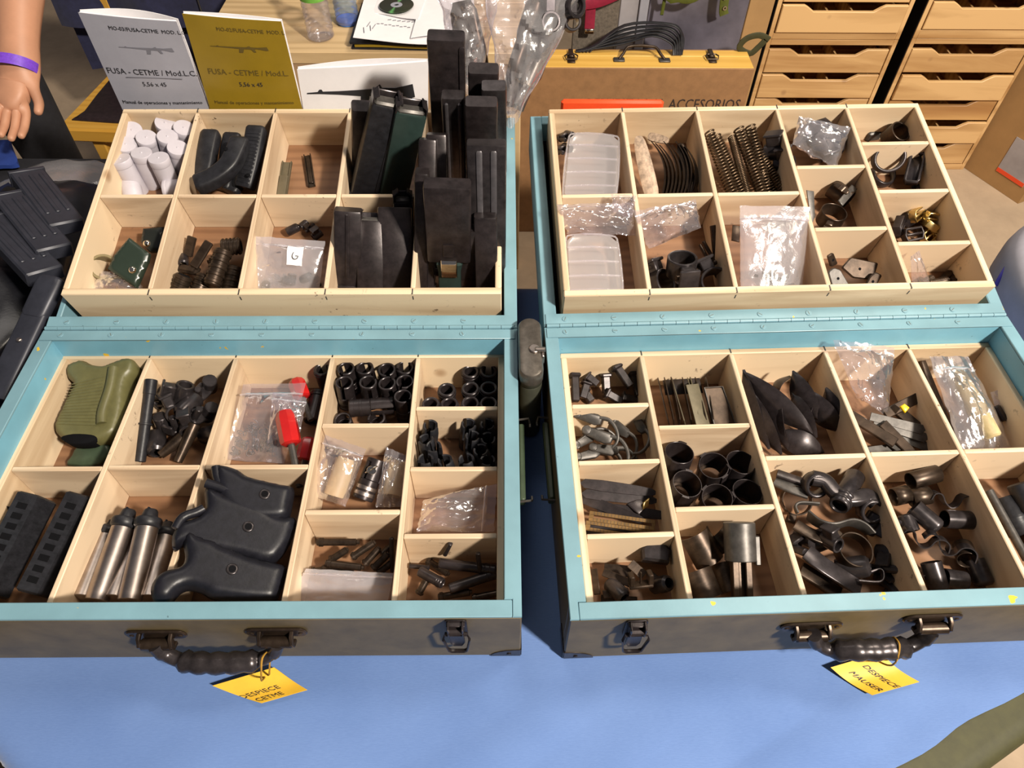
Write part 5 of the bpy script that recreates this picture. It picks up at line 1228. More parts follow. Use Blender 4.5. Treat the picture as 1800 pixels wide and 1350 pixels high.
bag(LF, 'clear zip bag holding an ivory cylinder, left of the banded flash hider', [(572, 765, .066), (644, 790, .064), (608, 892, .022), (545, 870, .026)], .034, M_film, .004, True, 31)
bag(LF, 'clear bag with an ivory cylinder, right of the banded flash hider', [(678, 786, .058), (712, 800, .054), (712, 892, .020), (660, 892, .018)], .032, M_film, .004, False, 37)
bag(LF, 'empty-looking clear bag crinkled in the right column below the pronged flash hiders', [(874, 852, .062), (868, 935, .026), (732, 936, .020), (745, 880, .038)], .030, M_film, .0055, True, 41)
bag(LF, 'flat milky plastic sheet over the dark pins, at the chest front', [(538, 1000, .038), (692, 1008, .034), (680, 1066, .012), (505, 1062, .014)], .004, M_bag, .0022, True, 47)
def pinG(L=.05, r=.0045, head=True): 
    g = G().disc(r, 0, L, 12, .0008)
    if head: g.lathe(hollow(r * 1.25, r * .9, .006, .0006), 12, TR(0, 0, L * .05)); g.disc(r * .62, L, L + .004, 10, .0006)
    return g
PP = Proto('steel_pin', [('steel_pin', pinG(), M_brownst)]); PP2 = Proto('steel_pin', [('steel_pin', pinG(.05, .003, False), M_black)])
gP = 'dark pins in the fourth column'
for a, b, lb in [((557, 953, .030), (632, 953, .030), 'long dark pin lying level along the back of the pin compartment'), ((572, 990, .024), (640, 998, .020), 'dark pin lying level in front of the crossed ones'), ((565, 1000, .012), (622, 1004, .012), 'dark pin at the front edge of the heap above the plastic sheet'),
    ((580, 985, .018), (612, 965, .026), 'short dark pin slanting up at the left of the heap'), ((618, 980, .026), (660, 952, .032), 'dark pin slanting through the middle of the heap'), ((640, 992, .022), (668, 962, .030), 'dark pin slanting parallel, right of the middle one'), ((655, 1000, .018), (684, 972, .026), 'dark pin slanting at the right divider'),
    ((670, 975, .020), (690, 958, .020), 'short dark pin in the back right corner of the heap'), ((664, 1008, .012), (690, 988, .016), 'dark pin low in the front right of the heap'), ((548, 1005, .012), (580, 1000, .014), 'dark pin low in the front left of the heap')]:
    PP.put(LF.seg(a, b, L0=.054), lb, 'pin', gP)
PP2.put(LF.seg((690, 1005, .010), (688, 945, .050), L0=.05), 'thin black pin standing upright in the heap corner', 'pin', gP)
gP = 'dark pins and tubes in the bottom right compartment'
for a, b, lb, P in [((782, 975, .035), (792, 955, .060), 'thin black pin sticking up at the back of the bottom right compartment', PP2), ((844, 1005, .030), (840, 972, .056), 'thin black pin sticking up in the right half of the bottom right compartment', PP2), ((720, 995, .020), (755, 998, .022), 'thin black pin pointing left at the divider', PP2),
    ((738, 1004, .026), (778, 1026, .030), 'dark split tube lying at the left front of its heap', PFT), ((735, 1045, .014), (755, 1010, .024), 'dark pin pointing at the viewer beneath the split tube', PP), ((772, 990, .030), (872, 1002, .030), 'long dark tube lying across the back of the heap', PFT), ((790, 1035, .022), (872, 1008, .026), 'long dark tube lying across the front of the heap', PFT),
    ((770, 1050, .012), (830, 1040, .014), 'dark pin lying at the front of the heap', PP), ((830, 1052, .010), (878, 1042, .012), 'dark pin lying in the front right corner', PP), ((750, 985, .014), (790, 1010, .012), 'dark pin lying beneath the long tubes', PP)]:
    L0 = .05 if P is not PP else .054
    Mx = LF.seg(a, b, L0=L0); P.put(Mx @ SCL(.5, .5, 1) if P is PFT else Mx, lb, 'pin' if P is not PFT else 'tube', gP)

# ================================================================== left lid tray
def film_can():
    return [('body', G().lathe([(0, 0), (.0145, 0), (.0155, .002), (.0158, .052), (0, .052)], 28, closed=False), M_white), ('cap', G().lathe([(0, .0525), (.0160, .0525), (.0163, .0535), (.0163, .0630), (.0157, .064), (.002, .064), (.0008, .0652), (0, .0652)], 28, closed=False), M_white)]
PC = Proto('white_canister', film_can(), 40)
gC = 'white capped canisters'
for i, ((x, y), (bx, by), h, lb) in enumerate([((231.5, 228), (243, 262), .058, 'back left, its cap just right of the tray wall'), ((290, 215), (297, 250), .056, 'farthest back of all, in the middle'), ((323, 224), (326, 262), .056, 'in the back right corner'), ((221, 253), (236, 292), .058, 'second row, touching the left wall'),
    ((257, 241), (270, 282), .060, 'second row, left of the middle'), ((294, 239), (304, 282), .060, 'second row, right of the middle'), ((312, 259), (318, 300), .058, 'third row, beside the right divider'), ((248, 268), (268, 318), .060, 'front row, middle of the three leaning ones'), ((211, 279), (242, 332), .060, 'front row, left of the three leaning ones'), ((278, 277), (300, 326), .060, 'front row, right of the three leaning ones')]):
    A, B = LT.loc(bx, by, .006), LT.loc(x, y, h); d_ = (B - A).normalized(); PC.put(LT.M @ axis(B - d_ * .064, B, (1, 0, 0), .064), 'white capped canister ' + lb, 'canister', gC)
PC.put(LT.M @ axis(LT.loc(236, 352, .016), LT.loc(229, 322, .020), L0=.045), 'white canister lying down in the front left corner', 'canister', gC)
PC.put(LT.M @ axis(LT.loc(330, 332, .014), LT.loc(290, 333, .016), L0=.064), 'white canister lying sideways in the front right corner', 'canister', gC)
# curved fore-ends
def bar(pth, w_, h_, r=.006): return G().sweep(smoothp(pth, 5), rrect(w_, h_, r, 3))
M_plk = M_blackp
gH = 'curved black fore-ends'
def fore(name, pts, w_, h_, lab, ribs_=False, hole=None):
    P = [LT.loc(*p) for p in pts]; S_ = smoothp(P, 6); ps = [('body', G().sweep(S_, rrect(w_, h_, .006, 3), scl=[.9] + [1] * (len(S_) - 2) + [.9]), M_plk)]
    if ribs_:
        g = G()
        for k in range(3, len(S_) - 2): g.sweep([V(S_[k]) + (V(S_[k + 1]) - V(S_[k])) * .2, V(S_[k]) + (V(S_[k + 1]) - V(S_[k])) * .6], rrect(w_ * .9, h_ * 1.07, .006, 3))
        ps.append(('grip_ribs', g, M_plk))
    if hole: q = LT.loc(*hole); ps.append(('screw_hole', G().disc(.0034, -.001, .0012, 12, .0003, Matrix.Translation(q)), M_dark))  # solid near-black disc, painted shade in place of a drilled hole
    many('fore_end', ps, lab, 'fore-end', LT.M, gH, 60)
fore('', [(372, 234, .050), (366, 262, .046), (360, 295, .036), (352, 330, .022)], .030, .022, 'black fore-end standing straight against the left divider')
fore('', [(410, 238, .042), (405, 265, .036), (400, 300, .024), (392, 332, .014)], .030, .020, 'black fore-end half hidden behind the curved one')
fore('', [(452, 226, .066), (447, 255, .058), (440, 290, .044), (430, 330, .026)], .032, .022, 'black fore-end with cross ribs at the right divider', True, (436, 308, .050))
fore('', [(424, 248, .070), (416, 268, .069), (403, 292, .064), (378, 312, .058), (346, 326, .054)], .031, .024, 'black banana-shaped fore-end on top, its blunt end toward the viewer', False, (397, 262, .080))
fore('', [(428, 300, .018), (416, 318, .016), (404, 338, .012)], .030, .018, 'short black fore-end lying low in the front right corner')
# stripper clips
def clipG(L=.062, w_=.012): return G().plate([(-w_ / 2, 0), (w_ / 2, 0), (w_ / 2, .0055), (w_ / 2 - .0016, .0055), (w_ / 2 - .0016, .0016), (-w_ / 2 + .0016, .0016), (-w_ / 2 + .0016, .0055), (-w_ / 2, .0055)], 0, L, .0003)
M_drab = plain('drab_metal', (.13, .11, .07), .5, .4, .2, 50, .1)
PK = Proto('stripper_clip', [('clip', clipG(), M_brownst), ('filling', G().box(-.004, .004, .0016, .004, .006, .056, .0008), M_brownst)])
PK.put(LT.M @ axis(LT.loc(548, 327, .004), LT.loc(540, 272, .006), (1, 0, 0), .062) @ RZ(180) @ TR(0, -.003, 0), 'brown stripper clip lying alone on the tray floor', 'clip', 'stripper clips')
PK2 = Proto('stripper_clip', [('clip', clipG(.06, .016), M_drab), ('block', G().box(-.007, .007, .0016, .010, -.002, .034, .001), M_drab)])
PK2.put(LT.M @ axis(LT.loc(496, 350, .006), LT.loc(506, 286, .016), (1, 0, 0), .06) @ RZ(180), 'drab stripper clip holding a block, leaning by the left divider', 'clip', 'stripper clips')
# row two: pouches
zb_ = z2(0, 320, 3.4615)
def pouch(px, three, mat, snap, label):
    M_, P = flat(LT, [zb_(*p) for p in px], three, None); _, s_ = flat(LT, [zb_(*snap)], three, None)
    many('vinyl_pouch', [('body', puffy([tuple(q) for q in P], .014, .003), mat), ('snap_button', G().lathe([(0, .0035), (.003, .0032), (.0052, .0018), (.0058, 0), (0, -.001)][::-1], 16, TR(*s_[0], 0), closed=False), M_chrome)], label, 'pouch', M_, 'vinyl pouches', 50)
M_vin = plain('green_vinyl', (.022, .033, .024), .3, 0, .1, 30, .1); M_vind = plain('dark_vinyl', (.012, .014, .012), .35, 0, .2, 30, .1)
pouch([(780, 335), (900, 430), (890, 480), (820, 640), (650, 525), (690, 440)], [(200, 470, .046), (250, 450, .050), (230, 500, .034)], M_vin, (805, 535), 'dark green vinyl pouch with a bright snap button, on top')
pouch([(865, 280), (985, 270), (990, 420), (900, 420), (850, 360)], [(255, 405, .036), (280, 405, .036), (260, 440, .024)], M_vind, (893, 375), 'black vinyl pouch with a small snap, behind the green one')
one('vinyl_roll', G().lathe(hollow(.020, .016, .03), 24), plain('yellowed_plastic', (.20, .16, .08), .4, 0, .2, 30, 0), 'brownish plastic ring lying under the green pouch', 'ring', LT.lay(188, 478, .006, 0, 20, 20))
bag(LT, 'clear bag tucked under the green pouch in the front left compartment', [(180, 478, .030), (238, 480, .028), (262, 528, .010), (150, 524, .010)], .016, M_film, .004, False, 53)
# small ribbed barrels and flat pieces
def ribbed(L=.046, r=.0135):
    g = G().disc(r * .9, 0, L, 20, .0015)
    for k in range(5): g.lathe(hollow(r, r * .8, .0045, .0008), 20, TR(0, 0, .003 + k * .0088))
    return g
PR = Proto('ribbed_barrel', [('barrel', ribbed(), M_brownst), ('bore_shade', G().disc(.0085, .0455, .0463, 14, 0), M_dark)])  # near-black end disc paints the shade of the barrel mouth
gR = 'small ribbed barrels'
for a, b, lb in [((372, 503, .030), (394, 440, .044), 'ribbed dark barrel lying on top, pointing at the viewer'), ((308, 522, .010), (324, 484, .028), 'ribbed dark barrel at the left divider, nearest the front'), ((345, 520, .010), (362, 484, .020), 'ribbed dark barrel low in the middle of the front'), ((402, 520, .010), (414, 470, .022), 'ribbed dark barrel at the right divider'), ((390, 435, .028), (424, 432, .026), 'ribbed dark barrel lying sideways at the back right'), ((375, 470, .012), (392, 450, .016), 'ribbed dark barrel buried under the top one')]:
    PR.put(LT.seg(a, b, L0=.046), lb, 'barrel', gR)
PF = Proto('flat_follower', [('flat_follower', G().box(-.007, .007, -.003, .003, 0, .05, .0015).box(-.005, .005, .002, .005, .008, .042, .001), M_brownst)])
for a, b, lb in [((340, 470, .020), (368, 425, .036), 'flat brown steel bar leaning left of the top barrel'), ((330, 450, .014), (338, 416, .034), 'flat brown steel bar standing at the left divider'), ((312, 470, .016), (350, 478, .016), 'flat brown steel bar lying level at the left')]:
    PF.put(LT.seg(a, b, L0=.05), lb, 'steel bar', gR)
PCU.put(LT.lay(322, 452, .012, 20, 70, 0, .7), 'small dark cup at the left divider under the bars', 'fitting')
# bag with a paper slip
bg, bf = bag(LT, 'milky zip bag with a white paper slip, third compartment of the front row', [(440, 415, .060), (572, 425, .056), (560, 520, .012), (452, 518, .012)], .024, M_bag, .003, True, 61, card=(.52, .74, .18, .56))
_g = G(); _ctr = bf(.64, .38) + V((0, 0, .0035)); _x = (bf(.74, .38) - bf(.54, .38)).normalized(); _y = (bf(.64, .2) - bf(.64, .5)).normalized()
_g.tube([_ctr + _x * (.0045 * cos(radians(t))) + _y * (.006 * sin(radians(t))) for t in range(40, 331, 24)] + [_ctr + _x * .0045 - _y * .0005, _ctr + _x * .0005 - _y * .0005], .0006, 5)
link('lettering', _g.mesh('lettering', M_ink), bg)
gS = 'small dark fittings in and behind the slip bag'
random.seed(5)
for i, (x, y, h) in enumerate([(505, 408, .012), (535, 402, .012), (550, 418, .014), (470, 495, .010), (490, 498, .010), (512, 500, .010), (532, 492, .014), (548, 500, .010)]):
    (PCU, PCL, PSB)[i % 3].put(LT.lay(x, y, h, random.uniform(0, 180), random.uniform(40, 90), 0, .62), f'small dark fitting {("behind the slip bag" if i < 3 else "seen through the milky slip bag")}, {ORD[i if i < 3 else i - 3]} from the left', 'fitting', gS + (' (behind)' if i < 3 else ' (inside)'))

# ---- magazines
def magG(L, w_, d_, rib=True, lips=False, mat=None, ribmat=None):
    m = mat or M_black
    b = G().loft(rrect(w_, d_, .004, 2), [(.001, 0), (0, .002), (0, L - .003), (.001, L)])
    ps = [('body', b, m)]
    if rib:
        r = G()
        for x in (-.3, .3) if rib is True else rib: r.loft(rrect(w_ * .16, .004, .0015, 2), [(.0015, .014), (0, .02), (0, L * .96), (.0015, L * .97)], TR(x * w_, -d_ / 2, 0)); r.loft(rrect(w_ * .16, .004, .0015, 2), [(.0015, .014), (0, .02), (0, L * .96), (.0015, L * .97)], TR(x * w_, d_ / 2, 0))
        ps.append(('rib_panel', r, ribmat or m))
    ps.append(('base_plate', G().box(-w_ / 2 - .002, w_ / 2 + .002, -d_ / 2 - .002, d_ / 2 + .002, -.003, .003, .001), m))
    if lips:
        g = G()
        for s_ in (-1, 1): g.sweep([(s_ * (w_ / 2 - .0015), 0, L - .002), (s_ * (w_ / 2 - .0015), 0, L + .010), (s_ * (w_ / 2 - .008), 0, L + .016)], rrect(.0025, d_ * .8, .0008, 1), (0, 1, 0))
        g.box(-w_ / 2, w_ / 2, d_ / 2 - .003, d_ / 2, L - .002, L + .012, .0008)
        ps += [('feed_lips', g, M_blacks), ('follower', G().box(-w_ / 2 + .003, w_ / 2 - .003, -d_ / 2 + .003, d_ / 2 - .004, L - .012, L + .005, .003), M_phos)]
    return ps
gM = 'tall black magazines in the left lid'
def mag(a, b, L, w_, d_, label, near=True, xd=(1, 0, 0), **k):
    A = LT.loc(*a); B = LT.reach(A, b[0], b[1], L, near); many('rifle_magazine', magG(L, w_, d_, **k), label, 'magazine', LT.M @ axis(A, B, xd), gM)
LABW = 'in the right column of the left lid'
mag((792, 310, .0), (784, 62), .262, .052, .026, 'tallest black magazine standing at the back of the right column', rib=(.42,))
mag((802, 335, .0), (796, 166), .205, .033, .020, 'narrow double-ridged magazine standing in front of the tallest one', rib=(-.28, .28), mat=M_blacks, ribmat=M_ridge)
mag((848, 300, .0), (850, 120), .215, .044, .024, 'black flat-topped magazine at the back right of the column', rib=False)
mag((872, 320, .0), (868, 150), .21, .036, .022, 'black glossy magazine at the right wall of the column', rib=False, mat=M_blacks)
mag((846, 350, .0), (846, 178), .21, .046, .022, 'black magazine with scuffed upper face, second row at right', rib=False)
mag((858, 496, .0), (855, 250), .225, .054, .024, 'grey-black magazine with two long ribs, at the right wall in front', rib=(-.18, .18), mat=M_blacks, ribmat=M_ridge)
mag((750, 500, .0), (753, 244), .215, .026, .030, 'narrow black magazine standing at the left divider of the column', rib=False)
mag((772, 470, .0), (768, 235), .20, .030, .026, 'black magazine squeezed between the narrow one and the ridged one', rib=False)
mag((741, 512, .0), (742, 300), .19, .020, .028, 'black magazine edge-on against the left divider at the front', rib=False)
mag((856, 514, .016), (853, 378), .125, .033, .022, 'short plain black magazine standing at the front right', rib=False)
mag((812, 500, .0), (812, 400), .115, .052, .020, 'short black magazine upright behind the green spout', rib=False)
# front magazine, mouth down, bright follower and green spout
A = LT.loc(790, 452, .060); B = LT.reach(A, 786, 322, .13, True)
M_grn = plain('green_enamel', (.025, .045, .040), .35, .2, .2, 40, .1)
many('rifle_magazine', [('body', G().loft(rrect(.064, .026, .004, 2), [(.001, 0), (0, .002), (0, .128), (.001, .13)]).loft(rrect(.016, .002, .0008, 1), [(0, .012), (0, .035)], TR(0, -.0135, 0)), M_black),
    ('spout', G().loft(rrect(.034, .018, .003, 2), [(.002, -.058), (0, -.056), (0, -.02), (-.003, -.004), (0, .002)], TR(0, -.002, 0)), M_grn),
    ('follower', G().sweep(smoothp([(0, -.014, .006), (0, -.017, -.002), (0, -.016, -.014), (0, -.012, -.026)], 4), rrect(.024, .006, .002, 3), (0, -1, 0)), M_chrome)], 'black magazine at the front with a bright chrome follower and green spout', 'magazine', LT.M @ axis(A, B), gM)
gA = 'magazines in the fourth rear compartment'
def mag2(a, b, L, w_, d_, label, grp, **k):
    A = LT.loc(*a); B = LT.reach(A, b[0], b[1], L, True); many('rifle_magazine', magG(L, w_, d_, **k), label, 'magazine', LT.M @ axis(A, B, (1, .15, 0)), grp)
mag2((644, 318, .0), (645, 186), .155, .046, .026, 'dark magazine standing at the back left behind the leaning ones', gA, rib=False)
mag2((640, 338, .018), (680, 180), .180, .044, .026, 'blue-black magazine leaning right, its feed lips and follower on top', gA, lips=True, rib=(.38,), mat=M_gun if False else M_blackp)
mag2((690, 345, .012), (722, 194), .172, .046, .024, 'green-black magazine leaning right with an open top, right of the lipped one', gA, lips=True, rib=False, mat=M_grn)
gB = 'short magazines in the fourth front compartment'
mag2((612, 500, .012), (612, 368), .115, .040, .030, 'short black magazine at the left with a wide lengthwise rib', gB, rib=(.0,))
mag2((652, 512, .010), (652, 385), .105, .040, .028, 'short black magazine in the middle with an open top and grey follower', gB, lips=True, rib=False)
mag2((697, 512, .006), (694, 362), .125, .050, .026, 'short plain black magazine at the right, widest of the row', gB, rib=False)
mag2((712, 440, .0), (708, 352), .085, .030, .020, 'short black magazine behind the widest one, only its open top showing', gB, lips=True, rib=False)
bag(LT, 'scrap of milky plastic film under the short magazines', [(590, 498, .020), (662, 505, .016), (672, 522, .006), (592, 524, .006)], .006, M_bag, .004, False, 71)

# clear bags with rifle parts standing behind the right column
def bigbag(label, quad, ys, seed, stuff, puff=.02):
    C = [at_y(x, y, yy) for (x, y), yy in zip(quad, ys)]
    def f(a, b, side):
        p = (C[0] * (1 - a) + C[1] * a) * (1 - b) + (C[3] * (1 - a) + C[2] * a) * b
        q = V((a * 2.6 + seed, b * 4.6, seed)); k = .012 * (1 - 2.2 * abs(noise.noise(q))) + .006 * (1 - 2.2 * abs(noise.noise(q * 2.4)))
        env = sin(pi * a) ** .5
        return p + V((.008 * noise.noise(V((b * 5, seed, 1))), -side * puff * env - k * (.3 + .7 * env), 0))
    many('plastic_bag', [('film', G().grid(26, 40, lambda a, b: f(a, b, 1)).grid(26, 40, lambda a, b: f(1 - a, b, -1)), M_film2),
        ('seam', G().tube([f(0, i / 20, 0) for i in range(21)], .0012, 5), M_bag), ('seam', G().tube([f(1, i / 20, 0) for i in range(21)], .0012, 5), M_bag)], label, 'bag', smooth=28)
M_film2 = film('hazy_film', (.95, .92, .95), clear=.70, milk=.22, rough=.2, gl_=.28)
bigbag('long clear bag of rifle parts standing behind the tall magazines, leaning right', [(846, -60), (1048, -60), (912, 205), (886, 205)], [1.16, 1.16, 1.07, 1.07], 3, None)
bigbag('smaller clear bag behind the tallest magazine, a brown part inside', [(770, -30), (880, -30), (845, 150), (800, 150)], [1.17, 1.17, 1.12, 1.12], 9, None)
def inbag(pts, r, mat, label, scl=None, name='rifle_part', n=10):
    P = [at_y(x, y, yy) for x, y, yy in pts]; S_ = smoothp(P, 4)
    one(name, G().tube(S_, r, n, scl=[scl[min(len(scl) - 1, int(i / 4))] for i in range(len(S_))] if scl else None), mat, label, 'rifle part', None, 'rifle parts in the long clear bag', smooth=60)
M_grey1 = plain('grey_steel', (.16, .15, .13), .35, .7, .3, 40, .1)
inbag([(905, 190, 1.085), (930, 130, 1.11), (955, 60, 1.135), (985, -20, 1.16)], .021, M_phos, 'thick grey barrel part in the long clear bag', [.7, 1, 1.15, 1.2])
inbag([(893, 185, 1.08), (905, 120, 1.10), (925, 60, 1.13), (945, 0, 1.15)], .012, M_brownst, 'thin brown rod along the left of the long clear bag', [1, 1, 1.3, 1])
inbag([(925, 150, 1.09), (962, 70, 1.13), (1000, 10, 1.15), (1020, -30, 1.16)], .013, M_grey1, 'thin grey rod along the right of the long clear bag', [1, 1, 1.5, 1])
for x, y, yy, s_, lb in [(985, 15, 1.15, 1.6, 'grey steel fitting at the top of the long clear bag'), (960, 42, 1.14, 1.4, 'dark steel fitting below the top of the long clear bag'), (935, 85, 1.12, 1.2, 'dark steel fitting half-way down the long clear bag'), (1003, 42, 1.145, 1.2, 'grey ring fitting at the right seam of the long clear bag')]:
    P = at_y(x, y, yy); PSB.put(Matrix.Translation(P) @ RX(60) @ RY(x % 50) @ SCL(s_), lb, 'fitting', 'fittings in the long clear bag')
P = at_y(820, 48, 1.15); q = at_y(840, 150, 1.12)
one('rifle_part', G().loft(rrect(.05, .03, .010, 4), [(.012, 0), (.002, .012), (0, .05), (.004, .11), (.012, .125)]), M_brownst, 'dark brown blocky part in the smaller clear bag', 'rifle part', axis(q, P))

# ================================================================== right lid tray
def rib_box(T, px, three, label, n=5, th=.03):
    M, P = flat(T, px, three, None)
    g = G().loft(P, [(.003, -th), (0, -th + .004), (0, -.004), (.003, 0)], cc=.012)
    ps = [('box', g, M_milk)]
    for k in range(1, n):
        t_ = k / n; a = V(P[0]).lerp(V(P[3]), t_); b = V(P[1]).lerp(V(P[2]), t_)
        ps.append(('partition', G().tube([(a.x + .002, a.y, -.0004), ((a.x + b.x) / 2, (a.y + b.y) / 2 + .0012, .0004), (b.x - .002, b.y, -.0004)], .0016, 6), M_bag))
    rim = [tuple(q) for q in smoothp([(V(a) * .86 + V(b) * .14) for i, a in enumerate(P) for b in (P[i - 1], P[(i + 1) % 4])], 3, True)]
    ps.append(('rim', G().tube([(x, y, -.004) for x, y in rim], .0016, 6, closed=True), M_bag))
    many('plastic_box', ps, label, 'box', M, 'frosted plastic compartment boxes', 50)
rib_box(RT, [(1000, 231), (1090, 236), (1084, 350), (988, 352)], [(1000, 231, .062), (1090, 236, .064), (990, 350, .046)], 'frosted plastic compartment box leaning in the back left compartment')
rib_box(RT, [(994, 410), (1086, 412), (1098, 535), (1000, 537)], [(994, 410, .056), (1086, 412, .056), (1000, 535, .040)], 'frosted plastic compartment box leaning in the front left compartment')
bag(RT, 'crumpled clear bag lying above the front plastic box, glinting', [(978, 362, .076), (1112, 358, .074), (1118, 415, .050), (996, 412, .052)], .020, M_film, .008, False, 81)
bag(RT, 'flap of clear film sticking up over the first divider', [(1074, 342, .085), (1118, 345, .088), (1112, 385, .060), (1078, 375, .064)], .008, M_film, .006, False, 83)
for x, y, lb in ((990, 240, 'upper'), (986, 262, 'lower')): PCL.put(RT.lay(x, y, .040, 30, 60, 0, .8), f'small steel fitting left of the back plastic box, the {lb} of two', 'fitting', 'fittings by the plastic box')
# curved butt plates
M_rust = plain('rust_flecked_steel', (.34, .25, .18), .55, .3, .6, 70, .2)
def cplate(L=.10, w_=.020, t=.0016, bow=.014): return G().ribbon([(bow * (1 - (2 * u - 1) ** 2), L * u) for u in [i / 12 for i in range(13)]], w_, t)
PB = Proto('curved_plate', [('curved_plate', cplate(), M_brownst)], 60)
gK = 'curved brown steel plates'
for i in range(9):
    x0 = 1150 + i * 6.3
    PB.put(RT.seg((x0 + 14, 352, .012), (x0 - 2 + i * .8, 252 + (i % 3) * 3, .046), (1, -.3, .5), .10), f'curved brown steel plate, {ORD[i] if i < 7 else ("eighth", "ninth")[i - 7]} from the left of the stacked row', 'plate', gK)
PB2 = Proto('curved_plate', [('curved_plate', G().loft([tuple(q) for q in smoothp([(-.010, .002), (.010, .002), (.0125, .05), (.009, .095), (0, .104), (-.009, .095), (-.0125, .05)], 3, True)], [(.001, -.0035), (0, -.001), (.004, .0005)], RX(90)), M_rust)], 60)
PB2.put(RT.seg((1148, 350, .022), (1122, 238, .060), (1, -.2, .0), .104), 'rust-flecked pale plate at the left end of the plate row', 'plate', gK)
PB3 = Proto('curved_plate', [('curved_plate', G().loft([tuple(q) for q in smoothp([(-.007, .002), (.007, .002), (.0085, .05), (.007, .095), (0, .102), (-.007, .095), (-.0085, .05)], 3, True)], [(.001, -.003), (0, -.001), (.003, .0005)], RX(90)), M_brownst)], 60)
PB3.put(RT.seg((1222, 348, .022), (1196, 252, .050), (1, -.2, .0), .102), 'rounded dark plate at the right end of the plate row', 'plate', gK)
PB2.put(RT.seg((1140, 240, .030), (1176, 249, .034), (0, 1, .4), .104) @ SCL(.6, 1, 1), 'pale-edged plate lying across the back of the plate row', 'plate', gK)
# bag, rings and rods
bag(RT, 'clear zip bag bulging over the scope rings, second front compartment', [(1112, 372, .084), (1222, 352, .080), (1232, 402, .060), (1140, 440, .040)], .030, M_film, .007, True, 87)
def sring(r=.0165, L=.022): return [('ring', G().lathe(hollow(r, r - .0028, L, .0008, 28), 28), M_blacks), ('foot', G().box(-.007, .007, r - .001, r + .012, .002, L - .002, .001).box(-.011, .011, r + .010, r + .014, .0, L, .001), M_blacks), ('clamp_screw', G().disc(.003, -.013, .013, 10, .0006, TR(0, r + .006, L / 2) @ RY(90)), M_brownst)]
PRg = Proto('scope_ring', sring(), 40)
for x, y, h, rz, rx, ry, k, lb in [(1198, 466, .052, 185, 22, 0, 1.35, 'topmost scope ring, its foot toward the viewer'), (1160, 500, .022, 20, 25, 30, 1.3, 'scope ring at the left divider, tipped on its side'), (1256, 498, .024, 20, 12, -14, 1.35, 'scope ring in the front right corner of its compartment'), (1203, 505, .010, 180, 30, 0, .9, 'scope ring below the topmost one, mostly hidden')]:
    PRg.put(RT.lay(x, y, h, rz, rx, ry, k) @ TR(0, 0, -.012), lb, 'ring', 'scope rings')
for a, b, lb in [((1275, 492, .010), (1236, 424, .030), 'thin steel rod slanting behind the scope rings'), ((1268, 500, .010), (1230, 430, .024), 'second thin steel rod beside the slanting one'), ((1262, 470, .012), (1254, 396, .050), 'dark rounded rod standing at the right divider')]:
    one('steel_rod', G().disc(.0030 if 'thin' in lb else .006, 0, .08, 10, .001), M_brownst, lb, 'rod', RT.seg(a, b, L0=.08), 'rods behind the scope rings')
# coil springs
def coil(L, r, w_, turns, n=14): return G().tube([(r * cos(2 * pi * i / n), r * sin(2 * pi * i / n), L * i / (turns * n)) for i in range(int(turns * n) + 1)], w_, 5)
M_spr = plain('spring_steel', (.13, .088, .055), .3, .85, .3, 40, .05)
PW = Proto('coil_spring', [('coil_spring', coil(.13, .0082, .0017, 25), M_spr)], 80); PW2 = Proto('coil_spring', [('coil_spring', coil(.13, .0058, .0012, 42), M_spr)], 80)
gW = 'coil springs'
for a, b, P, lb in [((1295, 362, .012), (1246, 232, .060), PW, 'coil spring at the left divider, leftmost of all'), ((1312, 360, .012), (1258, 240, .050), PW, 'coil spring touching the leftmost one'), ((1318, 358, .016), (1286, 240, .056), PW2, 'thin tightly wound coil spring between the wide ones'), ((1344, 356, .014), (1298, 226, .066), PW, 'coil spring left of the middle, its open end up'), ((1352, 354, .010), (1318, 222, .064), PW, 'coil spring right of the middle, standing highest'), ((1384, 352, .010), (1322, 250, .040), PW, 'coil spring slanting off to the right'), ((1368, 354, .008), (1312, 262, .034), PW, 'coil spring low behind the slanting one')]:
    P.put(RT.seg(a, b, L0=.13), lb, 'spring', gW)
for x, y, h, k, lb in ((1345, 268, .030, 1.3, 'back'), (1362, 290, .022, 1.2, 'front')): PSB.put(RT.lay(x, y, h, 40, 60, 20, k), f'dark steel lump right of the springs, the {lb} of two', 'fitting', 'dark lumps by the springs')
# zip bag
bag(RT, 'large clear zip bag filling the third front compartment, punched hole at its top', [(1300, 362, .080), (1424, 364, .080), (1408, 530, .016), (1302, 532, .018)], .030, M_film2, .0032, True, 91)
PWa = Proto('flat_washer', [('flat_washer', G().lathe(hollow(.010, .005, .0018, .0004), 16), M_phos)])
for i, (x, y, lb) in enumerate([(1330, 480, 'left'), (1350, 495, 'middle'), (1372, 500, 'right')]): (PCL, PSB, PCL)[i].put(RT.lay(x, y, .012, 40 * i, 50, 0, .8), f'dark steel fitting inside the large zip bag, the {lb} of three', 'fitting', 'fittings in the large zip bag')
slab(RT, 'flat_bar', [(1288, 395), (1302, 397), (1300, 425), (1286, 422)], [(1288, 395, .04), (1302, 397, .04), (1286, 422, .034)], .003, M_brownst, 'dark flat bar at the left divider behind the large zip bag', 'steel bar', .0008)
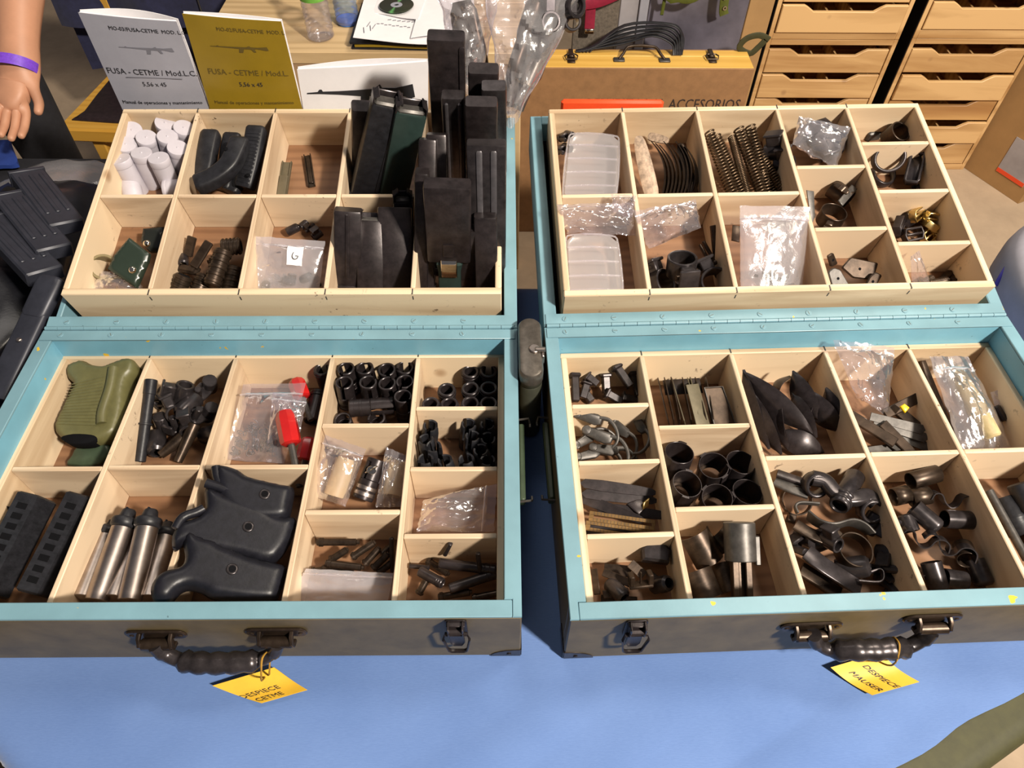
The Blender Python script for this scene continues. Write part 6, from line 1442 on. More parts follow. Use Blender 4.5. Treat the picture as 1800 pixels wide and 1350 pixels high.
# foil bag
M_foil = film('silvery_film', (.90, .90, .94), clear=.66, milk=.12, rough=.1, wr=90)
slab(RT, 'black_block', [(1420, 214), (1452, 204), (1492, 236), (1486, 262), (1450, 275), (1412, 240)], [(1415, 220, .058), (1480, 225, .058), (1450, 272, .048)], .022, M_black, 'black block wrapped in the silvery bag', 'block', .004)
bag(RT, 'silvery crinkled bag around a black block, fourth rear compartment', [(1404, 204, .074), (1494, 226, .072), (1470, 296, .036), (1392, 256, .052)], .036, M_foil, .007, False, 95)
# barrel bands
def bband(r, L, t=.0016): return [('band', G().lathe(hollow(r, r - t, L, .0005, 30), 30), M_brownst), ('lug', G().box(-.005, .005, r - .001, r + .009, .003, L - .003, .001).disc(.0035, -.006, .006, 10, .0006, TR(0, r + .008, L / 2) @ RY(90)), M_brownst)]
PBd = Proto('barrel_band', bband(.0195, .022), 40)
PBd.put(RT.lay(1467, 372, .046, 150, 8, 0, 1.05) @ TR(0, 0, -.022), 'round barrel band standing open end up, nearest the front of its compartment', 'band', 'barrel bands')
PBd.put(RT.seg((1462, 330, .026), (1492, 352, .026), (0, 1, .3), .022) @ SCL(.8, .8, 1), 'barrel band lying on its side behind the upright one', 'band', 'barrel bands')
slab(RT, 'strap_end', [(1474, 352), (1498, 324), (1508, 332), (1482, 362)], [(1474, 352, .044), (1498, 324, .044), (1482, 362, .040)], .004, M_phos, 'bright worn strap of steel sticking out of the lying barrel band', 'steel strap', .0015)
slab(RT, 'grey_plate', [(1418, 334), (1431, 336), (1433, 380), (1427, 396)], [(1418, 334, .066), (1431, 336, .064), (1427, 396, .036)], .002, M_phos, 'small blue-grey plate leaning at the left divider of the band compartment', 'plate', .0006)
# flat grey plates
gQ = 'flat grey steel plates'
for px, th3_, lb in [([(1456, 478), (1466, 470), (1478, 474), (1500, 512), (1466, 514)], [(1456, 478, .040), (1478, 474, .040), (1470, 512, .024)], 'pale grey plate with a round hole at the left front'), ([(1480, 470), (1496, 452), (1545, 462), (1536, 492), (1500, 488)], [(1480, 470, .036), (1545, 462, .036), (1500, 488, .028)], 'dark grey plate lying across the back'),
    ([(1530, 486), (1540, 478), (1552, 484), (1534, 514), (1516, 512)], [(1530, 486, .036), (1552, 484, .036), (1534, 512, .022)], 'small grey plate upright at the right front'), ([(1456, 450), (1466, 444), (1474, 464), (1462, 470)], [(1456, 450, .046), (1466, 444, .046), (1462, 470, .03)], 'reddish small plate at the back left corner')]:
    M, P = flat(RT, px, th3_, None); c_ = sum((V(p) for p in P), V((0, 0))) / len(P)
    many('steel_plate', [('plate', G().plate([tuple(p) for p in P], -.005, 0, .0015, cc=.002), M_phos if 'pale' in lb else M_brownst), ('hole', G().disc(.0022, -.001, .0003, 10, 0, TR(c_.x, c_.y, 0)), M_dark)], lb, 'plate', M, gQ)  # hole is a near-black disc, its shade painted on the plate
# last column
PTb = Proto('steel_sleeve', [('steel_sleeve', G().lathe(hollow(.0185, .0158, .036, .0008), 26), M_brownst)])
PTb.put(RT.seg((1562, 246, .016), (1584, 230, .042), (1, 0, 0), .036), 'brown steel sleeve with its open end toward the right', 'sleeve', 'sleeves in the back right compartment')
one('steel_block', G().box(-.013, .013, -.009, .009, 0, .018, .0025), M_phos, 'small grey block left of the brown sleeve', 'block', RT.lay(1530, 242, .0, 8))
def ovalloop(a, b, w_, t): return G().sweep([(a * cos(2 * pi * i / 28), b * sin(2 * pi * i / 28), 0) for i in range(28)], rrect(t, w_, t * .4, 2), (0, 0, 1), closed=True)
PO = Proto('oval_loop', [('oval_loop', ovalloop(.026, .021, .012, .0055), M_black)], 60)
gO = 'black loops and frames'
PO.put(RT.lay(1562, 278, .044, 20, 34, -10), 'round black loop leaning on the divider', 'loop', gO)
PO.put(RT.lay(1552, 306, .012, 60, 12, 0, .9), 'round black loop lying flat beneath the leaning one', 'loop', gO)
PFr = Proto('sling_slider', [('sling_slider', G().sweep([(-.008, -.026, 0), (.008, -.026, 0), (.010, -.022, 0), (.010, .022, 0), (.008, .026, 0), (-.008, .026, 0), (-.010, .022, 0), (-.010, -.022, 0)], rrect(.0050, .012, .0018, 2), (0, 0, 1), closed=True).box(-.009, .009, -.024, .024, -.0035, -.002, .0005), M_blacks)], 50)
for x, y, h, rz, rx, ry, lb in [(1608, 296, .036, -20, 20, -20, 'black rectangular sling frame standing in the middle'), (1624, 310, .026, -24, 30, -30, 'black sling frame right behind the middle one'), (1646, 308, .028, 18, 24, 10, 'black sling frame at the right wall')]: PFr.put(RT.lay(x, y, h, rz, rx, ry), lb, 'frame', gO)
def buckle(): return G().sweep([(-.010, -.007, 0), (.010, -.007, 0), (.012, 0, 0), (.010, .007, 0), (-.010, .007, 0), (-.012, 0, 0)], rrect(.003, .010, .0012, 2), (0, 0, 1), closed=True).box(-.011, .011, -.0015, .0015, -.005, .005, .0008)
PBk = Proto('brass_buckle', [('brass_buckle', buckle(), M_brass)], 45); PBk2 = Proto('black_buckle', [('black_buckle', buckle(), M_black)], 45)
for x, y, h, rz, rx, ry, lb in [(1612, 376, .026, 30, 50, 10, 'at the back, its flat side up'), (1640, 384, .024, -20, 60, 20, 'at the back right'), (1634, 396, .018, 60, 20, 40, 'in the middle of the brass heap'), (1652, 404, .014, 10, 70, 0, 'at the right edge of the heap'), (1632, 414, .010, 40, 30, 0, 'at the front of the heap'), (1656, 416, .008, -30, 50, 0, 'in the front right corner')]:
    PBk.put(RT.lay(x, y, h, rz, rx, ry, 1.2), 'brass buckle ' + lb, 'buckle', 'brass buckles')
for x, y, h, rz, rx, ry, lb in [(1604, 412, .016, 10, 30, 0, 'black buckle in front of the brass heap'), (1580, 398, .016, 60, 60, 0, 'black buckle at the left divider'), (1592, 382, .012, 100, 40, 0, 'black buckle behind the others at the left')]: PBk2.put(RT.lay(x, y, h, rz, rx, ry, 1.3), lb, 'buckle', 'black buckles')
for i, (a, b, lb) in enumerate([((1640, 506, .006), (1672, 478, .010), 'longest dark pin, slanting right'), ((1652, 508, .006), (1684, 482, .010), 'dark pin beside the longest one'), ((1630, 500, .012), (1668, 492, .016), 'dark pin lying across the others'), ((1688, 506, .004), (1690, 482, .018), 'dark pin standing at the right'), ((1672, 508, .004), (1676, 488, .014), 'dark pin standing left of the right one'), ((1618, 500, .010), (1640, 488, .012), 'dark pin under the plastic sheet')]):
    PP.put(RT.seg(a, b, L0=.054) @ SCL(1.4, 1.4, 1), lb + ', front right compartment', 'pin', 'pins in the front right compartment')
bag(RT, 'folded clear plastic sheet standing over the pins, front right compartment', [(1600, 452, .060), (1616, 440, .068), (1640, 515, .014), (1604, 515, .012)], .010, M_film, .002, False, 97)

# ================================================================== right front tray
def bolt(): return [('shank', G().box(-.0055, .0055, -.0055, .0055, 0, .040, .0012), M_black), ('head', G().box(-.0085, .0085, -.0085, .0085, .036, .0445, .0025), M_black)]
PBo = Proto('square_bolt', bolt(), 40)
for a, b, lb in [((1012, 706, .014), (1010, 655, .030), 'square-headed bolt upright at the left wall'), ((1024, 700, .012), (1032, 672, .022), 'square-headed bolt leaning right near the left wall'), ((1050, 676, .022), (1030, 660, .030), 'small square-headed bolt lying across the left heap'), ((1066, 692, .014), (1064, 656, .034), 'square-headed bolt standing in the middle'), ((1092, 706, .012), (1064, 690, .022), 'square-headed bolt lying low in the middle front'),
    ((1108, 680, .034), (1082, 642, .048), 'largest square-headed bolt, lying on top at the right'), ((1124, 696, .018), (1112, 655, .030), 'square-headed bolt at the right divider'), ((1120, 705, .010), (1092, 698, .014), 'square-headed bolt in the front right corner'), ((1040, 706, .008), (1028, 690, .012), 'square-headed bolt in the front left corner')]:
    PBo.put(RF.seg(a, b, (1, .3, 0), .0445), lb + ', back left compartment', 'bolt', 'square-headed bolts')
def trigger():
    bow_ = smoothp([(.000, .006), (.012, .008), (.024, .002), (.032, -.008), (.034, -.018), (.031, -.026)], 4)
    return [('lever', G().plate([(-.036, -.006), (-.004, -.006), (.004, -.002), (.004, .008), (-.004, .010), (-.030, .006), (-.037, .004)], -.004, .004, .0015).disc(.0065, -.006, .006, 16, .001, TR(-.032, 0, 0)), M_phos), ('finger_bow', G().sweep([(x, y, 0) for x, y in bow_], rrect(.0045, .007, .0016, 2), (0, 0, 1), scl=[1.3 - .6 * i / len(bow_) for i in range(len(bow_))]), M_phos)]
PTr = Proto('trigger', trigger(), 45)
for x, y, h, rz, rx, ry, k, lb in [(1052, 742, .050, -28, 30, 0, 1.0, 'longest grey trigger lying on top, round boss at the left'), (1070, 775, .040, -32, 20, 0, 1.05, 'grey trigger in the middle, its curved bow toward the front'), (1042, 768, .030, 28, 30, 0, .9, 'grey trigger with a hole at the left wall'), (1100, 765, .030, -60, 30, 10, .9, 'grey trigger right of the middle'), (1128, 758, .034, -78, 20, 0, .9, 'dark grey trigger with a slot at the right divider'), (1082, 795, .016, -15, 10, 0, 1.0, 'grey trigger low at the front'), (1050, 798, .012, 10, 10, 0, .9, 'grey trigger in the front left corner')]:
    PTr.put(RF.lay(x, y, h, rz, rx, ry, k), lb, 'trigger', 'grey triggers')
# rear sight leaves
def scale_leaf(L=.085):
    g = G().box(0, L, -.0065, -.0018, -.001, .001, .0003).box(0, L, .0018, .0065, -.001, .001, .0003).box(0, .006, -.0018, .0018, -.001, .001).box(L - .004, L, -.0018, .0018, -.001, .001)
    m = G()
    for k in range(17): m.box(.006 + k * .0045, .0064 + k * .0045, -.0062, -.0022, .001, .0012).box(.006 + k * .0045, .0064 + k * .0045, .0022, .0062, .001, .0012)
    return [('leaf', g, plain('old_brass', (.22, .13, .05), .4, .7, .3, 50, .1)), ('graduations', m, M_ink)]
PLe = Proto('sight_leaf', scale_leaf(), 30)
def lay3(P, T, a, b, L0, lb, cat, grp, rx=0): P.put(T.lay2((a[0], a[1]), (b[0], b[1]), a[2], rx, None, b[2]) @ TR(-L0 / 2, 0, 0), lb, cat, grp)
lay3(PLe, RF, (1032, 906, .026), (1155, 924, .030), .085, 'brass-coloured graduated sight leaf, the upper of two', 'sight leaf', 'sight leaves', 25)
lay3(PLe, RF, (1034, 924, .018), (1140, 940, .018), .085, 'brass-coloured graduated sight leaf, the lower of two', 'sight leaf', 'sight leaves', 25)
PLk = Proto('sight_leaf', [('sight_leaf', G().plate([tuple(q) for q in smoothp([(0, -.006), (.05, -.007), (.088, -.005), (.094, 0), (.088, .005), (.05, .007), (0, .006)], 2, True)], -.001, .001, .0004), M_black)], 40)
for a, b, lb in [((1030, 850, .044), (1150, 866, .040), 'long dark sight leaf across the back of the compartment'), ((1034, 868, .034), (1150, 880, .030), 'long dark sight leaf just in front of the rearmost one'), ((1036, 880, .026), (1110, 908, .026), 'dark sight leaf slanting through the middle'), ((1075, 895, .022), (1158, 905, .024), 'dark sight leaf lying at the right'), ((1036, 930, .010), (1120, 936, .010), 'dark sight leaf lying lowest at the front')]:
    lay3(PLk, RF, a, b, .094, lb, 'sight leaf', 'sight leaves', 35)
slab(RF, 'worn_plate', [(1132, 884), (1142, 876), (1140, 890), (1131, 896)], [(1132, 884, .036), (1142, 876, .036), (1131, 896, .030)], .003, M_brass, 'small worn yellow metal piece on the dark leaves', 'plate', .0006)
slab(RF, 'dark_plate', [(1102, 885), (1126, 874), (1138, 890), (1124, 905)], [(1102, 885, .032), (1126, 874, .032), (1124, 905, .028)], .008, M_black, 'dark angular piece beside the worn yellow one', 'plate', .002)
# small sight parts
PUs = Proto('notch_sight', [('notch_sight', G().box(-.014, .014, -.006, .006, 0, .004, .001).box(-.014, -.008, -.006, .006, .004, .018, .001).box(.008, .014, -.006, .006, .004, .018, .001).box(-.001, .001, -.0015, .0015, .004, .020, .0004), M_brownst)])
PUs.put(RF.lay(1126, 1030, .030, 5, -28, 0, 1.05), 'brown U-shaped sight base with a thin post, at the front', 'sight base', 'sight parts')
g = G().plate([(-.016, -.012), (.016, -.012), (.018, .004), (.008, .014), (-.010, .014), (-.018, .002)], 0, .020, .003)
one('sight_block', g, M_blacks, 'glossy black block catching the light at the back right', 'block', RF.lay(1150, 975, .026, -10, 14, 0))
for a, b, w_, lb in [((1060, 1005, .024), (1118, 1030, .024), .010, 'flat brown strip slanting under the sight base'), ((1108, 990, .036), (1132, 1012, .030), .012, 'short flat strip right of the slanting one'), ((1044, 1000, .020), (1050, 1045, .014), .008, 'narrow flat strip upright at the left wall'), ((1062, 1000, .018), (1110, 1005, .022), .014, 'broad flat strip at the back of the sight parts'), ((1060, 1045, .014), (1105, 1040, .016), .010, 'flat strip at the front of the sight parts'), ((1140, 1010, .022), (1165, 1030, .018), .012, 'dark strip at the right divider'), ((1056, 1054, .006), (1120, 1058, .006), .012, 'flat strip lying lowest at the front rim')]:
    one('flat_strip', G().box(0, .05, -w_ / 2, w_ / 2, -.0015, .0015, .0006), M_brownst, lb, 'steel strip', RF.lay2(a[:2], b[:2], a[2], 20, .05, b[2]) @ TR(-.025, 0, 0), 'flat strips among the sight parts')
PCU.put(RF.lay(1072, 1025, .014, 30, 70, 0, .9), 'dark cup lying at the left of the sight parts', 'fitting', 'sight parts'); PCU.put(RF.lay(1150, 1030, .012, 60, 30, 0, .9), 'dark cup standing at the right of the sight parts', 'fitting', 'sight parts')
# thin plates standing on edge
PTh = Proto('thin_plate', [('thin_plate', G().plate([(0, 0), (.074, 0), (.074, .024), (.066, .028), (.008, .028), (0, .024)], -.0008, .0008, .0004), M_brownst)])
PTh2 = Proto('thin_plate', [('thin_plate', G().plate([(0, 0), (.074, 0), (.074, .024), (.066, .028), (.008, .028), (0, .024)], -.0008, .0008, .0004), M_drab)])
for i, x in enumerate([1162, 1170, 1178, 1190, 1200, 1210, 1216, 1226, 1236]):
    a, b = RF.loc(x + 16, 752, .010), RF.loc(x - 2 + (i % 3) * 2, 676 + (i % 4) * 5, .016)
    d_ = (b - a).normalized(); z_ = V((-.35 + .1 * (i % 3), 0, 1)); y_ = (z_ - d_ * z_.dot(d_)).normalized(); n_ = d_.cross(y_)
    (PTh2 if i in (3, 5, 6) else PTh).put(RF.M @ Matrix.Translation(a) @ Matrix((d_, y_, n_)).transposed().to_4x4(), f'thin metal plate on edge, {ORD[i] if i < 7 else ("eighth", "ninth")[i - 7]} from the left of its row', 'plate', 'thin plates on edge')
slab(RF, 'cover_plate', [(1206, 676), (1228, 674), (1250, 752), (1226, 754)], [(1206, 676, .050), (1228, 674, .046), (1226, 752, .034)], .002, M_drab, 'pale ribbed metal cover leaning over the thin plates', 'plate', .0006)
M, P = flat(RF, [(1236, 680), (1270, 678), (1296, 752), (1256, 754)], [(1236, 680, .044), (1270, 678, .044), (1256, 752, .028)], None)
many('hinged_cover', [('cover', G().plate(P, -.003, 0, .001, cc=.003), M_brownst), ('wire_frame', G().tube([(x, y, .001) for x, y in [tuple(V(p) * .94 + (V(P[0]) + V(P[2])) * .03) for p in P]], .0012, 6, closed=True), M_phos)], 'dark flat cover with a wire edge at the right end of the plates', 'cover', M)
slab(RF, 'dark_plate', [(1165, 668), (1230, 664), (1236, 690), (1170, 694)], [(1165, 668, .026), (1230, 664, .026), (1170, 694, .022)], .002, M_black, 'dark plate lying flat behind the standing thin plates', 'plate', .0006)
# notched barrel bands, open end up
def nband(r=.0195, L=.040):
    g = G().lathe(hollow(r, r - .0013, L, .0004), 30)
    for a in (40, 220): g.lathe([(r - .0005, L * .1), (r + .002, L * .1), (r + .002, L), (r - .0005, L)], 4, None, a, a + 26)
    return [('band', g, M_black), ('inner_stop', G().lathe([(r - .006, .006), (r - .0016, .006), (r - .0016, .0075), (r - .006, .0075)], 24), M_brownst)]
PN = Proto('barrel_band', nband(), 40)
for (x, y), rz, rx, ry, lb in zip([(1194.5, 795), (1255, 818), (1303, 812), (1208.5, 850), (1261, 875), (1314.6, 864)], [10, 70, 150, 200, 260, 320], [-8, 5, -4, 4, 8, -3], [4, -6, 4, 8, -6, 4],
    ['back row, left of the six', 'back row, middle of the six', 'back row, right of the six', 'front row, left of the six', 'front row, middle of the six', 'front row, right of the six']):
    PN.put(RF.M @ Matrix.Translation(RF.loc(x, y, .046)) @ RX(rx) @ RY(ry) @ RZ(rz) @ SCL(1.02, 1.02, 1) @ TR(0, 0, -.040), 'dark notched band standing open end up, ' + lb, 'band', 'notched bands')
# big cylinder with stem, curved covers
A, B = RF.loc(1302, 986, .046), RF.loc(1299, 918, .070)
r_ = .0190; Lc = (B - A).length
many('front_cap', [('cylinder', G().lathe([(0, .0005), (r_ - .001, 0), (r_, .001), (r_, Lc - .001), (r_ - .001, Lc), (0, Lc - .0005)], 32, closed=False), M_phos), ('stem', G().box(-.012, -.004, -.006, .006, -.055, .0, .001).box(.004, .012, -.006, .006, -.055, .0, .001).box(-.004, .004, .002, .006, -.05, 0), M_brownst), ('side_blade', G().box(r_ - .002, r_ + .004, -.006, .006, -.005, .030, .001), M_phos)], 'grey steel cylinder on a split stem standing in the front of its compartment', 'cylinder', RF.M @ axis(A, B))
def ccover(r=.020, L=.052, a=150): return G().lathe([(r - .0014, 0), (r, 0), (r, L), (r - .0014, L)], 16, None, 90 - a / 2, 90 + a / 2)
PCo = Proto('curved_cover', [('curved_cover', ccover(), M_brownst)], 50)
for a, b, k, lb in [((1250, 990, .018), (1222, 938, .040), 1.0, 'curved brown cover with a hole, at the back left'), ((1246, 1052, .018), (1226, 1002, .030), 1.0, 'curved worn cover at the front left by the rim'), ((1290, 1040, .010), (1272, 990, .014), .8, 'narrow curved cover low between the others'), ((1285, 960, .022), (1260, 935, .030), .8, 'curved dark cover behind the grey cylinder')]:
    PCo.put(RF.seg(a, b, (1, 0, 0), .052) @ RZ(180) @ SCL(k, k, 1) @ TR(0, -.010, 0), lb, 'cover', 'curved covers')
# leaf-shaped thin sheets
def leafsheet(L=.105, w_=.036, bow=.012):
    return G().grid(14, 4, lambda a, b: (L * a, (b - .5) * w_ * (.03 + .97 * sin(pi * min(.999, max(.001, a))) ** .9), bow * sin(pi * a) - .004 * ((2 * b - 1) ** 2)), .0010)
PLs = Proto('leaf_sheet', [('leaf_sheet', leafsheet(), M_black)], 60)
for i, (a, b, rx, lb) in enumerate([((1305, 650, .066), (1350, 790, .020), 75, 'black leaf-shaped sheet leaning on the left divider, farthest left'), ((1320, 690, .060), (1372, 800, .016), 70, 'black leaf-shaped sheet, second from the left divider'), ((1308, 655, .070), (1428, 762, .036), 60, 'black leaf-shaped sheet slanting long across the left group'), ((1342, 690, .050), (1384, 790, .014), 72, 'black leaf-shaped sheet inside the left group, third from the divider'), ((1366, 694, .056), (1376, 780, .018), 78, 'black leaf-shaped sheet upright in the middle of the left group'),
    ((1392, 652, .060), (1440, 740, .030), 62, 'black leaf-shaped sheet peaked at the back centre'), ((1388, 660, .050), (1362, 700, .026), 66, 'black leaf-shaped sheet folded back left at the centre peak'), ((1392, 690, .044), (1434, 770, .020), 66, 'black leaf-shaped sheet under the centre peak'), ((1424, 688, .052), (1478, 762, .022), 64, 'black leaf-shaped sheet right of the centre peak'), ((1450, 682, .056), (1492, 760, .026), 74, 'black leaf-shaped sheet leaning near the right divider'), ((1430, 700, .038), (1410, 770, .014), 70, 'black leaf-shaped sheet tilted left at the centre front'), ((1360, 760, .020), (1450, 796, .012), 40, 'black leaf-shaped sheet lying lowest at the front')]):
    A, B = RF.loc(*a), RF.loc(*b); x_ = (B - A); L_ = x_.length; x_.normalize(); z_ = V((0, 0, 1)); y_ = z_.cross(x_).normalized(); z_ = x_.cross(y_)
    PLs.put(RF.M @ Matrix.Translation(A) @ Matrix((x_, y_, z_)).transposed().to_4x4() @ RX(rx) @ SCL(L_ / .105, 1, 1), lb, 'sheet', 'leaf-shaped black sheets')
# jumble: muzzle cover with wings, bands, swivels
zq_ = z2(1320, 780, 3.75)
def barb(name, T, pts, w_, t, mat, label, cat, grp, up=(0, 0, 1), n=5):
    P = smoothp([tuple(T.loc(*p)) for p in pts], n); one(name, G().sweep(P, rrect(w_, t, min(w_, t) * .35, 2), up), mat, label, cat, T.M, grp, smooth=60)
ctr = RF.loc(1480, 872, .052)
wings = [RF.loc(1424, 842, .056), RF.loc(1452, 848, .058), RF.loc(1480, 872, .056), RF.loc(1512, 880, .056), RF.loc(1540, 890, .052)]
gw = G()
gw.sweep(smoothp([RF.loc(1428, 840, .060), RF.loc(1450, 846, .060), RF.loc(1466, 864, .058), RF.loc(1486, 876, .058), RF.loc(1506, 876, .058), RF.loc(1524, 872, .056), RF.loc(1540, 884, .054)], 5), rrect(.020, .014, .005, 3), (0, 0, 1))
many('winged_cover', [('wing_bar', gw, M_blacks),
    ('left_lobe', G().lathe(hollow(.0165, .0110, .018, .002), 22, Matrix.Translation(RF.loc(1433, 852, .052)) @ RX(48) @ TR(0, 0, -.009)), M_blacks), ('right_lobe', G().lathe(hollow(.0165, .0110, .018, .002), 22, Matrix.Translation(RF.loc(1530, 897, .046)) @ RX(48) @ TR(0, 0, -.009)), M_blacks),
    ('barrel', G().lathe(hollow(.0125, .009, .052, .0012), 26, axis(RF.loc(1504, 836, .050), RF.loc(1474, 890, .058), (1, 0, 0), .052)), M_blacks), ('barrel_rings', G().lathe(hollow(.0138, .012, .004, .001), 26, axis(RF.loc(1504, 836, .050), RF.loc(1474, 890, .058), (1, 0, 0), .052) @ TR(0, 0, .036)).lathe(hollow(.0138, .012, .004, .001), 26, axis(RF.loc(1504, 836, .050), RF.loc(1474, 890, .058), (1, 0, 0), .052) @ TR(0, 0, .043)), M_blacks)],
    'black winged cover with two round lobes and a ringed barrel, on top of the jumble', 'cover', RF.M, smooth=60)
gJ = 'bands and swivels in the large jumble'
PBd.put(RF.M @ Matrix.Translation(RF.loc(1505, 965, .040)) @ RX(8) @ RY(6) @ RZ(40) @ SCL(1.15, 1.15, .7) @ TR(0, 0, -.022), 'thin round barrel band lying open end up in the middle of the jumble', 'band', gJ)
PBd.put(RF.M @ Matrix.Translation(RF.loc(1402, 880, .036)) @ RX(30) @ RY(-10) @ RZ(160) @ SCL(1.0, 1.0, .7) @ TR(0, 0, -.022), 'dark barrel band at the left divider of the jumble', 'band', gJ)
barb('steel_band', RF, [(1420, 905, .048), (1440, 920, .052), (1465, 925, .054), (1495, 918, .052), (1516, 925, .046), (1530, 938, .040)], .003, .018, M_phos, 'bluish curved steel band lying across the jumble', 'band', gJ)
barb('flat_strap', RF, [(1398, 922, .044), (1425, 938, .044), (1455, 950, .040)], .016, .004, M_brownst, 'brown flat strap left of the round band', 'strap', gJ)
barb('flat_strap', RF, [(1418, 970, .040), (1450, 995, .036), (1512, 1035, .020)], .022, .004, M_blacks, 'broad dark strap slanting to the front of the jumble', 'strap', gJ)
barb('flat_strap', RF, [(1408, 1000, .022), (1440, 1020, .018), (1475, 1045, .010)], .020, .006, M_brownst, 'worn brown strap under the broad dark one', 'strap', gJ)
barb('flat_strap', RF, [(1362, 845, .040), (1390, 858, .042), (1420, 868, .042)], .016, .005, M_phos, 'grey flat strap at the back left of the jumble', 'strap', gJ)
barb('flat_strap', RF, [(1366, 832, .046), (1395, 842, .046), (1425, 852, .046)], .012, .005, M_black, 'black flat strap behind the grey one', 'strap', gJ)
barb('swivel_loop', RF, [(1402, 902, .044), (1398, 890, .046), (1408, 884, .048), (1440, 886, .050)], .003, .007, M_phos, 'thin wire swivel at the left of the jumble', 'swivel', gJ)
barb('swivel_loop', RF, [(1508, 1022, .026), (1545, 1024, .026), (1552, 1012, .026), (1545, 1002, .026), (1520, 1010, .024)], .003, .009, M_blacks, 'thick wire swivel at the front right of the jumble', 'swivel', gJ)
PSB.put(RF.lay(1447, 945, .038, 30, 60, 0, .9), 'small round ferrule beside the brown strap', 'ferrule', gJ)
for x, y, h, rz, rx, lb in [(1395, 950, .020, 30, 50, 'left'), (1420, 958, .018, 100, 60, 'middle'), (1545, 985, .020, 60, 50, 'right'), (1560, 1010, .010, 20, 70, 'front right'), (1540, 940, .024, 140, 50, 'back right'), (1470, 1000, .010, 80, 60, 'front centre')]:
    (PCL if rx != 60 else PCU).put(RF.lay(x, y, h, rz, rx, 0, 1.2), f'dark fitting deep in the jumble, {lb} side', 'fitting', gJ)
barb('sling_hoop', RF, [(1552, 950, .014), (1570, 985, .014), (1572, 1020, .012), (1555, 1040, .010)], .004, .010, M_black, 'black hoop along the right divider of the jumble', 'hoop', gJ)
# strips under bag
bag(RF, 'clear bag standing over the strips, rising above the tray edge', [(1464, 598, .098), (1572, 612, .092), (1560, 735, .020), (1500, 690, .050)], .034, M_film, .007, False, 101)
slab(RF, 'yellow_tip', [(1583, 714), (1591, 709), (1600, 716), (1592, 726)], [(1583, 714, .048), (1600, 716, .048), (1592, 726, .044)], .006, plain('bright_yellow', (.75, .50, .01), .4, 0, .05, 30, 0), 'bright yellow plastic tip among the strips', 'tip', .002)
PSt = Proto('steel_strip', [('steel_strip', G().plate([(0, -.006), (.07, -.007), (.075, 0), (.07, .007), (0, .006)], -.001, .001, .0004), M_phos)]); PSt2 = Proto('steel_strip', [('steel_strip', G().box(0, .07, -.0075, .0075, -.003, .003, .001), M_brownst)])
for a, b, P, rx, lb in [((1510, 738, .022), (1575, 782, .018), PSt, 30, 'grey strip slanting at the left divider'), ((1502, 734, .026), (1566, 774, .024), PSt2, 20, 'brown ribbed bar beside the grey strip'), ((1566, 760, .026), (1600, 795, .016), PSt2, 10, 'black bar lying at the front centre'), ((1530, 732, .030), (1620, 755, .030), PSt, 30, 'grey strip fanned out, farthest back'), ((1535, 742, .026), (1626, 770, .024), PSt, 30, 'grey strip fanned out, second from the back'), ((1545, 755, .020), (1628, 785, .016), PSt, 25, 'grey strip fanned out, nearest the front'),
    ((1535, 792, .010), (1582, 786, .010), PSt, 20, 'grey strip lying at the front divider'), ((1572, 720, .030), (1612, 700, .040), PSt2, 20, 'dark bar by the yellow tip'), ((1600, 740, .022), (1630, 765, .020), PSt2, 20, 'dark bar in the right corner')]:
    lay3(P, RF, a, b, .07, lb + ' of the strip compartment', 'steel strip', 'steel strips', rx)
# curved clips and cups
PCu2 = Proto('round_cup', [('round_cup', G().lathe([(0, 0), (.0085, .0005), (.0115, .003), (.012, .006), (.012, .036), (.0108, .036), (.0105, .006), (0, .004)], 24, closed=False), M_blacks)], 50)
PCu3 = Proto('round_cup', [('round_cup', G().lathe(hollow(.012, .0105, .034, .0006), 24), M_brownst)], 50)
gY = 'round cups and wave clips'
for a, b, P, lb in [((1600, 846, .034), (1648, 832, .036), PCu3, 'brown tube lying at the back, its open end right'), ((1570, 874, .032), (1596, 868, .034), PCu3, 'worn brown tube at the left divider'), ((1600, 876, .030), (1634, 870, .034), PCu3, 'worn ribbed brown tube in the middle back'), ((1650, 930, .034), (1606, 892, .040), PCu2, 'black round-ended cup slanting in the middle'), ((1716, 915, .030), (1660, 912, .032), PCu2, 'black round-ended cup lying level at the right'), ((1692, 960, .020), (1700, 985, .030), PCu3, 'dark tube with its open end to the viewer, at the right'), ((1652, 1040, .014), (1636, 988, .030), PCu2, 'grey-black cup lying at the front left'), ((1700, 1022, .016), (1660, 1016, .018), PCu2, 'black cup lying at the front centre'), ((1732, 1030, .014), (1712, 985, .020), PCu2, 'black cup in the front right corner'), ((1588, 905, .030), (1600, 935, .024), PCu2, 'grey cup at the left divider')]:
    P.put(RF.seg(a, b, (0, 1, .2), .036 if P is PCu2 else .034), lb, 'cup', gY)
wv = smoothp([(-.028, 0), (-.024, .008), (-.016, .008), (-.010, -.002), (-.002, -.008), (.006, -.004), (.010, .006), (.018, .010), (.026, .006), (.028, -.004)], 4)
PWv = Proto('wave_clip', [('wave_clip', G().ribbon(wv, .016, .0014), M_blacks)], 60)
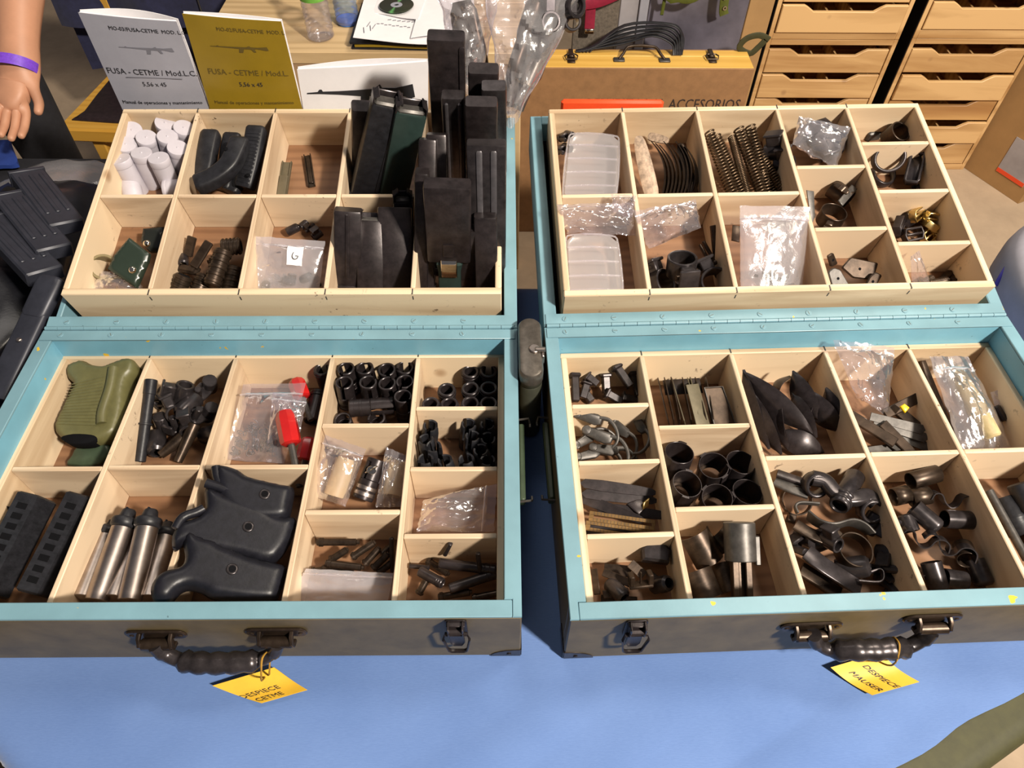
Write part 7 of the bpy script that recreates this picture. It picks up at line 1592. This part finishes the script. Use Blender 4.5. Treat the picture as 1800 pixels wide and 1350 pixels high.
for x, y, h, rz, rx, k, lb in [(1625, 950, .038, -25, -40, 1.0, 'wave-shaped clip lying in the centre'), (1668, 962, .034, -30, -40, 1.1, 'wave-shaped clip right of the centre one'), (1672, 880, .036, -10, -45, 1.0, 'wave-shaped clip at the back right'), (1620, 1000, .022, -30, -40, .9, 'wave-shaped clip at the left front')]:
    PWv.put(RF.lay(x, y, h, rz, rx, 0, k), lb, 'clip', gY)
# last column: foil bag with a roll, translucent paper, dark cylinders
one('ivory_roll', G().lathe([(0, 0), (.010, 0), (.0125, .002), (.015, .04), (.0125, .088), (.010, .09), (0, .09)], 20, closed=False), plain('straw_roll', (.42, .33, .17), .55, 0, .3, 60, .3), 'straw-coloured roll inside the silvery flat bag', 'roll', RF.seg((1745, 770, .030), (1672, 645, .056), L0=.125) @ SCL(1, 1, 1.39))
bag(RF, 'silvery flat bag holding a straw-coloured roll, right rear compartment', [(1632, 628, .072), (1702, 628, .070), (1778, 788, .020), (1690, 790, .022)], .022, M_foil, .006, True, 107)
bag(RF, 'piece of translucent paper standing right of the silvery bag', [(1740, 690, .046), (1765, 684, .050), (1795, 765, .012), (1772, 785, .010)], .003, M_bag, .003, False, 109)
slab(RF, 'dark_bar', [(1618, 634), (1628, 632), (1690, 786), (1668, 788)], [(1618, 634, .050), (1628, 632, .050), (1668, 788, .010)], .008, M_brownst, 'dark bar lying along the left side of the silvery bag', 'steel bar', .002)
one('black_clip', G().box(-.005, .005, -.012, .012, 0, .008, .002), M_black, 'small black clip between the silvery bag and the paper', 'clip', RF.lay(1755, 728, .034, 20, 20, 0))
PDc = Proto('dark_cylinder', [('dark_cylinder', G().lathe([(0, 0), (.013, 0), (.0145, .002), (.0145, .03), (.0155, .032), (.0155, .040), (.0145, .042), (.0145, .08), (.013, .082), (0, .082)], 24, closed=False), M_blackp)], 40)
for a, b, lb in [((1830, 930, .022), (1790, 850, .046), 'dark stepped cylinder at the right picture edge, on top'), ((1800, 940, .014), (1762, 876, .024), 'dark stepped cylinder under the topmost one'), ((1850, 985, .014), (1815, 920, .020), 'dark stepped cylinder at the front of the corner')]: PDc.put(RF.seg(a, b, L0=.082), lb, 'cylinder', 'dark cylinders in the corner')
one('grey_tube', G().disc(.0055, 0, .12, 14, .001), M_phos, 'thin grey tube lying along the left divider of the corner compartment', 'tube', RF.seg((1806, 985, .012), (1738, 862, .030), L0=.12))
